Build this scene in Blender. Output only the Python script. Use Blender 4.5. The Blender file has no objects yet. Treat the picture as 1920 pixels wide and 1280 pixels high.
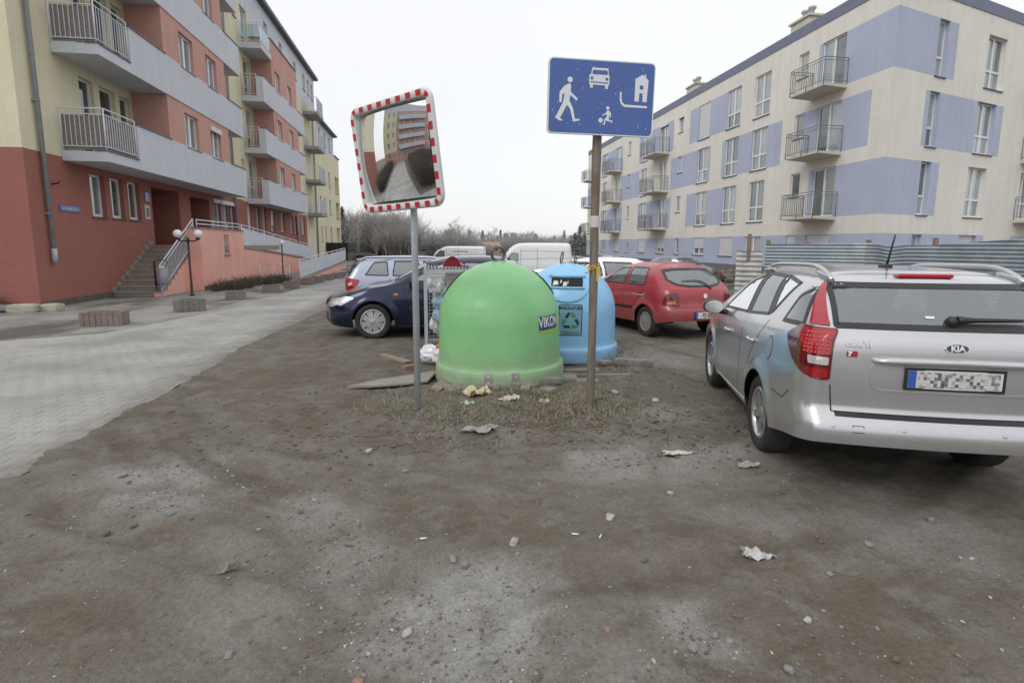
import bpy, bmesh, math, random
import numpy as np
from mathutils import Vector, Matrix
from mathutils.bvhtree import BVHTree
R = math.radians
random.seed(7)
rng = np.random.default_rng(11)
SC = bpy.context.scene
COL = SC.collection

# ---------------------------------------------------------------- camera
YAW, PITCH, ROLL, EYE = 0.15085, 0.14313, R(0.25), 1.67
def _cam():
    f = Vector((math.sin(YAW) * math.cos(PITCH), math.cos(YAW) * math.cos(PITCH), -math.sin(PITCH)))
    r = Vector((math.cos(YAW), -math.sin(YAW), 0))
    d = f.cross(r)
    c, s = math.cos(ROLL), math.sin(ROLL)
    r2 = r * c - d * s
    d2 = r * s + d * c
    m = Matrix((r2, -d2, -f)).transposed().to_4x4()
    m.translation = (0, 0, EYE)
    cd = bpy.data.cameras.new('camera')
    cd.sensor_width = 36
    cd.lens = 19.125
    cd.shift_y = -34 / 1920
    cd.clip_start = 0.05
    cd.clip_end = 3000
    o = bpy.data.objects.new('camera', cd)
    o.matrix_world = m
    COL.objects.link(o)
    SC.camera = o
_cam()

# ---------------------------------------------------------------- overcast sky, weak sun, exposure
W = bpy.data.worlds.new('World')
SC.world = W
W.use_nodes = True
def _sky():
    nt = W.node_tree
    nt.nodes.clear()
    N, L = nt.nodes.new, nt.links.new
    out = N('ShaderNodeOutputWorld')
    sky = N('ShaderNodeTexSky')
    sky.sky_type = 'NISHITA'
    sky.sun_disc = False
    sky.sun_elevation = R(40)
    sky.sun_rotation = R(230)
    b1 = N('ShaderNodeBackground')
    b1.inputs[1].default_value = 0.05
    hs = N('ShaderNodeHueSaturation')
    hs.inputs['Saturation'].default_value = 0.25
    L(sky.outputs[0], hs.inputs['Color'])
    L(hs.outputs[0], b1.inputs[0])
    # cloud deck: pale, brighter towards the zenith as under any overcast sky
    tc = N('ShaderNodeTexCoord')
    sp = N('ShaderNodeSeparateXYZ')
    L(tc.outputs['Generated'], sp.inputs[0])
    mr = N('ShaderNodeMapRange')
    mr.inputs[1].default_value = 0.0
    mr.inputs[2].default_value = 1.0
    mr.inputs[3].default_value = 0.64
    mr.inputs[4].default_value = 1.1
    L(sp.outputs[2], mr.inputs[0])
    ns = N('ShaderNodeTexNoise')
    ns.inputs['Scale'].default_value = 2.2
    ns.inputs['Detail'].default_value = 3
    L(tc.outputs['Generated'], ns.inputs['Vector'])
    m2 = N('ShaderNodeMapRange')
    m2.inputs[3].default_value = 0.95
    m2.inputs[4].default_value = 1.05
    L(ns.outputs[0], m2.inputs[0])
    mu = N('ShaderNodeMath')
    mu.operation = 'MULTIPLY'
    L(mr.outputs[0], mu.inputs[0])
    L(m2.outputs[0], mu.inputs[1])
    b2 = N('ShaderNodeBackground')
    b2.inputs[0].default_value = (0.985, 0.99, 1.0, 1)
    L(mu.outputs[0], b2.inputs[1])
    ad = N('ShaderNodeAddShader')
    L(b1.outputs[0], ad.inputs[0])
    L(b2.outputs[0], ad.inputs[1])
    L(ad.outputs[0], out.inputs[0])
_sky()
sd = bpy.data.lights.new('sun', 'SUN')
sd.energy = 0.9
sd.angle = R(25)
sd.color = (1.0, 0.97, 0.93)
so = bpy.data.objects.new('sun', sd)
so.rotation_euler = (R(50), 0, R(-50))
so.location = (0, -20, 60)
COL.objects.link(so)
vs = SC.view_settings
vs.view_transform = 'Standard'
vs.look = 'None'
vs.exposure = 0.0
vs.gamma = 1.0
vs.use_curve_mapping = False
SC.render.engine = 'CYCLES'
SC.cycles.max_bounces = 6
SC.cycles.transparent_max_bounces = 12

# ---------------------------------------------------------------- materials
def lin(c):
    return tuple((v / 12.92 if v <= 0.04045 else ((v + 0.055) / 1.055) ** 2.4) for v in c)
def rgb(r, g, b):
    return lin((r / 255, g / 255, b / 255))
MATS = {}
def M(name, col, rough=0.6, metal=0.0, var=0.08, scale=2.0, bump=0.0, bscale=40.0, coat=0.0, streak=0.0,
      dirt=None, spec=0.5, stretch=None, col2=None, c2scale=1.0, c2lo=0.45, c2hi=0.6, trans=0.0):
    """procedural material: base colour with two octaves of uneven tone, optional streaks, second colour and relief"""
    if name in MATS:
        return MATS[name]
    m = bpy.data.materials.new(name)
    m.use_nodes = True
    nt = m.node_tree
    N, L = nt.nodes.new, nt.links.new
    b = nt.nodes['Principled BSDF']
    b.inputs['Roughness'].default_value = rough
    b.inputs['Metallic'].default_value = metal
    b.inputs['Specular IOR Level'].default_value = spec
    b.inputs['Coat Weight'].default_value = coat
    b.inputs['Coat Roughness'].default_value = 0.06
    tc = N('ShaderNodeTexCoord')
    src = tc.outputs['Object']
    if stretch:
        mp = N('ShaderNodeMapping')
        mp.inputs['Scale'].default_value = stretch
        L(src, mp.inputs[0])
        src = mp.outputs[0]
    def noise(sc, det=4, vec=None, rough_=0.55):
        n = N('ShaderNodeTexNoise')
        n.inputs['Scale'].default_value = sc
        n.inputs['Detail'].default_value = det
        n.inputs['Roughness'].default_value = rough_
        L(vec or src, n.inputs['Vector'])
        return n.outputs[0]
    def mrange(v, a, b_, c, d):
        n = N('ShaderNodeMapRange')
        for i, q in enumerate((a, b_, c, d)):
            n.inputs[i + 1].default_value = q
        L(v, n.inputs[0])
        return n.outputs[0]
    def mix(fac, a, c, mode='MIX'):
        n = N('ShaderNodeMix')
        n.data_type = 'RGBA'
        n.blend_type = mode
        for s, v in ((n.inputs[0], fac), (n.inputs[6], a), (n.inputs[7], c)):
            if hasattr(v, 'links'):
                L(v, s)
            elif isinstance(v, (int, float)):
                s.default_value = v
            else:
                s.default_value = (*v[:3], 1)
        return n.outputs[2]
    c = col
    if col2 is not None:
        c = mix(mrange(noise(c2scale, 6), c2lo, c2hi, 0, 1), c, col2)
    if var > 0:
        v = mrange(noise(scale, 6), 0.3, 0.7, 1 - var, 1 + var)
        g = N('ShaderNodeCombineColor')
        for i in range(3):
            L(v, g.inputs[i])
        c = mix(1.0, c, g.outputs[0], 'MULTIPLY')
        v2 = mrange(noise(scale * 9, 3), 0.3, 0.7, 1 - var * 0.6, 1 + var * 0.6)
        g2 = N('ShaderNodeCombineColor')
        for i in range(3):
            L(v2, g2.inputs[i])
        c = mix(1.0, c, g2.outputs[0], 'MULTIPLY')
    if streak > 0:
        mp = N('ShaderNodeMapping')
        mp.inputs['Scale'].default_value = (2.2, 2.2, 0.16)
        L(tc.outputs['Object'], mp.inputs[0])
        s = mrange(noise(1.6, 5, mp.outputs[0]), 0.42, 0.75, 0, streak)
        c = mix(s, c, tuple(x * 0.45 for x in col))
    if dirt:   # dirt = (colour, z low, z high, amount): splashed mud with a ragged upper limit
        sp = N('ShaderNodeSeparateXYZ')
        L(tc.outputs['Object'], sp.inputs[0])
        ad = N('ShaderNodeMath')
        ad.operation = 'MULTIPLY_ADD'
        L(noise(6, 6), ad.inputs[0])
        ad.inputs[1].default_value = -0.5 * (dirt[2] - dirt[1]) * 2
        L(sp.outputs[2], ad.inputs[2])
        s = mrange(ad.outputs[0], dirt[1] - 0.5 * (dirt[2] - dirt[1]), dirt[2] - 0.5 * (dirt[2] - dirt[1]), dirt[3], 0)
        c = mix(s, c, dirt[0])
        rr = mrange(s, 0, 1, rough, 0.9)
        L(rr, b.inputs['Roughness'])
    if hasattr(c, 'links'):
        L(c, b.inputs['Base Color'])
    else:
        b.inputs['Base Color'].default_value = (*c, 1)
    if bump > 0:
        bp = N('ShaderNodeBump')
        bp.inputs['Strength'].default_value = bump
        bp.inputs['Distance'].default_value = 0.01
        L(noise(bscale, 4), bp.inputs['Height'])
        L(bp.outputs[0], b.inputs['Normal'])
    MATS[name] = m
    return m
def glass(name, tint, gloss=0.12, rough=0.02, haze=0.0, hazecol=(0.4, 0.42, 0.43)):
    """thin window glass: tinted see-through plus a mirror reflection by angle, some dust"""
    if name in MATS:
        return MATS[name]
    m = bpy.data.materials.new(name)
    m.use_nodes = True
    nt = m.node_tree
    nt.nodes.clear()
    N, L = nt.nodes.new, nt.links.new
    out = N('ShaderNodeOutputMaterial')
    tr = N('ShaderNodeBsdfTransparent')
    tr.inputs[0].default_value = (*tint, 1)
    gl = N('ShaderNodeBsdfGlossy')
    gl.inputs['Roughness'].default_value = rough
    gl.inputs[0].default_value = (0.95, 0.97, 1, 1)
    df = N('ShaderNodeBsdfDiffuse')
    df.inputs[0].default_value = (*hazecol, 1)
    lw = N('ShaderNodeLayerWeight')
    lw.inputs[0].default_value = 0.35
    mr = N('ShaderNodeMapRange')
    mr.inputs[3].default_value = gloss
    mr.inputs[4].default_value = 0.85
    L(lw.outputs['Fresnel'], mr.inputs[0])
    m0 = N('ShaderNodeMixShader')
    m0.inputs[0].default_value = haze
    L(tr.outputs[0], m0.inputs[1])
    L(df.outputs[0], m0.inputs[2])
    mx = N('ShaderNodeMixShader')
    L(mr.outputs[0], mx.inputs[0])
    L(m0.outputs[0], mx.inputs[1])
    L(gl.outputs[0], mx.inputs[2])
    L(mx.outputs[0], out.inputs[0])
    MATS[name] = m
    return m

# ---------------------------------------------------------------- mesh helpers
class MB:
    """collects shapes; build() links them as ONE mesh object"""
    def __init__(s):
        s.v, s.f, s.m, s.sm = [], [], [], []
    def add(s, vs_, fs, mi=0, sm=False):
        o = len(s.v)
        s.v += [tuple(p) for p in vs_]
        for f in fs:
            s.f.append(tuple(i + o for i in f))
            s.m.append(mi)
            s.sm.append(sm)
        return s
    def box(s, x0, x1, y0, y1, z0, z1, mi=0, mtx=None):
        p = [Vector((x, y, z)) for x in (x0, x1) for y in (y0, y1) for z in (z0, z1)]
        if mtx is not None:
            p = [mtx @ q for q in p]
        return s.add(p, [(0, 1, 3, 2), (4, 6, 7, 5), (0, 4, 5, 1), (2, 3, 7, 6), (0, 2, 6, 4), (1, 5, 7, 3)], mi)
    def bbox(s, x0, x1, y0, y1, z0, z1, b=0.01, mi=0, mtx=None, sm=False):
        """chamfered box"""
        b = min(b, 0.49 * (x1 - x0), 0.49 * (y1 - y0), 0.49 * (z1 - z0))
        vs_, idx = [], {}
        for X, sx in ((x0, 1), (x1, -1)):
            for Y, sy in ((y0, 1), (y1, -1)):
                for Z, sz in ((z0, 1), (z1, -1)):
                    for ax in range(3):
                        p = [X + sx * b, Y + sy * b, Z + sz * b]
                        p[ax] = (X, Y, Z)[ax]
                        idx[(sx, sy, sz, ax)] = len(vs_)
                        vs_.append(Vector(p))
        fs = []
        for a in (1, -1):
            for ax in range(3):
                o = [i for i in range(3) if i != ax]
                q = []
                for u, w in ((1, 1), (-1, 1), (-1, -1), (1, -1)):
                    k = [0, 0, 0]
                    k[ax], k[o[0]], k[o[1]] = a, u, w
                    q.append(idx[(*k, ax)])
                fs.append(tuple(q))
            for c in (1, -1):
                for ax in range(3):      # edge along ax
                    o = [i for i in range(3) if i != ax]
                    q = []
                    for e, fa in ((1, o[0]), (-1, o[0]), (-1, o[1]), (1, o[1])):
                        k = [0, 0, 0]
                        k[ax], k[o[0]], k[o[1]] = e, a, c
                        q.append(idx[(*k, fa)])
                    fs.append(tuple(q))
        for sx in (1, -1):
            for sy in (1, -1):
                for sz in (1, -1):
                    fs.append(tuple(idx[(sx, sy, sz, a)] for a in range(3)))
        if mtx is not None:
            vs_ = [mtx @ q for q in vs_]
        return s.add(vs_, fs, mi, sm)
    def tube(s, pts, r, n=8, mi=0, caps=True, sm=True):
        pts = [Vector(p) for p in pts]
        rs = r if isinstance(r, (list, tuple)) else [r] * len(pts)
        up = Vector((0, 0, 1))
        vs_, fs = [], []
        last = None
        for i, p in enumerate(pts):
            t = (pts[min(i + 1, len(pts) - 1)] - pts[max(i - 1, 0)])
            t = t.normalized() if t.length > 1e-9 else Vector((0, 0, 1))
            if last is None:
                a = t.cross(up) if abs(t.z) < 0.95 else t.cross(Vector((1, 0, 0)))
            else:
                a = last - t * last.dot(t)
            a.normalize()
            last = a
            b = t.cross(a)
            for k in range(n):
                w = 2 * math.pi * k / n
                vs_.append(p + (a * math.cos(w) + b * math.sin(w)) * rs[i])
        for i in range(len(pts) - 1):
            for k in range(n):
                fs.append((i * n + k, i * n + (k + 1) % n, (i + 1) * n + (k + 1) % n, (i + 1) * n + k))
        s.add(vs_, fs, mi, sm)
        if caps:
            o = len(s.v) - len(vs_)
            s.f.append(tuple(o + k for k in range(n))[::-1]); s.m.append(mi); s.sm.append(False)
            s.f.append(tuple(o + (len(pts) - 1) * n + k for k in range(n))); s.m.append(mi); s.sm.append(False)
        return s
    def lathe(s, prof, n=32, mi=0, mtx=None, sm=True, a0=0, a1=2 * math.pi):
        """prof: (r, z) list, about local z"""
        full = abs(a1 - a0 - 2 * math.pi) < 1e-6
        cols = n if full else n + 1
        vs_ = []
        for r_, z in prof:
            for k in range(cols):
                w = a0 + (a1 - a0) * k / n
                p = Vector((r_ * math.cos(w), r_ * math.sin(w), z))
                vs_.append(mtx @ p if mtx is not None else p)
        fs = []
        for i in range(len(prof) - 1):
            for k in range(n):
                k2 = (k + 1) % cols
                fs.append((i * cols + k, i * cols + k2, (i + 1) * cols + k2, (i + 1) * cols + k))
        return s.add(vs_, fs, mi, sm)
    def prism(s, poly, d0, d1, fn, mi=0):
        """poly of (u, v); fn(u, v, d) -> xyz; closed slab between depths d0 and d1"""
        n = len(poly)
        vs_ = [fn(u, v, d0) for u, v in poly] + [fn(u, v, d1) for u, v in poly]
        fs = [tuple(range(n))[::-1], tuple(range(n, 2 * n))] + [(i, (i + 1) % n, n + (i + 1) % n, n + i) for i in range(n)]
        return s.add(vs_, fs, mi)
    def quad(s, a, b, c, d, mi=0):
        return s.add([a, b, c, d], [(0, 1, 2, 3)], mi)
    def mesh(s, name, mats):
        me = bpy.data.meshes.new(name)
        me.from_pydata(s.v, [], s.f)
        for m in (mats if isinstance(mats, (list, tuple)) else [mats]):
            me.materials.append(m)
        me.polygons.foreach_set('material_index', s.m)
        me.polygons.foreach_set('use_smooth', s.sm)
        me.update()
        return me
    def build(s, name, mats, parent=None, fix=True):
        me = s.mesh(name, mats)
        if fix:
            bm = bmesh.new()
            bm.from_mesh(me)
            bmesh.ops.recalc_face_normals(bm, faces=bm.faces)
            bm.to_mesh(me)
            bm.free()
        return obj(name, me, parent)
def obj(name, me, parent=None):
    o = bpy.data.objects.new(name, me)
    COL.objects.link(o)
    if parent is not None:
        o.parent = parent
    return o
def thing(name, label, cat, loc=(0, 0, 0), rz=0.0, group=None, rot=None):
    o = bpy.data.objects.new(name, None)
    COL.objects.link(o)
    o.empty_display_size = 0.2
    o.location = loc
    o.rotation_euler = rot if rot is not None else (0, 0, rz)
    return tag(o, label, cat, group)
def tag(o, label, cat, group=None, kind=None):
    o['label'] = label
    o['category'] = cat
    if group:
        o['group'] = group
    if kind:
        o['kind'] = kind
    return o
def struct(o):
    o['kind'] = 'structure'
    return o
def copy_tree(o, parent=None):
    c = o.copy()
    COL.objects.link(c)
    c.parent = parent
    for ch in list(o.children):
        copy_tree(ch, c)
    return c
def text_geo(txt, size, bold=0.0, sx=1.0):
    """flat lettering: verts (u, v) centred on 0, faces"""
    cu = bpy.data.curves.new('t', 'FONT')
    cu.body = txt
    cu.size = size
    cu.offset = bold
    cu.align_x = 'CENTER'
    cu.align_y = 'CENTER'
    cu.resolution_u = 3
    o = bpy.data.objects.new('t', cu)
    COL.objects.link(o)
    bpy.context.view_layer.update()
    dg = bpy.context.evaluated_depsgraph_get()
    me = bpy.data.meshes.new_from_object(o.evaluated_get(dg))
    vs_ = [(v.co.x * sx, v.co.y) for v in me.vertices]
    fs = [tuple(p.vertices) for p in me.polygons]
    bpy.data.objects.remove(o)
    bpy.data.curves.remove(cu)
    bpy.data.meshes.remove(me)
    return vs_, fs
def fbm(x, y, scale, octs=4, seed=0):
    """value noise fbm on numpy arrays, -1..1"""
    r = np.random.default_rng(seed)
    tab = r.random((256, 256)) * 2 - 1
    out = np.zeros_like(x, dtype=float)
    a, tot = 1.0, 0.0
    for o in range(octs):
        u, v = x * scale + 17.3 * o, y * scale - 9.1 * o
        i, j = np.floor(u).astype(int), np.floor(v).astype(int)
        fu, fv = u - i, v - j
        fu, fv = fu * fu * (3 - 2 * fu), fv * fv * (3 - 2 * fv)
        g = lambda p, q: tab[p % 256, q % 256]
        out += a * ((g(i, j) * (1 - fu) + g(i + 1, j) * fu) * (1 - fv) + (g(i, j + 1) * (1 - fu) + g(i + 1, j + 1) * fu) * fv)
        tot += a
        a *= 0.55
        scale *= 2.03
    return out / tot
def sstep(a, b, x):
    t = np.clip((x - a) / (b - a), 0, 1)
    return t * t * (3 - 2 * t)
def interp(tab, x):
    if x <= tab[0][0]:
        return tab[0][1]
    for (a, p), (b, q) in zip(tab, tab[1:]):
        if x <= b:
            t = (x - a) / (b - a)
            return p + (q - p) * t
    return tab[-1][1]
def smooth_interp(tab):
    """monotone cubic through the table"""
    xs = [t[0] for t in tab]
    ys = [t[1] for t in tab]
    n = len(xs)
    d = [(ys[i + 1] - ys[i]) / (xs[i + 1] - xs[i]) for i in range(n - 1)]
    m = [d[0]] + [0 if d[i - 1] * d[i] <= 0 else 2 * d[i - 1] * d[i] / (d[i - 1] + d[i]) for i in range(1, n - 1)] + [d[-1]]
    def f(x):
        if x <= xs[0]:
            return ys[0]
        if x >= xs[-1]:
            return ys[-1]
        for i in range(n - 1):
            if x <= xs[i + 1]:
                h = xs[i + 1] - xs[i]
                t = (x - xs[i]) / h
                return ((2 * t ** 3 - 3 * t * t + 1) * ys[i] + (t ** 3 - 2 * t * t + t) * h * m[i]
                        + (-2 * t ** 3 + 3 * t * t) * ys[i + 1] + (t ** 3 - t * t) * h * m[i + 1])
    return f
def rounded(poly, r, seg=4):
    out = []
    n = len(poly)
    for i in range(n):
        p = Vector(poly[i]).to_2d() if len(poly[i]) > 2 else Vector(poly[i])
        a, b = Vector(poly[i - 1]), Vector(poly[(i + 1) % n])
        rr = min(r, 0.45 * (a - p).length, 0.45 * (b - p).length)
        q0, q1 = p + (a - p).normalized() * rr, p + (b - p).normalized() * rr
        for k in range(seg + 1):
            t = k / seg
            out.append(tuple(q0 * (1 - t) ** 2 + p * 2 * t * (1 - t) + q1 * t * t))
    return out
def inset(poly, w):
    """offset a simple polygon inwards"""
    n = len(poly)
    ar = sum(poly[i][0] * poly[(i + 1) % n][1] - poly[(i + 1) % n][0] * poly[i][1] for i in range(n))
    s = 1 if ar > 0 else -1
    out = []
    for i in range(n):
        a, p, b = Vector(poly[i - 1]), Vector(poly[i]), Vector(poly[(i + 1) % n])
        e0, e1 = (p - a), (b - p)
        n0 = Vector((-e0.y, e0.x)).normalized() * s if e0.length > 1e-9 else Vector((0, 0))
        n1 = Vector((-e1.y, e1.x)).normalized() * s if e1.length > 1e-9 else Vector((0, 0))
        m = n0 + n1
        if m.length < 1e-6:
            m = n0
        m.normalize()
        c = max(0.5, m.dot(n0))
        out.append(tuple(p + m * w / c))
    return out
def inside(poly, x, y):
    c = False
    n = len(poly)
    j = n - 1
    for i in range(n):
        xi, yi = poly[i]
        xj, yj = poly[j]
        if (yi > y) != (yj > y) and x < (xj - xi) * (y - yi) / (yj - yi) + xi:
            c = not c
        j = i
    return c
# ---------------------------------------------------------------- shared materials
m_white = M('white_frame', (0.72, 0.73, 0.74), 0.4, var=0.04)
m_dark = M('dark_void', (0.012, 0.012, 0.013), 0.8, var=0)
m_black = M('black_plastic', (0.02, 0.02, 0.022), 0.45, var=0.1)
m_rubber = M('tyre_rubber', (0.022, 0.021, 0.02), 0.8, var=0.25, scale=8, dirt=(rgb(78, 73, 67), 0.0, 0.4, 0.22))
m_galv = M('galvanised_steel', rgb(166, 172, 176), 0.5, 0.0, var=0.12, scale=9)
m_pane = M('window_pane', rgb(116, 127, 132), 0.04, 0.0, var=0.25, scale=0.9, coat=1.0, spec=1.0)  # pale base: the reflected sky is put into the pane colour
m_pane_dk = M('dark_pane', rgb(46, 50, 54), 0.05, 0.0, var=0.3, scale=0.9, coat=0.9, spec=0.8)
m_sill = M('grey_sill', rgb(84, 82, 84), 0.5, 0.3, var=0.1)
m_shutter = M('white_roller_shutter', rgb(205, 205, 208), 0.5, var=0.04)
m_conc = M('concrete', rgb(128, 124, 118), 0.9, var=0.2, scale=3, bump=0.5, bscale=60)
m_rail = M('painted_rail', rgb(206, 212, 221), 0.5, 0.0, var=0.08, scale=5)

# ---------------------------------------------------------------- the ground
def terrain(x, y):
    """yard falls away behind the parked cars, between the road and the new building"""
    x, y = np.asarray(x, float), np.asarray(y, float)
    return -0.75 * sstep(11.5, 23, y) * sstep(-3.2, 1.0, x) * (1 - sstep(8.5, 16.5, x) * (1 - sstep(62, 75, y)))
def gz(x, y):
    return float(terrain(x, y))
def road_edge(y):
    return np.interp(y, [-30, 2, 4, 9, 16.2, 28, 60], [-2.95, -2.95, -2.95, -2.98, -2.55, -2.45, -2.4])
def road_left(y):
    return np.interp(y, [-30, 4.8, 5.0, 8.6, 9.2, 11.2, 14.8, 20, 24.7, 29, 60], [-6.2, -6.2, -60, -60, -9.4, -6.0, -5.2, -5.0, -4.7, -4.35, -4.3])
PALE = [(0.04, 2.4, .42, 1), (0.12, 2.1, .35, 1), (-1.87, 4.14, .38, .9), (-.64, 3.35, .35, .55), (-.26, 2.18, .22, .7), (2.14, 3.8, .45, .7),
        (1.4, 3.92, .4, .8), (-1.76, 3.6, .3, .7), (2.87, 2.65, .5, .45), (-.49, 2.8, .3, .5), (1.11, 1.97, .18, .8), (.38, 1.9, .25, .4),
        (2.3, 4.9, .4, .4), (4.0, 6.4, .7, .4), (3.2, 7.4, .8, .5), (-1.2, 3.1, .3, .35), (1.9, 3.0, .35, .35), (.7, 1.6, .3, .4), (-.9, 2.5, .3, .45)]
DARK = [(-1.2, 3.18, .28, .7), (.81, 2.6, .3, .6), (1.15, 2.25, .3, .6), (-1.5, 2.6, .35, .6), (1.68, 1.76, .35, .5), (-1.0, 5.7, .8, .7),
        (-1.7, 7.2, .8, .7), (-.3, 7.6, .9, .6), (-.2, 3.2, .25, .5), (2.6, 5.6, .6, .4), (-.5, 1.9, .3, .4), (1.6, 2.6, .3, .4), (-2.3, 4.9, .3, .5)]
def build_ground():
    def axis(dense0, dense1, step, lo, hi, g=1.12):
        a = list(np.arange(dense0, dense1, step))
        x, s = a[-1], step
        while x < hi:
            s *= g
            x += s
            a.append(x)
        x, s = a[0], step
        pre = []
        while x > lo:
            s *= g
            x -= s
            pre.append(x)
        return np.array(pre[::-1] + a)
    xs = axis(-3.2, 4.2, 0.035, -900, 900)
    ys = axis(1.2, 7.0, 0.035, -300, 1500)
    X, Y = np.meshgrid(xs, ys)
    Z = terrain(X, Y)
    near = (1 - sstep(9, 16, np.abs(Y - 2))) * (1 - sstep(8, 16, np.abs(X)))
    rel = 0.034 * fbm(X, Y, 0.9, 4, 1) + 0.02 * fbm(X, Y, 4.0, 4, 2) + 0.010 * np.abs(fbm(X, Y, 13.0, 3, 3))
    # hump of soil, roots and rubble round the two poles
    hump = 0.10 * np.exp(-(((X - 0.8) / 1.35) ** 2 + ((Y - 5.45) / 0.8) ** 2)) * (1 + 0.5 * fbm(X, Y, 2.2, 4, 51)) + 0.03 * np.exp(-(((X - 0.8) / 1.7) ** 2 + ((Y - 5.3) / 1.0) ** 2)) * fbm(X, Y, 8, 3, 52)
    hump += 0.05 * np.exp(-(((X - 2.7) / 0.6) ** 2 + ((Y - 7.0) / 0.5) ** 2))
    # wheel ruts curving past the bins
    rut = np.zeros_like(X)
    for off in (0.0, 1.35):
        cx, cy, rad = 0.9, 7.6, 3.75 + off
        d = np.sqrt((X - cx) ** 2 + (Y - cy) ** 2) - rad
        m = (Y < 6.8)
        tread = 1 + 0.35 * np.sin(np.arctan2(Y - cy, X - cx) * rad * 55)
        rut += m * (-0.034 * np.exp(-(d / 0.1) ** 2) * tread + 0.024 * np.exp(-((np.abs(d) - 0.19) / 0.07) ** 2))
    # compacted lanes where cars swing round the island: streaks that follow the turn
    rr_ = np.hypot(X - 0.9, (Y - 6.6) * 1.05)
    th_ = np.arctan2(Y - 6.6, X - 0.9)
    lane = sstep(1.7, 2.3, rr_) * (1 - sstep(4.6, 6.0, rr_)) * (Y < 9) * (1 - 0.5 * sstep(6, 9, Y))
    wob = 0.75 * fbm(X, Y, 0.45, 3, 31)
    streak = fbm((rr_ + wob) * 5.5, th_ * 1.3 + 40, 1.0, 4, 33) * 1.5 * lane * (0.42 + 0.58 * sstep(-0.2, 0.3, fbm(X, Y, 0.55, 3, 39)))
    far_lane = (1 - sstep(3.4, 4.4, Y)) * (1 - lane)
    streak += fbm((X * 0.9 + Y * 0.45) * 1.4 + 9, (Y - 0.4 * X) * 6.0, 1.0, 4, 35) * 0.8 * far_lane
    streak = np.clip(streak, -1, 1)
    rel = rel + 0.013 * streak
    mound = 0.55 * np.exp(-(((X - 13.6) / 1.6) ** 2 + ((Y - 22.5) / 2.6) ** 2)) * (1 + 0.5 * fbm(X, Y, 1.1, 4, 8))
    rel = (rel + hump + rut * (0.6 + 0.6 * fbm(X, Y, 1.3, 2, 6))) * near + mound
    e = road_edge(Y)
    on = sstep(-0.02, -0.24, X - e + 0.03 * fbm(X, Y, 1.7, 2, 4) + 0.05 * fbm(X, Y, 14, 3, 44))
    rel = rel * (1 - on) + (-0.045) * on
    rel = np.where((X > e) & (X < e + 0.25), rel * 0.8 + 0.006, rel)
    Z = Z + rel
    ny, nx = X.shape
    idx = np.arange(nx * ny).reshape(ny, nx)
    quads = np.stack([idx[:-1, :-1], idx[:-1, 1:], idx[1:, 1:], idx[1:, :-1]], -1).reshape(-1, 4)
    me = bpy.data.meshes.new('ground')
    me.vertices.add(nx * ny)
    me.vertices.foreach_set('co', np.stack([X, Y, Z], -1).ravel())
    me.loops.add(quads.size)
    me.loops.foreach_set('vertex_index', quads.ravel())
    me.polygons.add(len(quads))
    me.polygons.foreach_set('loop_start', np.arange(0, quads.size, 4))
    me.update(calc_edges=True)
    me.polygons.foreach_set('use_smooth', [True] * len(quads))
    wx, wy = X + 0.35 * fbm(X, Y, 1.4, 3, 21), Y + 0.35 * fbm(X, Y, 1.4, 3, 22)
    for nm, tab in (('pale', PALE), ('dark', DARK)):
        A = np.zeros_like(X)
        for px, py, r_, a in tab:
            A = np.maximum(A, a * np.exp(-(((wx - px) / r_) ** 2 + ((wy - py) / (r_ * 0.8)) ** 2) ** 1.6))
        at = me.attributes.new(nm, 'FLOAT', 'POINT')
        at.data.foreach_set('value', A.ravel().astype(np.float32))
    at = me.attributes.new('streak', 'FLOAT', 'POINT')
    at.data.foreach_set('value', streak.ravel().astype(np.float32))
    o = struct(obj('ground', me))
    m = bpy.data.materials.new('bare_dirt')
    m.use_nodes = True
    nt = m.node_tree
    N, L = nt.nodes.new, nt.links.new
    b = nt.nodes['Principled BSDF']
    tc = N('ShaderNodeTexCoord')
    def noise(sc, det=5, rg=0.6):
        n = N('ShaderNodeTexNoise')
        n.inputs['Scale'].default_value = sc
        n.inputs['Detail'].default_value = det
        n.inputs['Roughness'].default_value = rg
        L(tc.outputs['Object'], n.inputs['Vector'])
        return n.outputs[0]
    def mr(v, a, b_, c=0.0, d=1.0):
        n = N('ShaderNodeMapRange')
        for i, q in enumerate((a, b_, c, d)):
            n.inputs[i + 1].default_value = q
        L(v, n.inputs[0])
        return n.outputs[0]
    def mix(f, a, c, mode='MIX'):
        n = N('ShaderNodeMix')
        n.data_type = 'RGBA'
        n.blend_type = mode
        for s, v in ((n.inputs[0], f), (n.inputs[6], a), (n.inputs[7], c)):
            if hasattr(v, 'links'):
                L(v, s)
            elif isinstance(v, (int, float)):
                s.default_value = v
            else:
                s.default_value = (*v[:3], 1)
        return n.outputs[2]
    def math_(op, a, c):
        n = N('ShaderNodeMath')
        n.operation = op
        for s, v in ((n.inputs[0], a), (n.inputs[1], c)):
            if hasattr(v, 'links'):
                L(v, s)
            else:
                s.default_value = v
        return n.outputs[0]
    def att(nm):
        n = N('ShaderNodeAttribute')
        n.attribute_name = nm
        return n.outputs['Fac']
    base = mix(mr(noise(1.3, 6), 0.40, 0.60), rgb(105, 97, 86), rgb(114, 109, 100))
    base = mix(mr(noise(3.3, 6, 0.65), 0.47, 0.60), base, rgb(120, 116, 109))
    base = mix(mr(noise(2.6, 6, 0.62), 0.53, 0.64, 0, 0.9), base, rgb(98, 89, 78))
    base = mix(mr(noise(6.5, 6, 0.7), 0.56, 0.68, 0, 0.7), base, rgb(90, 83, 75))
    dk = math_('MULTIPLY', att('dark'), mr(noise(5, 5), 0.25, 0.6))
    base = mix(dk, base, rgb(94, 84, 73))
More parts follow.
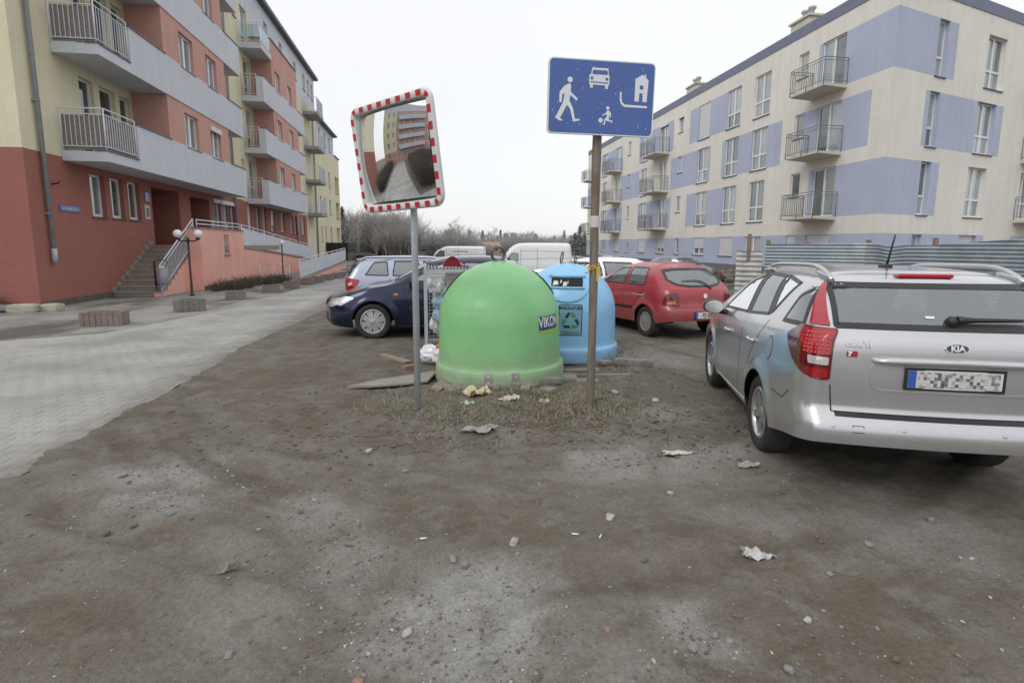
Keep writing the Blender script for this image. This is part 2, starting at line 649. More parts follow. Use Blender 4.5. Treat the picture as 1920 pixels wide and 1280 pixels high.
    pl = math_('MULTIPLY', att('pale'), mr(noise(7, 6, 0.7), 0.24, 0.5))
    base = mix(pl, base, rgb(150, 149, 145))
    base = mix(mr(att('streak'), 0.08, 0.6, 0, 0.55), base, rgb(128, 124, 117))
    base = mix(mr(att('streak'), -0.08, -0.6, 0, 0.55), base, rgb(84, 76, 67))
    sp = mr(noise(46, 4, 0.7), 0.3, 0.72, 0.76, 1.22)
    g = N('ShaderNodeCombineColor')
    for i in range(3):
        L(sp, g.inputs[i])
    base = mix(1.0, base, g.outputs[0], 'MULTIPLY')
    vo = N('ShaderNodeTexVoronoi')
    vo.inputs['Scale'].default_value = 85
    L(tc.outputs['Object'], vo.inputs['Vector'])
    grit = math_('MULTIPLY', mr(vo.outputs['Distance'], 0.32, 0.2), mr(noise(4.4, 4), 0.42, 0.62))
    cr = N('ShaderNodeSeparateColor')
    L(vo.outputs['Color'], cr.inputs[0])
    gcol = mix(cr.outputs[0], rgb(92, 90, 87), rgb(150, 146, 139))
    base = mix(math_('MULTIPLY', grit, 0.75), base, gcol)
    L(base, b.inputs['Base Color'])
    b.inputs['Roughness'].default_value = 0.93
    b.inputs['Specular IOR Level'].default_value = 0.2
    h = math_('ADD', math_('MULTIPLY', noise(26, 6, 0.72), 1.0), math_('MULTIPLY', grit, 0.35))
    h = math_('ADD', h, math_('MULTIPLY', noise(110, 3, 0.6), 0.35))
    bp = N('ShaderNodeBump')
    bp.inputs['Strength'].default_value = 0.7
    bp.inputs['Distance'].default_value = 0.03
    L(h, bp.inputs['Height'])
    L(bp.outputs[0], b.inputs['Normal'])
    me.materials.append(m)
    bv = BVHTree.FromPolygons([tuple(v) for v in np.stack([X, Y, Z], -1).reshape(-1, 3)], [tuple(q) for q in quads])
    return o, bv
ground, GBV = build_ground()
def gsurf(x, y):
    h = GBV.ray_cast(Vector((x, y, 5)), Vector((0, 0, -1)))
    return h[0].z if h[0] is not None else gz(x, y)

# ---------------------------------------------------------------- paved road and pavement
m_road = M('dusty_paving', rgb(156, 155, 151), 0.9, var=0.16, scale=0.9, bump=0.5, bscale=30, col2=rgb(132, 131, 128), c2scale=0.7, c2lo=0.5, c2hi=0.72)
m_walk = M('stained_pavement', rgb(138, 136, 131), 0.9, var=0.16, scale=1.4, bump=0.4, bscale=40, col2=rgb(86, 83, 79), c2scale=0.55, c2lo=0.47, c2hi=0.6, stretch=(1, 0.55, 1))
def strip(name, f0, f1, y0, y1, z, mat, n=60, m=1):
    mb = MB()
    ysl = np.linspace(y0, y1, n)
    for a, c in zip(ysl, ysl[1:]):
        mb.quad((float(f0(a)), a, z), (float(f1(a)), a, z), (float(f1(c)), c, z), (float(f0(c)), c, z))
    return struct(mb.build(name, mat))
def ragged(y):
    return road_edge(y) + 0.03 * math.sin(y * 7.1) + 0.025 * math.sin(y * 17.7 + 1) + 0.015 * math.sin(y * 41 + 2)
road = strip('road', road_left, ragged, -30, 75, -0.0042, m_road, 420)
strip('pavement', lambda y: -12.0, lambda y: road_left(y) + 0.01, 9.3, 70, -0.004, m_walk, 120)
# concrete paving blocks: the nearest ones singly, the rest as one layer
def pavers():
    bl, bw, gap = 0.2, 0.165, 0.0035
    cells = []
    row = 0
    y = 3.3
    while y < 13.5:
        x = -2.96 - (bl / 2 if row % 2 else 0)
        while x - bl > -6.6:
            if x - bl > road_left(y + bw / 2) + 0.05 and x < ragged(y + bw / 2) + 0.02:
                cells.append((x - bl, x, y, y + bw))
            x -= bl
        y += bw
        row += 1
    vis = [c for c in cells if (c[0] + c[1]) / 2 > -0.72 * (c[2] + 0.2) - 0.3]
    vis.sort(key=lambda c: (c[0] / 2) ** 2 + c[2] ** 2)
    meshes = []
    for k in range(6):
        mb = MB()
        t = [random.uniform(-0.001, 0.001) for _ in range(4)]
        g2 = gap / 2 + random.uniform(0, 0.0012)
        c = 0.0025
        a, b_ = bl / 2 - g2, bw / 2 - g2
        lo = [(-a, -b_, -0.02), (a, -b_, -0.02), (a, b_, -0.02), (-a, b_, -0.02)]
        mid = [(-a, -b_, -0.003 + t[0]), (a, -b_, -0.003 + t[1]), (a, b_, -0.003 + t[2]), (-a, b_, -0.003 + t[3])]
        top = [(-a + c, -b_ + c, t[0]), (a - c, -b_ + c, t[1]), (a - c, b_ - c, t[2]), (-a + c, b_ - c, t[3])]
        vs_ = lo + mid + top
        fs = [(8, 9, 10, 11)]
        for i in range(4):
            j = (i + 1) % 4
            fs += [(i, j, 4 + j, 4 + i), (4 + i, 4 + j, 8 + j, 8 + i)]
        mb.add(vs_, fs)
        meshes.append((mb, mb.mesh('paver', m_pav)))
    for c in vis[:290]:
        o = obj('paver', random.choice(meshes)[1], road)
        o.location = ((c[0] + c[1]) / 2, (c[2] + c[3]) / 2, random.uniform(-0.0015, 0.0012))
    rest = MB()
    for c in vis[290:]:
        mb = random.choice(meshes)[0]
        cx, cy, dz = (c[0] + c[1]) / 2, (c[2] + c[3]) / 2, random.uniform(-0.0015, 0.0012)
        rest.add([(v[0] + cx, v[1] + cy, v[2] + dz) for v in mb.v], mb.f)
    o = rest.build('paver_layer', m_pav, road, fix=False)
    o['kind'] = 'stuff'
def _m_pav():
    m = M('paving_block', rgb(156, 155, 151), 0.9, var=0.12, scale=3, bump=0.5, bscale=50)
    nt = m.node_tree
    N, L = nt.nodes.new, nt.links.new
    b = nt.nodes['Principled BSDF']
    src = b.inputs['Base Color'].links[0].from_socket
    # dust and trodden patches run across the blocks, so they follow the place, not the block
    g = N('ShaderNodeNewGeometry')
    n1 = N('ShaderNodeTexNoise')
    n1.inputs['Scale'].default_value = 0.8
    n1.inputs['Detail'].default_value = 6
    L(g.outputs['Position'], n1.inputs['Vector'])
    mr = N('ShaderNodeMapRange')
    mr.inputs[1].default_value = 0.42
    mr.inputs[2].default_value = 0.62
    L(n1.outputs[0], mr.inputs[0])
    mx = N('ShaderNodeMix')
    mx.data_type = 'RGBA'
    L(mr.outputs[0], mx.inputs[0])
    L(src, mx.inputs[6])
    mx.inputs[7].default_value = (*rgb(136, 136, 135), 1)
    sx = N('ShaderNodeSeparateXYZ')
    L(g.outputs['Position'], sx.inputs[0])
    n2 = N('ShaderNodeTexNoise')
    n2.inputs['Scale'].default_value = 3.5
    n2.inputs['Detail'].default_value = 6
    L(g.outputs['Position'], n2.inputs['Vector'])
    ma = N('ShaderNodeMath')
    ma.operation = 'MULTIPLY_ADD'
    L(n2.outputs[0], ma.inputs[0])
    ma.inputs[1].default_value = 0.9
    L(sx.outputs[0], ma.inputs[2])
    m3 = N('ShaderNodeMapRange')
    m3.inputs[1].default_value = -3.0
    m3.inputs[2].default_value = -2.42
    m3.inputs[4].default_value = 0.85
    L(ma.outputs[0], m3.inputs[0])
    n3 = N('ShaderNodeTexNoise')
    n3.inputs['Scale'].default_value = 22
    n3.inputs['Detail'].default_value = 4
    L(g.outputs['Position'], n3.inputs['Vector'])
    m4 = N('ShaderNodeMapRange')
    m4.inputs[1].default_value = 0.6
    m4.inputs[2].default_value = 0.68
    m4.inputs[4].default_value = 0.55
    L(n3.outputs[0], m4.inputs[0])
    mz = N('ShaderNodeMath')
    mz.operation = 'MAXIMUM'
    L(m3.outputs[0], mz.inputs[0])
    L(m4.outputs[0], mz.inputs[1])
    my = N('ShaderNodeMix')
    my.data_type = 'RGBA'
    L(mz.outputs[0], my.inputs[0])
    L(mx.outputs[2], my.inputs[6])
    my.inputs[7].default_value = (*rgb(112, 106, 98), 1)
    L(my.outputs[2], b.inputs['Base Color'])
    return m
m_pav = _m_pav()
road.data.materials[0] = m_pav
pavers()
# ---------------------------------------------------------------- building kit
def fbox(mb, fn, u0, u1, v0, v1, d0, d1, mi=0):
    p = [fn(u, v, d) for u in (u0, u1) for v in (v0, v1) for d in (d0, d1)]
    mb.add(p, [(0, 1, 3, 2), (4, 6, 7, 5), (0, 4, 5, 1), (2, 3, 7, 6), (0, 2, 6, 4), (1, 5, 7, 3)], mi)
def wall(name, parent, fn, u0, u1, v0, v1, holes, paint, mats, rev=0.2, base=0, d=0.0):
    """one plastered wall sheet with real openings and reveals; paint = coloured fields (u0,u1,v0,v1,slot)"""
    us = {u0, u1}
    vs_ = {v0, v1}
    for h in list(holes) + [p[:4] for p in paint]:
        us |= {min(max(h[0], u0), u1), min(max(h[1], u0), u1)}
        vs_ |= {min(max(h[2], v0), v1), min(max(h[3], v0), v1)}
    us, vs_ = sorted(us), sorted(vs_)
    mb = MB()
    def slot(u, v):
        s = base
        for p in paint:
            if p[0] < u < p[1] and p[2] < v < p[3]:
                s = p[4]
        return s
    for a, b in zip(us, us[1:]):
        for c, e in zip(vs_, vs_[1:]):
            u, v = (a + b) / 2, (c + e) / 2
            if b - a < 1e-6 or e - c < 1e-6 or any(h[0] < u < h[1] and h[2] < v < h[3] for h in holes):
                continue
            mb.quad(fn(a, c, d), fn(b, c, d), fn(b, e, d), fn(a, e, d), slot(u, v))
    for h in holes:
        a, b, c, e = h[:4]
        r = h[4] if len(h) > 4 else rev
        s = slot((a + b) / 2, (c + e) / 2)
        for (p, q) in (((a, c), (b, c)), ((b, c), (b, e)), ((b, e), (a, e)), ((a, e), (a, c))):
            mb.quad(fn(*p, d), fn(*q, d), fn(*q, d - r), fn(*p, d - r), s)
    return mb.build(name, mats, parent)
PANES = [m_pane, m_pane, M('pale_pane', rgb(146, 156, 160), .05, var=.2, scale=.7, coat=1.0, spec=1.0), M('curtained_pane', rgb(160, 160, 156), .08, var=.22, scale=3, stretch=(4, 4, .3), coat=.9), M('dim_pane', rgb(84, 92, 96), .04, var=.3, scale=.9, coat=1.0, spec=1.0)]
WR = random.Random(3)
def window(parent, fn, u0, u1, v0, v1, kind='double', rev=0.2, sill=True, shut=0.0, pane=None, d=0.0, box=False, name='window'):
    """frame mesh > pane, sill, roller shutter"""
    t, dp = 0.065, 0.07
    d0 = d - rev + 0.02
    d1 = d0 + dp
    mb = MB()
    fbox(mb, fn, u0 + .003, u0 + t, v0 + .003, v1 - .003, d0, d1)
    fbox(mb, fn, u1 - t, u1 - .003, v0 + .003, v1 - .003, d0, d1)
    fbox(mb, fn, u0 + t, u1 - t, v0 + .003, v0 + t + 0.02, d0, d1)
    fbox(mb, fn, u0 + t, u1 - t, v1 - t, v1 - .003, d0, d1)
    cells = []
    um, vm = (u0 + u1) / 2, v0 + (v1 - v0) * 0.36
    if kind in ('double', 'cross'):
        fbox(mb, fn, um - 0.05, um + 0.05, v0 + t + .02, v1 - t, d0 + .002, d1 + .008)
        ucells = [(u0 + t, um - .05), (um + .05, u1 - t)]
    else:
        ucells = [(u0 + t, u1 - t)]
    if kind in ('cross', 'low'):
        for a, b in ucells:
            fbox(mb, fn, a, b, vm - 0.045, vm + 0.045, d0 + .001, d1 + .004)
        vcells = [(v0 + t + .02, vm - .045), (vm + .045, v1 - t)]
    else:
        vcells = [(v0 + t + .02, v1 - t)]
    w = mb.build(name, m_white, parent)
    for a, b in ucells:
        for c, e in vcells:
            p = MB()
            p.quad(fn(a, c, d0 + .03), fn(b, c, d0 + .03), fn(b, e, d0 + .03), fn(a, e, d0 + .03))
            p.build('pane', pane or WR.choice(PANES), w)
    if sill:
        s = MB()
        fbox(s, fn, u0 - .05, u1 + .05, v0 - .045, v0 - .004, d - rev + 0.09, d + 0.05)
        s.build('sill', m_sill, w)
    if shut > 0:
        s = MB()
        zb = v1 - (v1 - v0) * shut
        n = max(2, int((v1 - zb) / 0.07))
        h = (v1 - zb) / n
        for i in range(n):
            fbox(s, fn, u0 + .02, u1 - .02, zb + i * h, zb + (i + 0.88) * h, d1 + .01, d1 + .03)
        fbox(s, fn, u0 + .025, u1 - .025, zb, v1 - .005, d1 + .009, d1 + .02)
        s.build('roller_shutter', m_shutter, w)
    if box:
        s = MB()
        fbox(s, fn, u0 - .02, u1 + .02, v1 - .16, v1 + .02, d - .06, d + .06)
        s.build('shutter_box', m_shutter, w)
    return w
def rail_run(mb, pts, h, pitch=0.11, r=0.009, post=0.02, lowz=0.1, top2=None):
    """railing along a polyline of floor points: posts, two rails, balusters"""
    for a, b in zip(pts, pts[1:]):
        a, b = Vector(a), Vector(b)
        L_ = (b - a).length
        for z, rr in ((h, post), (lowz, r * 1.3)) + (((top2, r * 1.3),) if top2 else ()):
            mb.tube([a + Vector((0, 0, z)), b + Vector((0, 0, z))], rr, 6, caps=False)
        n = max(2, int(L_ / pitch))
        for i in range(1, n):
            p = a.lerp(b, i / n)
            mb.tube([p + Vector((0, 0, lowz)), p + Vector((0, 0, (top2 or h)))], r, 4, caps=False)
    for p in pts:
        p = Vector(p)
        mb.tube([p - Vector((0, 0, .05)), p + Vector((0, 0, h))], post, 6)

# ---------------------------------------------------------------- red, yellow and grey blocks along the left of the road
m_red = M('red_plaster', rgb(152, 99, 89), 0.92, var=0.07, scale=0.6, bump=0.25, bscale=90, streak=0.10)
m_salmon = M('salmon_plaster', rgb(195, 150, 139), 0.92, var=0.06, scale=0.7, bump=0.25, bscale=90, streak=0.12)
m_terr = M('terrace_plaster', rgb(232, 174, 159), 0.92, var=0.07, scale=0.7, bump=0.25, bscale=90, streak=0.16)
m_yel = M('yellow_plaster', rgb(216, 209, 181), 0.92, var=0.05, scale=0.6, bump=0.25, bscale=90, streak=0.16)
m_grey = M('grey_plaster', rgb(200, 203, 211), 0.92, var=0.04, scale=0.7, bump=0.2, bscale=90, streak=0.14)
m_soff = M('grey_soffit', rgb(150, 150, 152), 0.92, var=0.05)
m_cap = M('dark_flashing', rgb(92, 91, 93), 0.5, 0.3, var=0.1)
m_pipe = M('grey_downpipe', rgb(142, 146, 150), 0.5, 0.05, var=0.12, scale=5)
m_stain = M('dirty_plinth', rgb(92, 86, 80), 0.9, var=0.2, scale=3)
m_door = M('brown_red_door', rgb(104, 52, 44), 0.5, var=0.12, scale=3)
m_screen = M('reed_screen', rgb(136, 126, 121), 0.9, var=0.3, scale=6, stretch=(1, 1, 9))
m_roof = M('grey_roofing', rgb(98, 100, 106), 0.6, 0.2, var=0.1)
XW, XB = -9.8, -8.65
LW = lambda u, v, d: (XW + d, u, v)
LB = lambda u, v, d: (XB - 0.035 + d, u, v)

m_porch = M('porch_shade', rgb(104, 62, 56), 0.9, var=0.08)  # darker than the wall: recess shade put into the colour
def left_section_one():
    t = thing('apartment_building', 'red and yellow apartment block with downpipe at its corner and entrance stairs below', 'building', (0, 0, 0))
    FZ = [3.88 + 2.78 * k for k in range(4)]
    holes, wins = [], []
    for a in (18.05, 19.08, 20.1):
        holes.append((a, a + .74, 2.45, 3.70, .22)); wins.append((a, a + .74, 2.45, 3.70, 'single', .22, {}))
    holes += [(21.65, 23.85, 1.6, 3.68, 1.3), (24.9, 26.9, 1.6, 3.62, 1.0)]
    for a in (27.4, 28.35, 29.3):
        holes.append((a, a + .85, 2.25, 3.7, .2)); wins.append((a, a + .85, 2.25, 3.7, 'single', .2, dict(box=True)))
    for z in FZ[:3]:
        for a, b, c in ((18.0, 18.7, .3), (19.0, 19.85, .95), (20.1, 20.75, .95)):
            holes.append((a, b, z + c, z + 2.5, .2)); wins.append((a, b, z + c, z + 2.5, 'single', .2, dict(sill=c > .5, pane=m_pane_dk)))
        holes.append((27.3, 28.1, z + .3, z + 2.5, .2)); wins.append((27.3, 28.1, z + .3, z + 2.5, 'single', .2, dict(sill=False)))
    paint = [(0, 99, 0, 3.98, 0), (0, 99, 3.98, 99, 1)]
    wall('wall', t, LW, 15.43, 31.6, -0.3, 15.9, holes, paint, [m_red, m_yel])
    # gable end, facing the dirt yard
    wall('end_wall', t, lambda u, v, d: (u, 15.43, v), -24, XW, -0.3, 15.9, [], paint=[(-99, 99, -1, 3.98, 0), (-99, 99, 3.98, 99, 1)], mats=[m_red, m_yel])
    for w in wins:
        window(t, LW, *w[:4], kind=w[4], rev=w[5], **w[6])
    # recess backs and the two doors
    for a, b, dp, top in ((21.65, 23.85, 1.3, 3.68), (24.9, 26.9, 1.0, 3.62)):
        mb = MB()
        mb.quad(LW(a, 1.6, -dp), LW(b, 1.6, -dp), LW(b, top, -dp), LW(a, top, -dp))
        mb.build('porch_back', m_porch, t)
    dr = MB()
    fbox(dr, LW, 22.5, 23.75, 1.62, 3.6, -1.28, -1.2)
    fbox(dr, LW, 22.6, 23.1, 1.75, 3.5, -1.2, -1.18)
    fbox(dr, LW, 23.18, 23.66, 1.75, 3.5, -1.2, -1.18)
    dr = dr.build('entrance_door', m_door, t)
    h = MB(); h.tube([LW(23.14, 2.5, -1.17), LW(23.14, 2.8, -1.17)], 0.015, 6); h.build('handle', m_galv, dr)
    # dirty plinth strip at the foot of the wall
    p = MB()
    fbox(p, LW, 15.45, 18.55, -0.02, .17, 0.002, .03)
    p.build('plinth', m_stain, t)
    # projecting red bay
    z0, z1 = FZ[0] + 0.02, 15.2
    bh = []
    for z in FZ:
        bh += [(22.15, 23.35, z + 1.29, z + 2.5), (24.55, 25.65, z + 1.29, z + 2.5)]
    wall('bay', t, LB, 20.86, 26.6, z0, z1, bh, [], [m_salmon])
    for i, h_ in enumerate(bh):
        window(t, LB, *h_, kind='double', rev=.2, box=(i == 1), pane=m_pane)
    for y in (20.86, 26.6):
        s = MB()
        s.quad((XW, y, z0), (XB - .035, y, z0), (XB - .035, y, z1), (XW, y, z1))
        s.build('bay_side', m_salmon, t)
    for k, z in enumerate(FZ):
        b = MB()      # floor slab, then the solid grey parapet
        b.box(XW + .002, XB - .006, 16.93, 28.57, z + .004, z + .2)
        b.box(XB - .3, XB, 16.9, 18.597, z, z + .27)
        b.box(XW + .01, XB - .303, 16.903, 17.05, z + .002, z + .268)
        b.box(XB - .14, XB, 18.6, 28.6, z, z + 1.3)
        b.box(XW + .01, XB - .143, 28.46, 28.597, z + .002, z + 1.298)
        band = b.build('balcony', m_grey, t)
        for q in ((XB - .17, XB + .03, 18.57, 20.9, z + 1.302, z + 1.34), (XB - .17, XB + .03, 26.64, 28.63, z + 1.302, z + 1.34), (XB - .3, XB + .03, 16.88, 18.56, z + .272, z + .3)):
            c = MB(); c.box(*q); c.build('coping', m_cap, band)
        q = MB()
        rail_run(q, [(XW + .02, 16.95, z + .3), (XB - .05, 16.95, z + .3), (XB - .05, 18.56, z + .3)], 1.1, 0.115, .012, .02, .1, .95)
        q.build('railing', m_rail, band)
        if k < 2:
            q = MB()
            q.box(XW + .04, XB - .09, 16.99, 17.0, z + .32, z + 1.22)
            if k == 0:
                q.box(XB - .1, XB - .09, 17.0, 18.5, z + .32, z + 1.22)
            q.build('privacy_screen', m_screen, band)
    # gutter pipes
    d = MB()
    d.tube([(XW + .09, 16.02, 15.9), (XW + .09, 16.02, 1.5)], .055, 10)
    for z in (2.4, 5.2, 8.1, 11):
        d.box(XW, XW + .12, 15.94, 16.1, z, z + .04)
    d = d.build('downpipe', m_pipe, t)
    e = MB(); e.tube([(XW + .09, 16.02, 1.52), (XW + .09, 16.02, 1.15)], .066, 10); e.build('pipe_foot', m_galv, d)
    d = MB(); d.tube([(XW + .1, 30.1, 15.9), (XW + .1, 30.1, 1.0)], .06, 8); d.build('downpipe', m_pipe, t)
    r = MB(); r.box(-24, XW + .25, 15.2, 31.5, 15.9, 16.1); r.build('roof', m_roof, t)
    return t
sec1 = left_section_one()

def left_section_two():
    t = thing('apartment_building', 'red bayed apartment block with grey top storey, behind the ramp', 'building')
    FZ = [3.85 + 2.7 * k for k in range(3)]
    holes, wins = [], []
    for a, b, z0, z1, kw in ((32.2, 32.9, 2.2, 3.8, dict(shut=1.0)), (33.7, 34.4, 1.6, 3.7, {}), (34.9, 35.7, 2.2, 3.8, {}), (36.7, 37.6, 2.45, 3.75, dict(shut=.72)), (39.1, 40.1, 2.45, 3.75, {}),
                             (41.7, 42.5, 2.4, 3.7, {}), (42.8, 43.6, 2.4, 3.7, {}), (45.3, 46.3, 2.4, 3.7, {})):
        holes.append((a, b, z0, z1)); wins.append((a, b, z0, z1, 'double' if b - a > .85 else 'single', kw))
    for z in FZ + [11.95]:
        holes.append((33.0, 34.1, z + .25, z + 2.4)); wins.append((33.0, 34.1, z + .25, z + 2.4, 'low', dict(sill=False)))
        holes.append((31.75, 32.25, z + 1.4, z + 2.3)); wins.append((31.75, 32.25, z + 1.4, z + 2.3, 'single', {}))
        holes.append((44.0, 44.8, z + 1.2, z + 2.4)); wins.append((44.0, 44.8, z + 1.2, z + 2.4, 'single', {}))
    for a in (37.5, 41, 45, 48.0, 49.6, 51):
        holes.append((a, a + .8, 14.0, 15.2)); wins.append((a, a + .8, 14.0, 15.2, 'single', {}))
    paint = [(0, 99, -1, 3.95, 0), (0, 99, 3.95, 99, 1), (34.4, 99, 13.1, 99, 2), (31, 99, 14.4, 99, 2), (47.1, 99, -1, 3.95, 1)]
    wall('wall', t, LW, 31.6, 52.4, -0.8, 15.9, holes, paint, [m_red, m_yel, m_grey])
    for w in wins:
        window(t, LW, *w[:4], kind=w[4], **w[5])
    bh = []
    for z in FZ:
        bh += [(35.0, 36.1, z + 1.25, z + 2.35), (37.9, 38.9, z + 1.25, z + 2.35)]
    wall('bay', t, LB, 34.36, 40.3, FZ[0] + .02, 13.1, bh, [], [m_salmon])
    for h_ in bh:
        window(t, LB, *h_, kind='double', rev=.2)
    for y in (34.36, 40.3):
        s = MB()
        s.quad((XW, y, FZ[0]), (XB - .035, y, FZ[0]), (XB - .035, y, 13.1), (XW, y, 13.1))
        s.build('bay_side', m_salmon, t)
    s = MB()
    s.quad((XW, 34.36, 13.1), (XB - .035, 34.36, 13.1), (XB - .035, 40.3, 13.1), (XW, 40.3, 13.1))
    s.build('bay_roof', m_roof, t)
    c = MB(); c.box(XW, XB + .02, 34.3, 40.34, 13.105, 13.16); c.build('bay_coping', m_cap, t)
    for k, z in enumerate(FZ):
        b = MB()
        b.box(XW + .002, XB - .006, 32.43, 42.12, z + .004, z + .2)
        b.box(XB - .14, XB, 32.4, 42.15, z, z + 1.3)
        b.box(XB - .36, XB - .143, 32.403, 32.54, z + .003, z + 1.297)
        b.box(XW + .01, XB - .363, 32.406, 32.52, z + .001, z + .3)
        b.box(XW + .01, XB - .143, 42.0, 42.147, z + .002, z + 1.298)
        band = b.build('balcony', m_grey, t)
        for q in ((XB - .17, XB + .03, 32.38, 34.4, z + 1.302, z + 1.34), (XB - .17, XB + .03, 40.33, 42.17, z + 1.302, z + 1.34)):
            c = MB(); c.box(*q); c.build('coping', m_cap, band)
        q = MB()
        rail_run(q, [(XW + .02, 32.46, z + .3), (XB - .37, 32.46, z + .3)], 1.1, .14, .012, .018, .1, .93)
        q.build('railing', m_rail, band)
    z = 11.95
    b = MB(); b.box(XW + .002, XB, 32.4, 34.34, z, z + .3); b = b.build('balcony', m_grey, t)
    q = MB(); rail_run(q, [(XW + .02, 32.45, z + .3), (XB - .05, 32.45, z + .3), (XB - .05, 34.3, z + .3)], 1.0, .5, .01, .016, .1); q.build('railing', m_rail, b)
    g = glass('balcony_glass', (0.8, 0.88, 0.92), 0.1)
    q = MB(); q.box(XB - .06, XB - .05, 32.5, 34.28, z + .42, z + 1.2); q.box(XW + .1, XB - .1, 32.44, 32.45, z + .42, z + 1.2); q.build('glass_panel', g, b)
    # balconies of the far end of this block
    for i, z in enumerate((3.95, 6.62, 9.25, 11.95)):
        b = MB(); b.box(XW + .002, XB, 47.4, 50.0, z, z + .24); b = b.build('balcony', m_soff, t)
        q = MB(); rail_run(q, [(XW + .02, 47.45, z + .24), (XB - .05, 47.45, z + .24), (XB - .05, 49.95, z + .24)], 1.1, .16, .014, .018, .1); q.build('railing', m_rail, b)
        if i != 1:
            q = MB(); q.box(XB - .07, XB - .06, 47.6, 49.9, z + .36, z + 1.28); q.build('screen', m_grey, b)
    d = MB(); d.tube([(XW + .1, 50.8, 12.9), (XW + .1, 50.8, 0)], .07, 8); d.build('downpipe', m_pipe, t)
    d = MB(); d.tube([(XW + .1, 43.5, 3.9), (XW + .1, 43.5, 0.5)], .06, 8); d.build('downpipe', m_pipe, t)
    r = MB(); r.box(-24, XW + .35, 31.7, 52.75, 15.9, 16.12); r.build('roof', m_roof, t)
    r = MB(); r.box(XW - 1.2, XW - .6, 51.6, 52.3, 16.12, 16.9); r.build('chimney', m_grey, t)
    e = MB(); e.quad((-24, 52.4, 0), (XW, 52.4, 0), (XW, 52.4, 15.9), (-24, 52.4, 15.9)); e.build('end_wall', m_yel, t)
left_section_two()

def left_section_three():
    t = thing('apartment_building', 'low yellow end block with loggias, grey attic and flat eaves', 'building')
    holes, wins = [], []
    for r_, z in enumerate((1.9, 4.6, 7.3)):
        for a, w_ in ((53.1, .7), (55.0, .8), (57.9, 1.0)):
            holes.append((a, a + w_, z, z + 1.45)); wins.append((a, a + w_, z, z + 1.45, 'single', {}))
        holes.append((61.8, 64.0, z - .2, z + 1.5, 1.2))
    for a in (53.6, 56.2, 58.8):
        holes.append((a, a + .8, 10.9, 12.2)); wins.append((a, a + .8, 10.9, 12.2, 'single', {}))
    wall('wall', t, LW, 52.41, 61.6, -0.8, 12.75, [h for h in holes if h[0] < 61], [(0, 99, 10.4, 99, 1)], [m_yel, m_grey])
    wall('wall', t, LW, 61.6, 64.7, -0.8, 10.9, [h for h in holes if h[0] > 61], [], [m_yel], d=0.001)
    for w in wins:
        window(t, LW, *w[:4], kind=w[4], **w[5])
    for z in (1.9, 4.6, 7.3):
        b = MB(); b.quad(LW(61.8, z - .2, -1.2), LW(64, z - .2, -1.2), LW(64, z + 1.5, -1.2), LW(61.8, z + 1.5, -1.2)); b.build('loggia_back', m_yel, t)
        b = MB(); fbox(b, LW, 61.78, 64.05, z - .26, z - .205, -.1, .05); b.build('sill', m_sill, t)
    r = MB(); r.box(-24, XW + .4, 52.8, 61.9, 12.75, 12.92); r.box(-24, XW + .1, 61.9, 64.8, 10.9, 11.0); r.build('roof', m_roof, t)
    e = MB(); e.quad((-24, 64.7, 0), (XW, 64.7, 0), (XW, 64.7, 10.9), (-24, 64.7, 10.9)); e.build('end_wall', m_yel, t)
left_section_three()

# ---------------------------------------------------------------- cream and lavender block on the right
m_cream = M('cream_render', rgb(220, 217, 209), 0.92, var=0.045, scale=0.35, bump=0.4, bscale=120, streak=0.16)
m_lav = M('lavender_render', rgb(174, 181, 203), 0.92, var=0.045, scale=0.4, bump=0.4, bscale=120, streak=0.12)
m_par = M('slate_parapet', rgb(112, 118, 138), 0.6, 0.1, var=0.05)
m_plin = M('grey_plinth', rgb(108, 108, 116), 0.9, var=0.08, bump=0.3)
m_bslab = M('balcony_slab', rgb(196, 190, 178), 0.9, var=0.05)
m_brail = M('grey_steel_rail', rgb(122, 124, 127), 0.5, 0.1, var=0.1)
XR, YC = 17.6, 19.45
RW = lambda u, v, d: (XR - d, u, v)
ED = (0.9553, 0.2957)
RE = lambda s, v, d: (XR + ED[0] * s + ED[1] * d, YC + ED[1] * s - ED[0] * d, v)
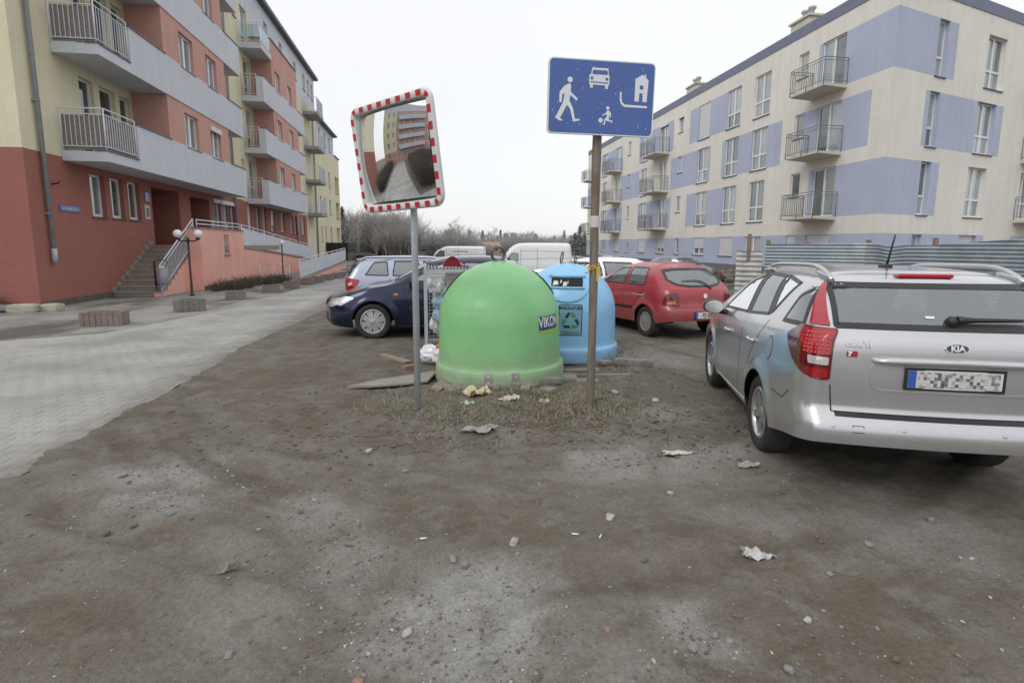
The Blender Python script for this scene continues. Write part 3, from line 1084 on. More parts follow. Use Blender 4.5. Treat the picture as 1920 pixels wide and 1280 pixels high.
def right_block():
    t = thing('apartment_building', 'cream apartment block with lavender painted panels and railed balconies behind the metal fence', 'building')
    LV = [2.97, 5.72, 8.47]
    HT = 2.16
    holes, wins = [], []
    def add(lst, a, b, c, e, kind, **kw):
        holes.append((a, b, c, e)); wins.append((a, b, c, e, kind, kw))
    for k, z in enumerate(LV):
        add(0, 22.05, 23.5, z, z + HT, 'double', sill=False)
        add(0, 24.38, 25.08, z + 1.05, z + HT, 'single')
        add(0, 27.2, 28.6, z, z + HT, 'cross')
        add(0, 29.95, 31.38, z, z + HT, 'cross')
        add(0, 33.36, 34.8, z, z + HT, 'cross', shut=1.0 if k == 2 else 0)
        add(0, 37.02, 37.72, z + 1.05, z + HT, 'single', box=(k == 2))
        add(0, 39.5, 40.88, z, z + HT, 'double', sill=False, box=(k == 2))
        add(0, 43.25, 44.6, z, z + HT, 'cross')
        add(0, 47.02, 47.7, z + 1.05, z + HT, 'single')
        add(0, 49.56, 50.95, z, z + HT, 'double', sill=False)
        add(0, 53.4, 54.8, z, z + HT, 'cross')
        add(0, 57.0, 58.3, z, z + HT, 'double', sill=False)
    for a, b, sh in ((22.13, 23.64, .45), (24.4, 25.08, 1.0), (27.21, 28.7, 0), (30.0, 31.5, 1.0), (33.36, 34.8, .62), (36.99, 37.6, 0), (39.46, 40.86, .66),
                     (43.25, 44.65, .93), (46.98, 47.7, .2), (49.5, 50.8, .93), (53.4, 54.8, 0), (57, 58.3, 0)):
        add(0, a, b, 1.08, 2.18, 'double' if b - a > 1 else 'single', shut=sh)
    P = [(0, 99, -1, .6, 2), (0, 99, .6, 2.205, 1)]
    z1, z2, z3 = LV
    for a, b, z in ((19, 23.75, z1), (29.86, 36.1, z1), (38.62, 45.0, z1), (48.9, 55.2, z1), (20.4, 24.38, z2), (26.0, 31.7, z2), (33.08, 38.8, z2), (44.9, 49.4, z2), (55.6, 61, z2),
                    (19, 23.7, z3), (29.9, 36.06, z3), (38.52, 45.1, z3), (49.0, 55.2, z3)):
        P.append((a, b, z - .02, z + HT, 1))
    mats = [m_cream, m_lav, m_plin]
    wall('wall', t, RW, YC, 60.05, -1.2, 11.42, holes, P, mats, rev=.16)
    for w in wins:
        window(t, RW, *w[:4], kind=w[4], rev=.16, **w[5])
    eh, ew = [], []
    for k, z in enumerate(LV):
        o = (0, .1, .26)[k]
        eh += [(2.48 + o, 3.2 + o, z, z + HT), (6.05 + o * 1.6, 7.6 + o * 1.5, z, z + HT), (10.7, 11.9, z, z + HT)]
    eh += [(2.36, 3.08, 1.1, 2.17), (5.95, 7.4, 1.1, 2.17)]
    EP = [(-1, 99, -1, .6, 2), (-1, 8.0, .6, 2.2, 1), (-1, 3.78, z1 - .02, z1 + HT, 1), (2.27, 8.35, z2 - .02, z2 + HT, 1), (-1, 4.1, z3 - .02, z3 + HT, 1), (10.4, 13, .6, 2.2, 1)]
    wall('end_wall', t, RE, 0, 16, -1.2, 11.42, eh, EP, mats, rev=.25)
    for i, h in enumerate(eh):
        window(t, RE, *h, kind='low' if h[1] - h[0] < 1 and h[2] > 2 else ('single' if h[1] - h[0] < 1 else ('cross' if h[2] > 2 else 'double')), rev=.25, shut=.9 if i == len(eh) - 1 else 0)
    # parapet and roof
    p = MB()
    fbox(p, RW, YC - .02, 60.1, 11.42, 11.88, -.25, .03)
    fbox(p, RE, -.02, 16, 11.421, 11.881, -.25, .03)
    p.build('parapet', m_par, t)
    r = MB()
    e = RE(16, 11.5, -.1)
    r.add([(XR + .1, YC + .1, 11.5), (e[0], e[1], 11.5), (e[0], 60, 11.5), (XR + .1, 60, 11.5)], [(0, 1, 2, 3)])
    r.build('roof', m_roof, t)
    g = MB(); g.quad((XR, 60.05, -1.2), (33, 60.05, -1.2), (33, 60.05, 11.42), (XR, 60.05, 11.42)); g.build('far_wall', m_cream, t)
    for y, x, s in ((28.9, 20.5, 1), (41.4, 20.5, .9)):
        c = MB()
        c.box(x - .35, x + .35, y - .75, y + .75, 11.45, 13.75)
        c.box(x - .45, x + .45, y - .85, y + .85, 13.752, 13.86)
        c = c.build('chimney', m_bslab, t)
        for dy in (-.45, .1):
            f = MB(); f.lathe([(.13, 13.86), (.13, 14.15), (.2, 14.2), (.2, 14.32), (0.01, 14.4)], 12, mtx=Matrix.Translation((x, y + dy, 0))); f.build('flue_cap', m_galv, c)
    # balconies
    for a, b in ((21.8, 24.0), (39.15, 42.0), (49.2, 51.6), (56.7, 58.7)):
        for z in LV:
            s = MB()
            s.add([(XR, a, z - .17), (XR - 1.1, a, z - .1), (XR - 1.1, b, z - .1), (XR, b, z - .17), (XR, a, z - .02), (XR - 1.1, a, z - .02), (XR - 1.1, b, z - .02), (XR, b, z - .02)],
                  [(3, 2, 1, 0), (4, 5, 6, 7), (0, 1, 5, 4), (1, 2, 6, 5), (2, 3, 7, 6)])
            s = s.build('balcony', m_bslab, t)
            q = MB()
            rail_run(q, [(XR - .02, a + .02, z - .02), (XR - 1.12, a + .02, z - .02), (XR - 1.12, (a + b) / 2, z - .02), (XR - 1.12, b - .02, z - .02), (XR - .02, b - .02, z - .02)], 1.05, .11, .011, .018, .12, .94)
            q.build('railing', m_brail, s)
    for z in LV:
        s = MB(); fbox(s, RE, 10.45, 13, z - .16, z - .02, 0, 1.1); s = s.build('balcony', m_bslab, t)
        q = MB(); rail_run(q, [RE(10.47, z - .02, .02), RE(10.47, z - .02, 1.08), RE(13, z - .02, 1.08)], 1.05, .11, .011, .018, .12, .94); q.build('railing', m_brail, s)
right_block()
# ---------------------------------------------------------------- stairs, terrace and ramps of the left block
m_step = M('step_stone', rgb(146, 136, 126), 0.85, var=0.14, scale=4, bump=0.2)
m_tile = M('grey_skirting', rgb(138, 134, 128), 0.8, var=0.15)
def stairs():
    t = thing('entrance_stairs', 'stone entrance stairs with grey railing climbing along the red wall', 'stairs', (0, 0, 0))
    n, y0, y1, zt = 10, 18.65, 21.45, 1.6
    dy, dz = (y1 - y0) / n, zt / n
    for i in range(n):
        s = MB()
        s.bbox(XW + .02, -8.43, y0 + i * dy - .02, y0 + (i + 1) * dy + (.02 if i < n - 1 else .35), (i + 1) * dz - .05, (i + 1) * dz, .008)
        s.box(XW + .025, -8.46, y0 + i * dy, y0 + (i + 1) * dy + .03, i * dz + .002, (i + 1) * dz - .05)
        s.build('step', m_step, t)
        k = MB(); k.box(XW + .003, XW + .02, y0 + i * dy - .02, y0 + (i + 1) * dy, (i + 1) * dz + .002, (i + 1) * dz + .15); k.build('skirting_tile', m_tile, t)
    w = MB()
    w.add([(-8.47, y0, -.1), (-8.47, y1, -.1), (-8.47, y1, zt - .17), (-8.47, y0, .0)], [(0, 1, 2, 3)])
    w.add([(-8.6, y0 - .02, -.1), (-8.4, y0 - .02, -.1), (-8.4, y0 - .02, .12), (-8.6, y0 - .02, .12), (-8.6, y0 + .3, -.1), (-8.4, y0 + .3, -.1), (-8.4, y0 + .3, .12), (-8.6, y0 + .3, .12)],
          [(0, 1, 2, 3), (4, 7, 6, 5), (3, 2, 6, 7), (0, 3, 7, 4), (1, 5, 6, 2)])
    w.build('side_wall', m_terr, t)
    r = MB()
    a, b = Vector((-8.4, y0 + .05, 0)), Vector((-8.4, y1 - .05, zt - .05))
    up = lambda z: Vector((0, 0, z))
    for z, q in ((.98, .024), (.84, .018), (.18, .014)):
        r.tube([a + up(z), b + up(z)], q, 8)
    r.tube([a, a + up(1.0)], .024, 8)
    r.tube([b - up(.3), b + up(1.0)], .024, 8)
    for i in range(1, 26):
        p = a.lerp(b, i / 26)
        r.tube([p + up(.18), p + up(.84)], .009, 4, caps=False)
    r.build('railing', m_rail, t)
stairs()
def terrace():
    t = thing('entrance_terrace', 'salmon plastered terrace wall with double top rails beside the stairs', 'terrace')
    holes = [(23.2, 23.75, 1.25, 2.02, .25)]
    w = wall('front_wall', t, lambda u, v, d: (-8.0 + d, u, v), 20.95, 25.5, -.1, 2.2, holes, [], [m_terr])
    mb = MB()
    mb.quad((-8.47, 20.95, -.1), (-8.0, 20.95, -.1), (-8.0, 20.95, 2.2), (-8.47, 20.95, 2.2))
    mb.quad((-8.25, 20.95, 1.6), (-8.25, 25.5, 1.6), (-8.25, 25.5, 2.2), (-8.25, 20.95, 2.2))
    mb.quad((-8.0, 25.5, 1.4), (-8.25, 25.5, 1.4), (-8.25, 25.5, 2.2), (-8.0, 25.5, 2.2))
    mb.quad((-8.3, 23.1, 1.2), (-8.3, 23.9, 1.2), (-8.3, 23.9, 2.1), (-8.3, 23.1, 2.1))
    mb.build('return_wall', m_terr, t)
    f = MB(); f.box(XW + .002, -8.02, 21.78, 31.4, 1.4, 1.598); f.build('floor', m_step, t)
    c = MB(); c.box(-8.3, -7.96, 20.9, 25.55, 2.202, 2.24); c.build('coping', m_tile, t)
    s = MB(); s.box(-8.2, -7.94, 23.15, 23.8, 1.2, 1.245); s.build('sill', m_tile, t)
    g = MB()
    for i in range(6):
        g.tube([(-8.05, 23.26 + i * .085, 1.25), (-8.05, 23.26 + i * .085, 2.02)], .008, 4, caps=False)
    g.build('window_bars', m_rail, t)
    r = MB()
    for z in (2.5, 2.36):
        r.tube([(-8.12, 21.0, z), (-8.12, 25.45, z)], .022, 8)
    for y in (21.0, 22.5, 24.0, 25.45):
        r.tube([(-8.12, y, 2.2), (-8.12, y, 2.5)], .016, 6)
    r.build('railing', m_rail, t)
    p = MB(); p.box(-7.998, -7.985, 21.0, 25.4, -.05, .16); p.build('plinth', m_stain, t)
terrace()
def ramp(name, label, x, back, ya, za, yb, zb, hr):
    t = thing(name, label, 'ramp')
    w = MB()
    w.add([(x, ya, -.4), (x, yb, -.4), (x, yb, zb), (x, ya, za), (x - .15, ya, -.4), (x - .15, yb, -.4), (x - .15, yb, zb), (x - .15, ya, za)],
          [(0, 1, 2, 3), (4, 7, 6, 5), (3, 2, 6, 7), (0, 3, 7, 4), (1, 5, 6, 2)])
    w.build('side_wall', m_terr, t)
    f = MB(); f.add([(x - .15, ya, za - .1), (x - .15, yb, zb - .1), (back, yb, zb - .1), (back, ya, za - .1)], [(0, 1, 2, 3)]); f.build('deck', m_conc, t)
    c = MB()
    c.add([(x + .03, ya, za), (x + .03, yb, zb), (x - .18, yb, zb), (x - .18, ya, za), (x + .03, ya, za + .05), (x + .03, yb, zb + .05), (x - .18, yb, zb + .05), (x - .18, ya, za + .05)],
          [(0, 1, 5, 4), (4, 5, 6, 7), (2, 3, 7, 6), (0, 4, 7, 3), (1, 2, 6, 5)])
    c.build('kerb', m_tile, t)
    r = MB()
    a, b = Vector((x - .06, ya, za + .05)), Vector((x - .06, yb, zb + .05))
    L_ = (b - a).length
    for z, q in ((hr, .025), (hr - .13, .016), (.08, .016)):
        r.tube([a + Vector((0, 0, z)), b + Vector((0, 0, z))], q, 6)
    n = int(L_ / 1.55)
    for i in range(n + 1):
        p = a.lerp(b, i / n)
        r.tube([p, p + Vector((0, 0, hr))], .024, 6)
    n = int(L_ / .07)
    for i in range(1, n):
        p = a.lerp(b, i / n)
        r.box(p.x - .006, p.x + .006, p.y - .027, p.y + .027, p.z + .08, p.z + hr - .13)
    r.build('railing', m_rail, t)
    return t
ramp('access_ramp', 'upper salmon wheelchair ramp with grey slatted railing sloping away from the terrace', -8.0, -9.6, 25.52, 1.48, 40.3, .52, .96)
ramp('access_ramp', 'lower wheelchair ramp with grey slatted railing rising behind the concrete planters', -5.75, -7.4, 25.9, .02, 39.8, .47, .88)
b = MB()
rail_run(b, [(-7.9, 27.2, 0), (-7.1, 26.6, 0), (-6.3, 26.1, 0)], .75, .28, .012, .02, .3)
tag(b.build('handrail', m_rail), 'short grey tubular handrail at the foot of the lower ramp', 'handrail')
# black low roof over the garage entry at the far end
t = thing('garage_entry', 'black flat garage entry canopy at the foot of the yellow end block', 'canopy', (0, 0, 0))
b = MB(); b.bbox(-10.6, -7.75, 55, 61, 1.02, 1.8, .03); b.build('canopy', M('black_felt', (0.012, 0.012, 0.013), .7, var=.1), t)
b = MB(); b.box(-10.5, -7.9, 56, 60.9, -.8, 1.02); b.build('wall', m_stain, t)

# ---------------------------------------------------------------- small things by the left block
def lamp(x, y, h, arms, r, label):
    t = thing('globe_lamp', label, 'street lamp', (x, y, 0))
    p = MB()
    p.lathe([(.0, 0), (.075, 0), (.075, .03), (.045, .06), (.04, .3), (.034, .32), (.03, h), (.0, h)], 14)
    if arms:
        p.tube([(-.3, 0, h - .06), (-.2, 0, h - .12), (0, 0, h - .1), (.2, 0, h - .12), (.3, 0, h - .06)], .02, 8)
        p.lathe([(0, h - .18), (.045, h - .16), (.045, h - .04), (0, h)], 10)
        for s in (-.3, .3):
            p.lathe([(0, -.08), (.06, -.07), (.07, -.02), (0, 0)], 12, mtx=Matrix.Translation((s, 0, h)))
    p.build('post', m_black, t)
    for s in ((-.3, .3) if arms else (0,)):
        g = MB()
        zc = h + r * .9
        g.lathe([(r * math.sin(math.pi * i / 14), zc - r * math.cos(math.pi * i / 14)) for i in range(15)], 22, mtx=Matrix.Translation((s, 0, 0)))
        g.build('globe', m_globe, t)
m_globe = M('milk_glass', rgb(232, 232, 230), 0.35, var=0.02, coat=.3)
lamp(-7.6, 18.92, 1.86, True, .13, 'black lamp post carrying two white globes in front of the stairs')
lamp(-6.9, 27.4, 1.62, False, .115, 'black lamp post with a single white globe by the ramp')
t = thing('litter_bin', 'small grey cylindrical litter bin in black frame on the stair post', 'litter bin', (-8.28, 18.55, 0))
b = MB(); b.lathe([(0, .38), (.15, .38), (.165, .42), (.175, .93), (.16, .93), (.15, .5), (0, .5)], 20); b.build('bucket', M('lilac_steel', rgb(140, 140, 148), .5, .3, var=.1), t)
b = MB(); b.tube([(-.19, 0, .2), (-.19, 0, 1.12), (-.1, 0, 1.17), (.14, 0, 1.15), (.17, 0, 1.05)], .014, 6); b.box(-.21, -.18, -.06, .06, .35, 1.1); b.build('frame', m_black, t)
b = MB(); b.lathe([(.15, .86), (.1, .93), (.03, .96), (0, .95)], 10); b.build('bag', m_white, t)

m_plant = M('fluted_planter', rgb(128, 117, 110), 0.95, var=0.2, scale=5, bump=0.6, bscale=50)
m_plant2 = M('grey_planter', rgb(124, 120, 115), 0.95, var=0.18, scale=5, bump=0.6, bscale=50)
m_soil = M('dry_soil', rgb(84, 74, 64), 0.95, var=0.3, scale=12, bump=0.8)
def planter_mesh(lx, ly, h, mat):
    out = []
    def side(p, q, n):
        p, q = Vector(p), Vector(q)
        d = q - p
        nrm = Vector((d.y, -d.x)).normalized()
        for i in range(n):
            for t_, o in ((0.0, 0.012), (.62, .012), (.7, 0), (.92, 0)):
                out.append(tuple(p + d * ((i + t_) / n) + nrm * o))
    c = [(-lx, -ly), (lx, -ly), (lx, ly), (-lx, ly)]
    for i in range(4):
        side(c[i], c[(i + 1) % 4], max(2, int(2 * (lx if i % 2 == 0 else ly) / .105)))
    n = len(out)
    mb = MB()
    inn = [(max(-lx + .07, min(lx - .07, x)), max(-ly + .07, min(ly - .07, y))) for x, y in out]
    vs_ = [(x, y, 0) for x, y in out] + [(x, y, h) for x, y in out] + [(x, y, h) for x, y in inn] + [(x, y, h - .1) for x, y in inn]
    fs = []
    for i in range(n):
        j = (i + 1) % n
        for k in range(3):
            fs.append((k * n + i, k * n + j, (k + 1) * n + j, (k + 1) * n + i))
    mb.add(vs_, fs)
    s = MB(); s.add([(x, y, h - .09) for x, y in ((-lx + .06, -ly + .06), (lx - .06, -ly + .06), (lx - .06, ly - .06), (-lx + .06, ly - .06))], [(0, 1, 2, 3)])
    return mb.mesh('planter', mat), s.mesh('soil', m_soil)
PM = [planter_mesh(.37, .19, .28, m_plant), planter_mesh(.3, .21, .3, m_plant2)]
for i, (x, y, rz, k, lab) in enumerate((
        (-6.63, 12.25, 4, 0, 'fluted concrete planter box standing alone at the road edge before the red corner'),
        (-5.95, 14.6, 38, 1, 'smooth grey concrete planter box set askew near the lamp with two globes'),
        (-5.85, 17.6, 20, 0, 'row'), (-5.45, 19.95, 8, 0, 'row'), (-5.2, 21.8, 10, 0, 'row'), (-5.03, 23.7, 5, 0, 'row'),
        (-4.88, 25.1, 10, 0, 'row'), (-4.72, 26.5, 8, 0, 'row'), (-4.5, 27.7, 10, 0, 'row'), (-4.25, 28.8, 10, 0, 'row'), (-4.1, 30.2, 8, 0, 'row'))):
    t = thing('planter', lab if lab != 'row' else 'fluted brownish concrete planter in the row between road and ramp', 'planter', (x, y, 0.001), R(rz), 'concrete planters along the road')
    if lab == 'row':
        t.scale = (.74, .85, .9)
    obj('planter_box', PM[k][0], t)
    obj('soil', PM[k][1], t)
# street name plate and notices on the wall
m_blue = M('sign_blue', rgb(62, 92, 158), 0.35, var=0.07, scale=6, coat=.3)
m_letter = M('white_letters', rgb(214, 218, 222), 0.4, var=0.03)
t = thing('street_sign', 'small blue street name plate on the red wall beside the downpipe', 'sign', (XW + .01, 16.98, 2.6))
b = MB(); b.bbox(0, .02, -.43, .43, -.085, .085, .008); b.build('plate', m_blue, t)
v, f = text_geo('ul. Warneńska 27 a,b,c', .1, .001, .72)
b = MB(); b.add([(.023, p[0], p[1] - .0) for p in v], f); b.build('lettering', m_letter, t, fix=False)
m_paper = M('notice_paper', rgb(196, 192, 186), 0.7, var=0.1, scale=8)
for y, z, w, h, m, nm, lab in ((21.25, 2.75, .34, .5, m_paper, 'notice_board', 'white framed notice on the red wall left of the entrance'), (21.3, 3.28, .3, .3, m_blue, 'house_number_sign', 'small blue house number sign above the notice by the entrance')):
    t = thing(nm, lab, 'sign', (XW + .004, y, z))
    b = MB(); b.bbox(0, .02, -w / 2, w / 2, -h / 2, h / 2, .005); b.build('board', m, t)
    if m is m_paper:
        b = MB(); b.box(.021, .023, -.09, .09, -.16, .14); b.build('print', M('grey_print', rgb(120, 112, 106), .8, var=.4, scale=30), t)
b = MB(); b.bbox(XW - 1.17, XW - 1.155, 22.66, 23.04, 2.45, 3.0, .004)
tag(b.build('door_notice', m_paper), 'white paper notice stuck on the brown entrance door', 'notice')
# wall hook beside the pipe
b = MB(); b.tube([(XW, 16.35, 3.2), (XW + .16, 16.35, 3.22), (XW + .2, 16.35, 3.28)], .02, 6)
tag(b.build('wall_bracket', m_black), 'short black bracket on the red wall next to the downpipe', 'bracket')
# pale stones by the corner
def rock(mb, c, s, seed, rough=.22, sub=2):
    bm = bmesh.new()
    bmesh.ops.create_icosphere(bm, subdivisions=sub, radius=1)
    r_ = random.Random(seed)
    ph = [r_.uniform(0, 6.3) for _ in range(9)]
    for v in bm.verts:
        p = v.co
        n = math.sin(p.x * 2.3 + ph[0]) * math.sin(p.y * 2.1 + ph[1]) + .6 * math.sin(p.z * 3.7 + ph[2] + p.x * 2) + .4 * math.sin(p.y * 6 + ph[3]) * math.sin(p.z * 5 + ph[4])
        q = Vector([math.copysign(abs(a) ** .7, a) for a in p]) * (1 + rough * n)
        v.co = Vector((c[0] + q.x * s[0], c[1] + q.y * s[1], c[2] + q.z * s[2]))
    mb.add([tuple(v.co) for v in bm.verts], [tuple(v.index for v in f.verts) for f in bm.faces])
    bm.free()
m_lime = M('pale_limestone', rgb(170, 165, 152), .9, var=.15, scale=4, bump=.4)
m_slate = M('grey_stone', rgb(124, 122, 122), .9, var=.15, scale=5, bump=.4)
def block(name, label, mat, loc, dims, rz, ry=0, b_=.02):
    mb = MB()
    bm = bmesh.new()
    bmesh.ops.create_cube(bm, size=1)
    bmesh.ops.subdivide_edges(bm, edges=bm.edges, cuts=3, use_grid_fill=True)
    r_ = random.Random(hash(label) % 1000 if False else sum(map(ord, label)) + int(loc[0] * 100) + int(loc[1] * 37))
    for v in bm.verts:
        k = sum(abs(abs(a) - .5) < 1e-4 for a in v.co)
        s = 1 - .05 * (k - 1) - r_.uniform(0, .05)
        v.co = Vector((v.co.x * dims[0] * s, v.co.y * dims[1] * s, v.co.z * dims[2] * s))
    mb.add([tuple(v.co) for v in bm.verts], [tuple(v.index for v in f.verts) for f in bm.faces])
    bm.free()
    o = mb.build(name, mat)
    o.location = loc
    o.rotation_euler = (0, ry, rz)
    return o
tag(block('stone_block', 'a', m_lime, (-9.75, 14.75, .09), (.58, .36, .22), R(8)), 'pale rough limestone block lying before the red corner', 'stone')
tag(block('stone_block', 'b', m_lime, (-9.28, 15.0, .08), (.42, .34, .2), R(-5)), 'squared pale block touching the foot of the red corner', 'stone')
tag(block('stone_slab', 'c', m_slate, (-10.6, 14.95, .12), (1.3, .6, .12), R(15), R(9)), 'tilted grey stone slab resting beside the limestone blocks', 'stone')
tag(block('stone_slab', 'd', m_slate, (-10.9, 15.15, .3), (.8, .4, .1), R(-10), R(-4)), 'second grey slab lying on top of the tilted slab', 'stone')
# bare low shrubs in the bed before the ramp
m_twig = M('bare_twigs', rgb(96, 88, 80), .9, var=.25, scale=5)
def twig_bush(n, h, spread, seed, r0=.006, mat=None):
    r_ = random.Random(seed)
    mb = MB()
    for i in range(n):
        a, q = r_.uniform(0, 6.28), r_.uniform(0, spread * .4)
        p = Vector((q * math.cos(a), q * math.sin(a), -.02))
        d = Vector((math.cos(a) * r_.uniform(.1, 1.0), math.sin(a) * r_.uniform(.1, 1.0), r_.uniform(.7, 1.4))).normalized()
        pts, rs = [p.copy()], [r0]
        L_ = h * r_.uniform(.5, 1.1)
        for k in range(4):
            d = (d + Vector((r_.uniform(-.35, .35), r_.uniform(-.35, .35), r_.uniform(-.1, .2)))).normalized()
            p = p + d * L_ / 4
            pts.append(p.copy()); rs.append(r0 * (1 - .2 * (k + 1)))
            if k in (1, 2):
                e = (d + Vector((r_.uniform(-.9, .9), r_.uniform(-.9, .9), r_.uniform(-.2, .5)))).normalized()
                mb.tube([p, p + e * L_ * .25, p + e * L_ * .42 + Vector((0, 0, .03))], [r0 * .6, r0 * .5, r0 * .3], 3, caps=False, sm=False)
        mb.tube(pts, rs, 3, caps=False, sm=False)
    return mb.mesh('shrub', mat or m_twig)
BM = [twig_bush(70, .42, .55, k, .008) for k in range(4)]
for i in range(16):
    o = obj('low_shrub', BM[i % 4])
    k = i / 15
    o.location = (-7.35 + 1.0 * k + random.uniform(-.25, .25), 20.6 + 5.0 * k + random.uniform(-.2, .2), 0)
    o.rotation_euler = (0, 0, random.uniform(0, 6))
    o.scale = [random.uniform(.75, 1.1)] * 3
    tag(o, 'low leafless twiggy shrub in the bed before the salmon wall', 'shrub', 'bare shrubs along the terrace wall')
# ---------------------------------------------------------------- projecting flat shapes on to curved surfaces
class Surf:
    def __init__(s, me):
        s.b = BVHTree.FromPolygons([v.co.copy() for v in me.vertices], [tuple(p.vertices) for p in me.polygons])
    def hit(s, o, d):
        h = s.b.ray_cast(o, d)
        if h[0] is None:
            h = s.b.find_nearest(o + d * max(0.0, -(o.dot(d))))
        n = h[1]
        if n.dot(d) > 0:
            n = -n
        return h[0], n
def tri_grid(poly, g):
    """triangulated polygon cut along a grid: (verts2d, faces)"""
    bm = bmesh.new()
    f = bm.faces.new([bm.verts.new((p[0], p[1], 0)) for p in poly])
    bmesh.ops.triangulate(bm, faces=[f])
    for ax in (0, 1):
        lo, hi = min(p[ax] for p in poly), max(p[ax] for p in poly)
        n = int((hi - lo) / g)
        for i in range(1, n + 1):
            c = lo + (hi - lo) * i / (n + 1)
            co, no = [0, 0, 0], [0, 0, 0]
            co[ax], no[ax] = c, 1
            bmesh.ops.bisect_plane(bm, geom=bm.verts[:] + bm.edges[:] + bm.faces[:], plane_co=co, plane_no=no, dist=1e-5)
    bm.verts.index_update()
    out = [(v.co.x, v.co.y) for v in bm.verts], [tuple(v.index for v in f.verts) for f in bm.faces], [tuple(v.index for v in e.verts) for e in bm.edges if len(e.link_faces) == 1]
    bm.free()
    return out
def drape(surf, ray, v2, fs, off, border=None, skirt=0.012, mb=None, mi=0, sm=True):
    """lay 2D geometry on a surface; ray(u, v) -> origin, direction"""
    mb = mb or MB()
    P, NN = [], []
    for u, v in v2:
        h, n = surf.hit(*ray(u, v))
        P.append(h + n * off)
        NN.append(n)
    mb.add(P, fs, mi, sm)
    if border:
        o = len(P)
        Q, F, mp = [], [], {}
        for a, b in border:
            for k in (a, b):
                if k not in mp:
                    mp[k] = len(Q)
                    Q.append(P[k])
                    Q.append(P[k] - NN[k] * skirt)
            F.append((mp[a], mp[b], mp[b] + 1, mp[a] + 1))
        mb.add(Q, F, mi, False)
    return mb
def panel(surf, ray, poly, off, g=0.06, skirt=0.012, mb=None, mi=0):
    v, f, b = tri_grid(poly, g)
    return drape(surf, ray, v, f, off, b, skirt, mb, mi)
def ring(surf, ray, outer, w, off, step=0.04, mb=None, mi=0, skirt=0.01):
    inner = inset(outer, w)
    o2, i2 = [], []
    n = len(outer)
    for k in range(n):
        a, b = Vector(outer[k]), Vector(outer[(k + 1) % n])
        c, d = Vector(inner[k]), Vector(inner[(k + 1) % n])
        m = max(1, int((b - a).length / step))
        for j in range(m):
            o2.append(tuple(a.lerp(b, j / m)))
            i2.append(tuple(c.lerp(d, j / m)))
    k = len(o2)
    fs = [(i, (i + 1) % k, k + (i + 1) % k, k + i) for i in range(k)]
    bd = [(i, (i + 1) % k) for i in range(k)] + [(k + i, k + (i + 1) % k) for i in range(k)]
    return drape(surf, ray, o2 + i2, fs, off, bd, skirt, mb, mi)

# ---------------------------------------------------------------- the two bell containers
BELL = [(.0, .03), (.76, .03), (.80, .0), (.805, .02), (.795, .19), (.785, .205), (.765, .215), (.757, .24), (.752, .4), (.747, .6), (.742, .75), (.73, .84), (.705, .935), (.67, 1.02), (.613, 1.112), (.545, 1.197),
        (.465, 1.265), (.38, 1.32), (.29, 1.364), (.205, 1.395), (.14, 1.412), (.08, 1.424), (.0, 1.43)]
def bell(name, label, loc, rz, k, mat, h):
    t = thing(name, label, 'recycling container', loc, rz)
    sh = [(r_ * k, z * k * h) for r_, z in BELL]
    # refine the dome
    fine = []
    for (a, b), (c, d) in zip(sh, sh[1:]):
        for i in range(3):
            fine.append((a + (c - a) * i / 3, b + (d - b) * i / 3))
    fine.append(sh[-1])
    mb = MB()
    mb.lathe(fine[6:], 72)
    o = mb.build('shell', mat, t)
    return t, o, Surf(o.data), sh
m_green = M('green_fibreglass', rgb(132, 194, 134), .42, var=.05, scale=3.5, coat=.15, streak=.1, col2=rgb(140, 196, 138), c2scale=2.2, c2lo=.5, c2hi=.75, dirt=(rgb(146, 140, 130), -.05, .5, .85))
m_bluef = M('blue_fibreglass', rgb(136, 189, 228), .4, streak=.08, var=.05, scale=3, coat=.2, dirt=(rgb(140, 140, 138), -.1, .25, .4))
m_stainless = M('bracket_steel', rgb(148, 146, 142), .5, .5, var=.15, scale=12)
# local frame: -y is the face turned to the camera
def front_ray(ang, zc):
    """rays toward the axis from azimuth ang (0 = -y, positive to the right as seen)"""
    d = Vector((math.sin(ang), -math.cos(ang), 0))
    tx = Vector((math.cos(ang), math.sin(ang), 0))
    return lambda u, v: (d * 1.6 + tx * u + Vector((0, 0, zc + v)), -d)
GX, GY = .86, 6.66
green, gsh, gsurf_b, _ = bell('bell_container', 'green dome shaped bottle bank container on rubble between the two poles', (GX, GY, .05), math.atan2(-GX, GY) * -1 * -1, 1.0, m_green, 1.0)
green.rotation_euler = (R(.6), R(-.8), math.atan2(-GX, GY))
BX, BY = 2.05, 7.98
blue, bsh, bsurf_b, _ = bell('bell_container', 'light blue dome waste paper container with slot and MAKULATURA label', (BX, BY, .03), 0, .965, m_bluef, 1.0)
blue.rotation_euler = (0, R(.5), math.atan2(-BX, BY))
m_ringst = M('ring_steel', rgb(92, 94, 94), .5, .4, var=.1)
def lift_rings(t, z, spread, yaw):
    for s in (-spread, spread):
        b = MB()
        m = Matrix.Rotation(yaw, 4, 'Z') @ Matrix.Translation((0, s, z + .085)) @ Matrix.Rotation(R(8) * (1 if s > 0 else -1), 4, 'X')
        pts = [m @ Vector((.085 * math.cos(a), 0, .085 * math.sin(a))) for a in np.linspace(0, 2 * math.pi, 25)]
        b.tube(pts, .0095, 7, caps=False)
        b.build('lifting_ring', m_ringst, t)
    b = MB(); b.bbox(-.06, .06, -.09, .09, z - .03, z + .012, .006, mtx=Matrix.Rotation(yaw, 4, 'Z')); b.build('ring_plate', m_stainless, t)
lift_rings(green, 1.42, .022, R(24))
lift_rings(blue, 1.37, .1, R(80))
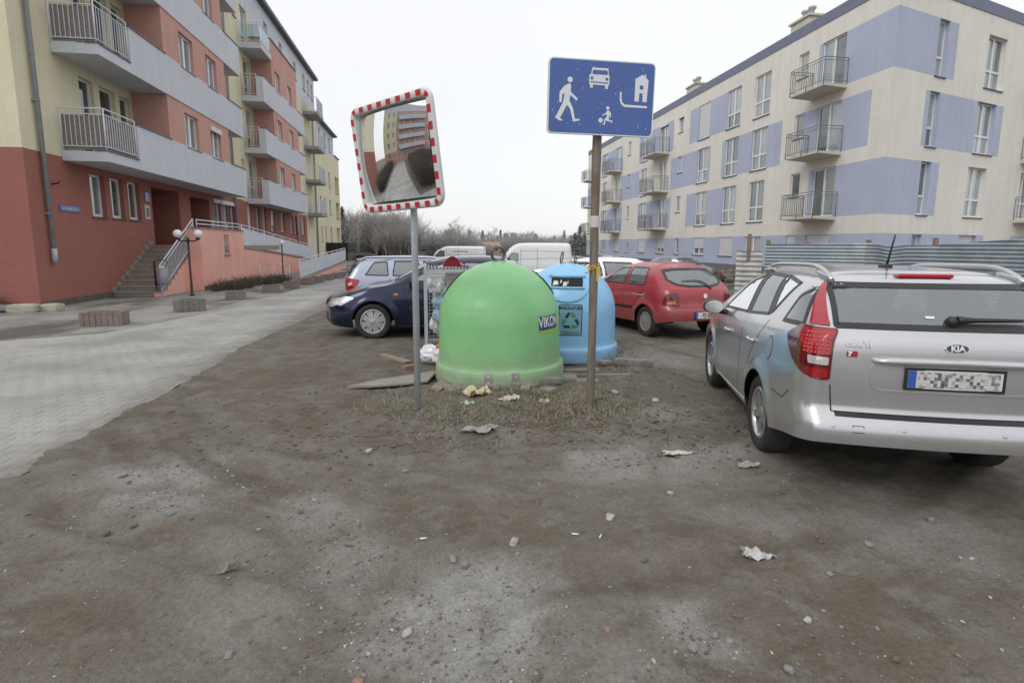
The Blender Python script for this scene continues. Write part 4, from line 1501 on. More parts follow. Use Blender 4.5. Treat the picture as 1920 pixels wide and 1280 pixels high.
for a in (-9, 13):
    ry = front_ray(R(a), .1)
    b = panel(gsurf_b, ry, [(-.045, -.095), (.045, -.095), (.045, .105), (-.045, .105)], .008, .04)
    b = b.build('bracket', m_stainless, green)
    for z in (-.06, .0, .06):
        c = MB()
        h, n = gsurf_b.hit(*ry(0, z))
        c.lathe([(.014, 0), (.012, .008), (0, .011)], 8, mtx=Matrix.Translation(h + n * .007) @ n.to_track_quat('Z', 'Y').to_matrix().to_4x4())
        c.build('bolt', m_galv, b)
# throw-in hatches on both shoulders, seen edge-on
for s in (-1, 1):
    d = Vector((s * .80, .12, .62)).normalized()
    c = Vector((0, 0, .72)) + d * 1.5
    tu = d.cross(Vector((0, 0, 1))).normalized()
    tv = tu.cross(d)
    hr = lambda u, v: (c + tu * u + tv * v, -d)
    disc = [(.2 * math.cos(a), .2 * math.sin(a)) for a in np.linspace(0, 2 * math.pi, 33)[:-1]]
    panel(gsurf_b, hr, disc, .012, .06, .02).build('hatch', m_black, green)
# maker's label on the green shell
m_navy = M('label_navy', rgb(56, 76, 112), .4, var=.05)
ry = front_ray(R(51), .73)
lab = panel(gsurf_b, ry, [(-.17, -.08), (.2, -.08), (.2, .08), (-.17, .08)], .003, .04, .002).build('label', m_navy, green)
v, f = text_geo('VIKON', .165, .004, .74)
drape(gsurf_b, ry, [(a + .015, b + .004) for a, b in v], f, .0055, sm=False).build('lettering', m_letter, lab, fix=False)
panel(gsurf_b, ry, [(-.17, -.128), (.2, -.128), (.2, -.086), (-.17, -.086)], .003, .04, .002).build('label', M('label_lime', rgb(150, 190, 90), .5, var=.05), green)
# waste paper container: oval pad with slot
ry = front_ray(R(-1), 1.08)
oval = [(.30 * math.cos(a), .225 * math.sin(a)) for a in np.linspace(0, 2 * math.pi, 41)[:-1]]
pad = panel(bsurf_b, ry, oval, .03, .05, .05).build('slot_pad', m_bluef, blue)
ps = Surf(pad.data)
slot = [(-.22, -.02), (.22, -.02), (.22, .10), (-.22, .10)]
sl = panel(ps, ry, rounded(slot, .02), .002, .04, .004).build('slot', m_dark, pad)  # no opening cut: its dark inside is painted as a flat black panel
b = MB()
for z0, z1, o in ((.10, .135, .05), (-.05, -.02, .028)):
    pts = []
    for i in range(9):
        u = -.24 + .48 * i / 8
        h, n = ps.hit(*ry(u, (z0 + z1) / 2))
        pts.append(h + n * .012)
    b.tube(pts, .026 if z0 > 0 else .016, 8)
b.build('slot_lip', m_bluef, pad)
b = MB()
for u0, u1, v0, v1 in ((-.2, -.12, .0, .06), (-.06, .0, -.01, .05), (.0, .02, .02, .09), (-.1, -.07, .03, .08)):
    panel(ps, ry, [(u0, v0), (u1, v0 + .01), (u1 - .01, v1), (u0 + .015, v1)], .0045, .05, .001, b)
b.build('waste_paper', M('paper_scraps', rgb(206, 204, 200), .8, var=.1), sl)
# MAKULATURA label
LA = R(4)
ry = front_ray(LA, .61)
lw, lh = .163, .215
lab = panel(bsurf_b, ry, rounded([(-lw, -lh), (lw, -lh), (lw, lh), (-lw, lh)], .025), .003, .05, .002).build('label', M('label_teal', rgb(112, 158, 176), .45, var=.06, scale=8), blue)
m_ink = M('label_ink', rgb(28, 44, 52), .5, var=.05)
ring(bsurf_b, ry, rounded([(-lw, -lh), (lw, -lh), (lw, lh), (-lw, lh)], .025), .011, .0055, skirt=.001).build('label_border', m_ink, lab)
v, f = text_geo('MAKULATURA', .058, .0025, .88)
drape(bsurf_b, ry, [(a, b + .165) for a, b in v], f, .0055, sm=False).build('lettering', m_ink, lab, fix=False)
m_ag, m_ad = M('arrow_green', rgb(70, 128, 78), .5, var=.05), M('arrow_dark', rgb(22, 46, 36), .5, var=.05)
ga, da = MB(), MB()
for k in range(3):
    w = -2 * math.pi * k / 3
    rot = lambda p: (p[0] * math.cos(w) - p[1] * math.sin(w), p[0] * math.sin(w) + p[1] * math.cos(w) - .015)
    panel(bsurf_b, ry, [rot(p) for p in ((-.078, .058), (-.045, .036), (-.008, .098), (-.008, .122), (-.038, .122))], .0055, .04, .001, da)
    panel(bsurf_b, ry, [rot(p) for p in ((-.004, .122), (.034, .122), (.058, .084), (.076, .094), (.062, .046), (.014, .058), (.03, .067), (.008, .1))], .0055, .04, .001, ga)
ga.build('arrow', m_ag, lab); da.build('arrow', m_ad, lab)
b = MB()
for z, w in ((-.165, .125), (-.185, .11)):
    for i in range(9):
        u = -w + 2 * w * i / 9
        panel(bsurf_b, ry, [(u, z - .004), (u + 2 * w / 9 * random.uniform(.5, .9), z - .004), (u + 2 * w / 9 * .7, z + .004), (u, z + .004)], .0055, .1, .001, b)
b.build('fine_print', m_ink, lab)
panel(bsurf_b, ry, [(-.245, -.0), (-.222, .0), (-.222, .09), (-.245, .09)], .003, .1, .002).build('sticker', m_navy, blue)

# ---------------------------------------------------------------- traffic mirror
PX, PY = -.134, 5.31
t = thing('traffic_mirror', 'convex traffic mirror with red and white checked frame on a grey steel pole', 'mirror', (PX, PY, 0))
b = MB(); b.lathe([(0, -.1), (.032, -.1), (.032, 2.3), (.03, 2.31), (0, 2.31)], 18); b.build('pole', m_galv, t)
mw, mh = 1.16, .985
MM = Matrix.Translation((-.298 - PX, 5.25 - PY, 2.475)) @ Matrix.Rotation(-.845, 4, 'Z') @ Matrix.Rotation(.122, 4, 'X') @ Matrix.Rotation(-.027, 4, 'Y')
def rr_path(w, h, r, n=8):
    pts = []
    for cx, cy, a0 in ((w / 2 - r, h / 2 - r, 0), (-w / 2 + r, h / 2 - r, 90), (-w / 2 + r, -h / 2 + r, 180), (w / 2 - r, -h / 2 + r, 270)):
        for i in range(n + 1):
            a = R(a0 + 90 * i / n)
            pts.append((cx + r * math.cos(a), cy + r * math.sin(a)))
    return pts
m_mwhite = M('mirror_white', rgb(206, 208, 208), .35, var=.05, scale=6, coat=.2)
m_mred = M('mirror_red', rgb(178, 38, 50), .35, var=.08, scale=8, coat=.2)
m_chrome = M('mirror_face', (.86, .88, .89), .015, 1.0, var=0)
def frame_section(pts_out):
    """sweep the frame cross-section (inset, depth) round the outline; -y is the front"""
    sec = [(.2, .12), (.1, .085), (.03, .05), (.004, .03), (-.002, .012), (.004, -.006), (.012, -.012), (.06, -.012), (.066, -.006), (.07, .01), (.078, .04), (.09, .065)]
    mb = MB()
    n = len(pts_out)
    rings = []
    for ins, d in sec:
        q = inset(pts_out, ins)
        rings.append([MM @ Vector((p[0], d, p[1])) for p in q])
    vs_ = [p for r_ in rings for p in r_]
    fs = []
    for k in range(len(sec) - 1):
        for i in range(n):
            fs.append((k * n + i, k * n + (i + 1) % n, (k + 1) * n + (i + 1) % n, (k + 1) * n + i))
    mb.add(vs_, fs, 0, True)
    return mb
out = rr_path(mw, mh, .11)
fr = frame_section(out).build('frame', m_mwhite, t)
# red reflective fields round the frame face
def along(path, s):
    acc = 0
    n = len(path)
    for i in range(n):
        a, b_ = Vector(path[i]), Vector(path[(i + 1) % n])
        L_ = (b_ - a).length
        if acc + L_ >= s:
            return i, (s - acc) / max(L_, 1e-9)
        acc += L_
    return 0, 0.0
per = sum((Vector(out[i]) - Vector(out[(i + 1) % len(out)])).length for i in range(len(out)))
po, pi_ = inset(out, .012), inset(out, .06)
lo, li = [sum((Vector(q[i]) - Vector(q[(i + 1) % len(q)])).length for i in range(len(q))) for q in (po, pi_)]
N_ = 30
for k in range(N_):
    b = MB()
    f0, f1 = (k + .26) / N_, (k + .74) / N_
    m_ = 4
    vs_ = []
    for j in range(m_ + 1):
        f_ = f0 + (f1 - f0) * j / m_
        i_, t_ = along(out, f_ * per)
        for q in (po, pi_):
            p = Vector(q[i_]).lerp(Vector(q[(i_ + 1) % len(q)]), t_)
            vs_.append(MM @ Vector((p[0], -.0145, p[1])))
    b.add(vs_, [(2 * j, 2 * j + 2, 2 * j + 3, 2 * j + 1) for j in range(m_)])
    b.build('reflector', m_mred, fr)
# convex mirror face
b = MB()
nu, nv = 28, 24
Rm = 2.3
g = []
for j in range(nv + 1):
    for i in range(nu + 1):
        u, w = (i / nu - .5) * (mw - .19), (j / nv - .5) * (mh - .19)
        g.append(MM @ Vector((u,   .085 - (math.sqrt(Rm * Rm - 0 * 0) - Rm) - (math.sqrt(Rm * Rm - u * u - w * w) - math.sqrt(Rm * Rm - (mw / 2) ** 2 - (mh / 2) ** 2)), w)))
b.add(g, [(j * (nu + 1) + i, j * (nu + 1) + i + 1, (j + 1) * (nu + 1) + i + 1, (j + 1) * (nu + 1) + i) for j in range(nv) for i in range(nu)], 0, True)
b.build('mirror_face', m_chrome, t)
b = MB()
b.add([MM @ Vector((x, .122, z)) for x, z in inset(out, .19)], [tuple(range(len(out)))])
b.build('back', m_mwhite, t)
b = MB(); b.box(-.05, .05, -.06, .06, 2.2, 2.26); b.box(-.05, .05, -.06, .06, 2.05, 2.11); b.build('clamp', m_galv, t)

# ---------------------------------------------------------------- residential zone sign
SX, SY = 1.6, 5.18
t = thing('road_sign', 'blue residential zone sign with white walker, car, house and child on a wooden pole', 'sign', (SX, SY, 0))
m_wood = M('weathered_pole', rgb(122, 113, 102), .9, var=.34, scale=3, stretch=(9, 9, .8), bump=.6, bscale=30, col2=rgb(100, 66, 46), c2scale=1.3, c2lo=.52, c2hi=.66)
b = MB()
zz = np.linspace(-.15, 3.0, 26)
b.tube([(.004 * math.sin(z * 2.1) + .01 * z / 3, .03, z) for z in zz], [.041 + .002 * math.sin(z * 5.7) + .002 * z / 3 for z in zz], 14)
b.build('pole', m_wood, t)
SM = Matrix.Translation((1.607 - SX, 5.1 - SY, 3.018)) @ Matrix.Rotation(-.009, 4, 'Z') @ Matrix.Rotation(.026, 4, 'X') @ Matrix.Rotation(-.019 + .03, 4, 'Y')
sw, shh = 1.015, .66
P3 = lambda u, v, d: SM @ Vector((u, d, v))
b = MB(); b.prism(rr_path(sw, shh, .045), .0, .014, P3); pl = b.build('plate', m_letter, t)
b = MB(); b.prism(rr_path(sw - .022, shh - .022, .037), -.0015, .0, P3); b.build('blue_field', m_blue, pl)
b = MB(); b.prism(rr_path(sw, shh, .045), .0145, .03, P3); b.build('rim', m_galv, pl)
# pictograms in the sign's own pixel grid (from the 1600 x 1280 enlargement): centre 810, 590; 1270 px = 1.015 m
q = lambda x, y: ((x - 812) * .000797, (592 - y) * .000797)
def picto(polys, discs=(), hole=()):
    b = MB()
    for p in polys:
        pts = [q(*a) for a in p]
        v, f, bd = tri_grid(pts, 9)
        b.add([P3(a, c, -.004) for a, c in v], f)
    for x, y, r_ in discs:
        c = q(x, y)
        b.add([P3(c[0] + r_ * .000797 * math.cos(a), c[1] + r_ * .000797 * math.sin(a), -.004) for a in np.linspace(0, 2 * math.pi, 25)[:-1]], [tuple(range(24))])
    b.build('pictogram', m_letter, pl)
    if hole:
        b = MB()
        for p in hole:
            if len(p) == 3 and not isinstance(p[0], tuple):
                c = q(p[0], p[1])
                pts = [(c[0] + p[2] * .000797 * math.cos(a), c[1] + p[2] * .000797 * math.sin(a)) for a in np.linspace(0, 2 * math.pi, 17)[:-1]]
            else:
                pts = [q(*a) for a in p]
            b.add([P3(a, c, -.006) for a, c in pts], [tuple(range(len(pts)))])
        b.build('pictogram_field', m_blue, pl)
picto([[(425, 450), (440, 470), (440, 545), (525, 615), (512, 640), (436, 580), (425, 640), (470, 715), (500, 838), (556, 838), (556, 855), (478, 870), (436, 730), (398, 690), (322, 835), (360, 865), (312, 865), (264, 832), (352, 660), (368, 560), (340, 580), (336, 668), (306, 655), (308, 550), (362, 482)]], [(427, 412, 31)])
picto([[(652, 345), (672, 340), (682, 268), (875, 268), (882, 340), (892, 345), (892, 452), (878, 456), (878, 492), (845, 492), (845, 456), (698, 452), (698, 488), (664, 488), (664, 452), (652, 448)]], [],
      [[(692, 293), (862, 293), (872, 338), (686, 338)], (683, 381, 17), (862, 386, 17), [(666, 418), (878, 424), (878, 434), (666, 428)]])
picto([[(1206, 365), (1290, 312), (1312, 330), (1315, 310), (1330, 310), (1332, 345), (1366, 372), (1356, 614), (1303, 614), (1303, 520), (1262, 518), (1260, 612), (1206, 612)]], [], [[(1262, 432), (1306, 434), (1306, 476), (1262, 474)]])
picto([[(1026, 515), (1048, 515), (1048, 590), (1060, 630), (1090, 652), (1364, 658), (1364, 682), (1085, 680), (1045, 650), (1026, 600)]])
picto([[(880, 728), (905, 728), (930, 758), (932, 800), (918, 806), (914, 770), (906, 800), (908, 832), (952, 838), (948, 874), (932, 852), (888, 846), (868, 838), (862, 888), (824, 888), (848, 872), (852, 828), (880, 800), (876, 768), (830, 792), (824, 780), (868, 755)]], [(888, 701, 20), (808, 840, 27)])
b = MB()
rs_ = random.Random(4)
for _ in range(46):
    u, v = rs_.uniform(-.48, .48), rs_.uniform(-.3, .3)
    a, w = rs_.uniform(.0012, .0028), rs_.uniform(.002, .009)
    b.add([P3(u - a, v - w, -.0035), P3(u + a, v - w * .6, -.0035), P3(u + a * .6, v + w, -.0035), P3(u - a, v + w * .7, -.0035)], [(0, 1, 2, 3)])
b = b.build('chipped_paint', m_letter, pl)
b['kind'] = 'stuff'
# tape tied round the pole and a paper collar
b = MB()
for i in range(2):
    b.tube([(.048 * math.cos(a) + .006, .03 + .048 * math.sin(a), 1.44 + .012 * math.sin(3 * a + i) + i * .02) for a in np.linspace(0, 2 * math.pi, 17)], .007, 5)
b.tube([(-.04, -.01, 1.45), (-.08, -.03, 1.40), (-.1, -.03, 1.41)], .008, 4)
b.box(.015, .04, -.03, -.022, 1.32, 1.46)
b.build('yellow_tape', M('yellow_tape', rgb(196, 166, 44), .6, var=.15), t)
b = MB(); b.lathe([(.0455, 1.84), (.047, 1.85), (.047, 1.94), (.0455, 1.95)], 16, mtx=Matrix.Translation((.006, .03, 0))); b.build('paper_collar', m_paper, t)

# ---------------------------------------------------------------- wire cage with plastic waste
CX0, CY0, CW_, CD_, CH_ = -.06, 8.15, 1.1, .95, 1.3
t = thing('wire_cage', 'galvanised wire mesh cage with grated lid behind the green container', 'container', (CX0, CY0, 0))
b = MB()
for x in (0, CW_):
    for y in (0, CD_):
        b.box(x - .025, x + .025, y - .025, y + .025, 0, CH_ - .002)
for z in (.1, CH_):
    for y in (0, CD_):
        b.box(.025, CW_ - .025, y - .02, y + .02, z - .04, z)
    for x in (0, CW_):
        b.box(x - .02, x + .02, .025, CD_ - .025, z - .04, z)
b.build('frame', m_galv, t)
def wires(p0, du, dv, nu, nv, nm):
    b = MB()
    p0, du, dv = Vector(p0), Vector(du), Vector(dv)
    for i in range(nu + 1):
        b.tube([p0 + du * i / nu, p0 + du * i / nu + dv], .0021, 3, caps=False, sm=False)
    for j in range(nv + 1):
        b.tube([p0 + dv * j / nv, p0 + dv * j / nv + du], .0021, 3, caps=False, sm=False)
    b.build(nm, m_galv, t)
wires((0, -.01, .1), (CW_, 0, 0), (0, 0, CH_ - .1), 20, 22, 'wire_panel')
wires((-.01, 0, .1), (0, CD_, 0), (0, 0, CH_ - .1), 17, 22, 'wire_panel')
wires((0, CD_ + .01, .1), (CW_, 0, 0), (0, 0, CH_ - .1), 20, 22, 'wire_panel')
wires((CW_ + .01, 0, .1), (0, CD_, 0), (0, 0, CH_ - .1), 17, 22, 'wire_panel')
for i in range(23):
    b = MB(); x = i * CW_ / 22; b.box(x - .006, x + .006, 0, CD_, CH_ + .002, CH_ + .03); b.build('lid_bar', m_galv, t)
def crumple(name, mat, loc, s, seed, sub=3, amp=.35):
    bm = bmesh.new()
    bmesh.ops.create_icosphere(bm, subdivisions=sub, radius=1)
    r_ = random.Random(seed)
    D = [(Vector((r_.gauss(0, 1), r_.gauss(0, 1), r_.gauss(0, 1))).normalized(), r_.uniform(2, 8), r_.uniform(0, 6.3)) for _ in range(10)]
    for v in bm.verts:
        n = sum(abs(math.sin(d.dot(v.co) * f + p)) / f for d, f, p in D)
        k = 1 + amp * (n - 1.2)
        v.co = Vector((v.co.x * s[0] * k, v.co.y * s[1] * k, max(-s[2] * .8, v.co.z * s[2] * k)))
    me = bpy.data.meshes.new(name)
    bm.to_mesh(me)
    bm.free()
    me.materials.append(mat)
    o = obj(name, me)
    o.location = loc
    o.rotation_euler = (0, 0, r_.uniform(0, 6))
    return o
def bagmat(nm, c, c2=None, lo=.58):
    return M(nm, c, .3, var=.12, scale=5, coat=.2, col2=c2, c2scale=9, c2lo=lo, c2hi=lo + .03) if c2 else M(nm, c, .3, var=.15, scale=5, coat=.2)
mw1, mw2, mb1, mb2, mg1, mgr = (bagmat('bag_white', rgb(206, 206, 210), rgb(196, 92, 104), .66), bagmat('bag_plain', rgb(214, 214, 218)), bagmat('bag_blue', rgb(168, 184, 206)),
                                bagmat('bag_cyan', rgb(150, 188, 208), rgb(206, 206, 120), .64), bagmat('bottle_teal', rgb(64, 108, 116)), bagmat('bag_grey', rgb(150, 150, 152)))
inbag = [(-.0, .15, 1.0, .16, mw1, 'white plastic bag with red print on top of the cage heap'), (.2, .2, .93, .17, mb2, 'pale cyan plastic bag with yellow print inside the cage'), (.08, .2, .74, .15, mb2, None),
         (.3, .25, .76, .14, mg1, 'dark teal plastic bottle pack inside the cage'), (.06, .2, .52, .14, mb1, None), (.27, .2, .5, .15, mb1, None), (.16, .25, .3, .16, mgr, 'grey plastic bag low inside the wire cage'),
         (.5, .3, .35, .2, mw2, None), (.5, .3, .75, .2, mw2, None), (.8, .4, .5, .28, mb1, None), (.8, .4, .9, .2, mw2, None), (.1, .55, .35, .22, mw2, None), (.15, .6, .8, .2, mb1, None), (.45, .6, .2, .2, mw2, None)]
for i, (x, y, z, s, m, lab) in enumerate(inbag):
    o = crumple('plastic_bag', m, (CX0 + .16 + x * .85, CY0 + .06 + y, z + .06), (s, s * .8, s * .9), 40 + i)
    if lab:
        tag(o, lab, 'plastic bag')
    else:
        tag(o, 'white plastic bag stuffed inside the wire cage' if m is mw2 else 'pale blue crumpled plastic bag stuffed inside the wire cage', 'plastic bag', 'white bags in the cage' if m is mw2 else 'blue bags in the cage')
b = MB(); b.bbox(.3, .62, .1, .13, .98, 1.25, .004)
o = b.build('cardboard_sheet', M('grey_card', rgb(160, 148, 138), .9, var=.08)); o.location = (CX0, CY0, 0); tag(o, 'grey brown cardboard sheet standing in the top of the cage', 'cardboard')
# red plastic piece on the lid
b = MB()
gg = []
for j in range(9):
    for i in range(13):
        u, v = i / 12, j / 8
        gg.append((.42 * u - .14, .24 * v, .015 + .15 * math.sin(math.pi * min(1, u * 1.45)) ** .8 * (1 - .2 * v) + (.04 * math.sin(u * 9 + v * 3) if u > .65 else 0) * (1 - u) * 2))
b.add(gg, [(j * 13 + i, j * 13 + i + 1, (j + 1) * 13 + i + 1, (j + 1) * 13 + i) for j in range(8) for i in range(12)], 0, True)
bk = [gg[8 * 13 + i] for i in range(13)]
b.add(bk + [(p[0], p[1], 0.0) for p in bk], [(i, i + 1, 14 + i, 13 + i) for i in range(12)])
o = b.build('red_plastic_cover', M('red_plastic', rgb(232, 62, 72), .35, var=.1, coat=.2)); o.location = (CX0 + .4, CY0 + .12, CH_ + .032)
tag(o, 'curved red plastic cover lying on the cage lid', 'plastic cover')
for i, (x, y, s, m, lab) in enumerate(((.0, 7.72, .17, mw2, 'white plastic bag spilled on the ground before the cage'), (.16, 7.5, .15, mw1, 'white bag with pink print beside the green container foot'), (.22, 7.86, .16, mb1, 'pale blue bag leaning on the cage front'))):
    o = crumple('plastic_bag', m, (x, y, .12), (s, s, s * .85), 90 + i)
    tag(o, lab, 'plastic bag')
tag(block('orange_plank', 'o', M('orange_wood', rgb(200, 130, 52), .7, var=.1), (.2, 7.62, .3), (.3, .05, .05), R(25), R(-20)), 'short orange wooden batten on the bags by the cage', 'plank')
tag(block('red_bottle_cap', 'r', m_mred, (-.18, 7.05, .06), (.07, .07, .1), R(20)), 'small red plastic container beside the mirror pole', 'container')
# ---------------------------------------------------------------- cars: lofted bodies, cut windows, draped panels
m_glass = glass('car_glass', (.46, .52, .53), .16, haze=.36, hazecol=(.33, .37, .38))
m_glass_dk = glass('dark_car_glass', (.36, .42, .43), .18, haze=.14)
m_seat = M('seat_cloth', (.03, .03, .034), .9, var=.2)
m_trim = M('black_trim', (.018, .018, .02), .4, var=.08)
m_seam = M('panel_gap', (.012, .012, .012), .8, var=0)
m_alloy = M('alloy', rgb(188, 190, 192), .3, .8, var=.1, scale=6)
m_cover = M('wheel_cover', rgb(176, 178, 180), .4, .35, var=.12, scale=6, dirt=(rgb(110, 102, 94), .0, .9, .25))
m_cover_d = M('dusty_wheel_cover', rgb(134, 130, 126), .6, .15, var=.12, scale=6)
m_red_l = M('red_lens', rgb(160, 18, 30), .12, var=.15, scale=14, coat=.8)
m_red_d = M('dark_red_lens', rgb(96, 12, 22), .12, var=.2, scale=20, coat=.8)
m_red_b = M('bright_red_lens', rgb(206, 44, 58), .15, var=.12, scale=40, coat=.6)
m_amber = M('amber_lens', rgb(200, 110, 40), .15, var=.1, coat=.6)
m_clear = M('clear_lens', rgb(196, 196, 194), .12, .3, var=.2, scale=40, coat=.8)
m_head = M('headlamp', rgb(176, 180, 182), .08, .5, var=.25, scale=14, coat=1.0)
m_plate = M('plate_white', rgb(205, 206, 204), .4, var=.04)
m_eu = M('plate_blue', rgb(48, 88, 168), .4, var=.04)
m_chrm = M('chrome', rgb(205, 206, 208), .12, 1.0, var=.04)
def paint(nm, c, metal=.0, rough=.3, dirt=None, coat=.6):
    return M(nm, c, rough, metal, var=.03, scale=3, coat=coat, dirt=dirt)
def loft(sp, ds):
    xr, xf, hw = sp['xr'], sp['xf'], sp['hw']
    top, belt, rear, front = (smooth_interp(sp[k]) for k in ('top', 'belt', 'rear', 'front'))
    plan = smooth_interp(sp.get('plan', [(xr, .97), (xr + .6, 1), (xr + 2.4, 1), (xf - .7, .97), (xf, .9)]))
    low = smooth_interp(sp.get('low', [(0, .93), (.12, .97), (.4, 1), (.72, .995), (.9, .975), (1, .95)]))
    sill = smooth_interp(sp.get('sill', [(xr, .34), (xr + .5, .28), (0.5, .24), (xf - .9, .24), (xf, .28)]))
    wb, wr = sp['wb'], sp['wr']
    Ra = wr + sp.get('gap', .045)
    rc, tum, ex = sp.get('rc', .2), sp.get('tum', .42), sp.get('ex', 4.5)
    Lr, Lf = sp.get('Lr', .75), sp.get('Lf', .9)
    st = [xr + rc * (1 - math.cos(a)) for a in np.linspace(0, math.pi / 2, 8)[:-1]]
    n = int((xf - xr - 2 * rc) / ds)
    st += list(np.linspace(xr + rc, xf - rc, n))
    st += [xf - rc * (1 - math.cos(a)) for a in np.linspace(math.pi / 2, 0, 8)[1:]]
    nl, nu = 14, 28
    V = []
    for x in st:
        zb = sill(x)
        for xw in (0, wb):
            if abs(x - xw) < Ra:
                zb = max(zb, wr + math.sqrt(Ra * Ra - (x - xw) ** 2))
        zt = top(x)
        zbl = max(zb + .04, min(belt(x), zt - .045))
        h_ = hw * plan(x)
        row = []
        def lowy(z):
            y = h_ * low((z - .2) / max(.1, zbl - .2))
            for xw in (0, wb):
                r_ = math.hypot(x - xw, z - wr)
                y += .022 * math.exp(-((r_ - Ra - .02) / .055) ** 2)
            return y
        for i in range(nl):
            z = zb + (zbl - zb) * i / nl
            row.append([x, lowy(z), z])
        yb = h_ * low(1.0)
        sc_ = .70711 ** (2 / ex)
        for i in range(nu + 1):      # even steps up the side, then across the top
            if i <= nu // 2:
                sv_ = sc_ * i / (nu // 2)
                cv_ = (1 - sv_ ** ex) ** (1 / ex)
            else:
                cv_ = sc_ * (nu - i) / (nu - nu // 2)
                sv_ = (1 - cv_ ** ex) ** (1 / ex)
            z = zbl + (zt - zbl) * sv_
            row.append([x, (yb - tum * (z - zbl)) * cv_, z])
        for p in row:
            wr_ = 1 - float(sstep(0, Lr, x - xr))
            wf_ = 1 - float(sstep(0, Lf, xf - x))
            p[0] += wr_ * rear(p[2]) - wf_ * front(p[2])
            for dd in (x - xr, xf - x):
                if dd < rc:
                    k = rc * (1 - math.sqrt(max(0, 1 - (1 - dd / rc) ** 2))) * (.62 if dd == x - xr else .9)
                    p[1] *= max(.1, 1 - k / hw)
                    if p[2] > zbl and dd == x - xr:
                        p[2] -= .018 * (1 - dd / rc) ** 2
        V.append(row)
    nr = nl + nu + 1
    mb = MB()
    cols = 2 * nr - 1
    vs_ = []
    for row in V:
        vs_ += [(p[0], p[1], p[2]) for p in row]
        vs_ += [(p[0], -p[1], p[2]) for p in row[-2::-1]]
    fs = [(i * cols + j, i * cols + j + 1, (i + 1) * cols + j + 1, (i + 1) * cols + j) for i in range(len(st) - 1) for j in range(cols - 1)]
    mb.add(vs_, fs, 0, True)
    # end caps
    for row, sgn, bul in ((V[0], -1, sp.get('bulge', .05)), (V[-1], 1, .12)):
        nc = 36
        cv = []
        for p in row:
            for k in range(nc + 1):
                t_ = 1 - 2 * k / nc
                cv.append((p[0] + sgn * bul * (1 - t_ * t_), p[1] * t_, p[2]))
        mb.add(cv, [(r_ * (nc + 1) + k, r_ * (nc + 1) + k + 1, (r_ + 1) * (nc + 1) + k + 1, (r_ + 1) * (nc + 1) + k) for r_ in range(nr - 1) for k in range(nc)], 0, True)
    me = mb.mesh('body', sp['paint'])
    bm = bmesh.new()
    bm.from_mesh(me)
    bmesh.ops.remove_doubles(bm, verts=bm.verts, dist=2e-4)
    bmesh.ops.dissolve_degenerate(bm, dist=1e-5, edges=bm.edges)
    bmesh.ops.recalc_face_normals(bm, faces=bm.faces)
    return me, bm
def side_ray(s):
    return lambda u, v: (Vector((u, s * 3, v)), Vector((0, -s, 0)))
rear_ray = lambda u, v: (Vector((-5, u, v)), Vector((1, 0, 0)))
K2 = math.sqrt(.5)
def corner_ray(s):      # rays on to a rear corner, from 45 degrees outside
    return lambda u, v: (Vector((u * K2 - 4 * K2, s * (u * K2 + 4 * K2), v)), Vector((K2, -s * K2, 0)))
front_ray_c = lambda u, v: (Vector((9, u, v)), Vector((-1, 0, 0)))
def wheel(parent, loc, r, w, style, s, cover):
    """s = +1 left side: outer face towards +y"""
    t = MB()
    rim = r * style.get('rim', .66)
    m = Matrix.Translation(loc) @ Matrix.Rotation(R(-90) * s, 4, 'X')
    prof = [(rim, -w * .5), (rim + .01, -w * .48), (r * .9, -w * .5), (r * .97, -w * .42), (r, -w * .3), (r, w * .3), (r * .97, w * .42), (r * .9, w * .5), (rim + .015, w * .47), (rim, w * .42)]
    t.lathe(prof, 40, mtx=m)
    ty = t.build('wheel', m_rubber, parent)
    b = MB()
    b.lathe([(rim + .002, w * .43), (rim - .008, w * .47), (rim - .025, w * .45), (rim - .03, w * .3), (rim - .03, -.1)], 40, mtx=m)
    n = style['n']
    ws, dep = style['ws'], style.get('dep', .0)
    for k in range(n):
        a = 2 * math.pi * k / n + .3
        mm = m @ Matrix.Rotation(a, 4, 'Z')
        r0, r1 = rim * .2, rim * .97
        w0, w1 = ws[0] * rim, ws[1] * rim
        z0, z1 = w * .44 + dep, w * .40
        p = [(r0, -w0, z0), (r0, w0, z0), (r1, w1, z1), (r1, -w1, z1), (r0, -w0, z0 - .035), (r0, w0, z0 - .035), (r1, w1, z1 - .03), (r1, -w1, z1 - .03)]
        b.add([mm @ Vector(q) for q in p], [(0, 1, 2, 3), (0, 3, 7, 4), (1, 5, 6, 2), (4, 7, 6, 5)])
    b.lathe([(0, w * .47 + dep), (rim * .16, w * .47 + dep), (rim * .24, w * .43 + dep), (rim * .26, w * .2)], 20, mtx=m)
    b.build('rim', cover, ty)
    b = MB(); b.lathe([(0, w * .12), (rim * .98, w * .12), (rim * .98, -w * .3)], 24, mtx=m); b.build('dark_backing', m_dark, ty)  # black disc standing in for the shade behind the spokes
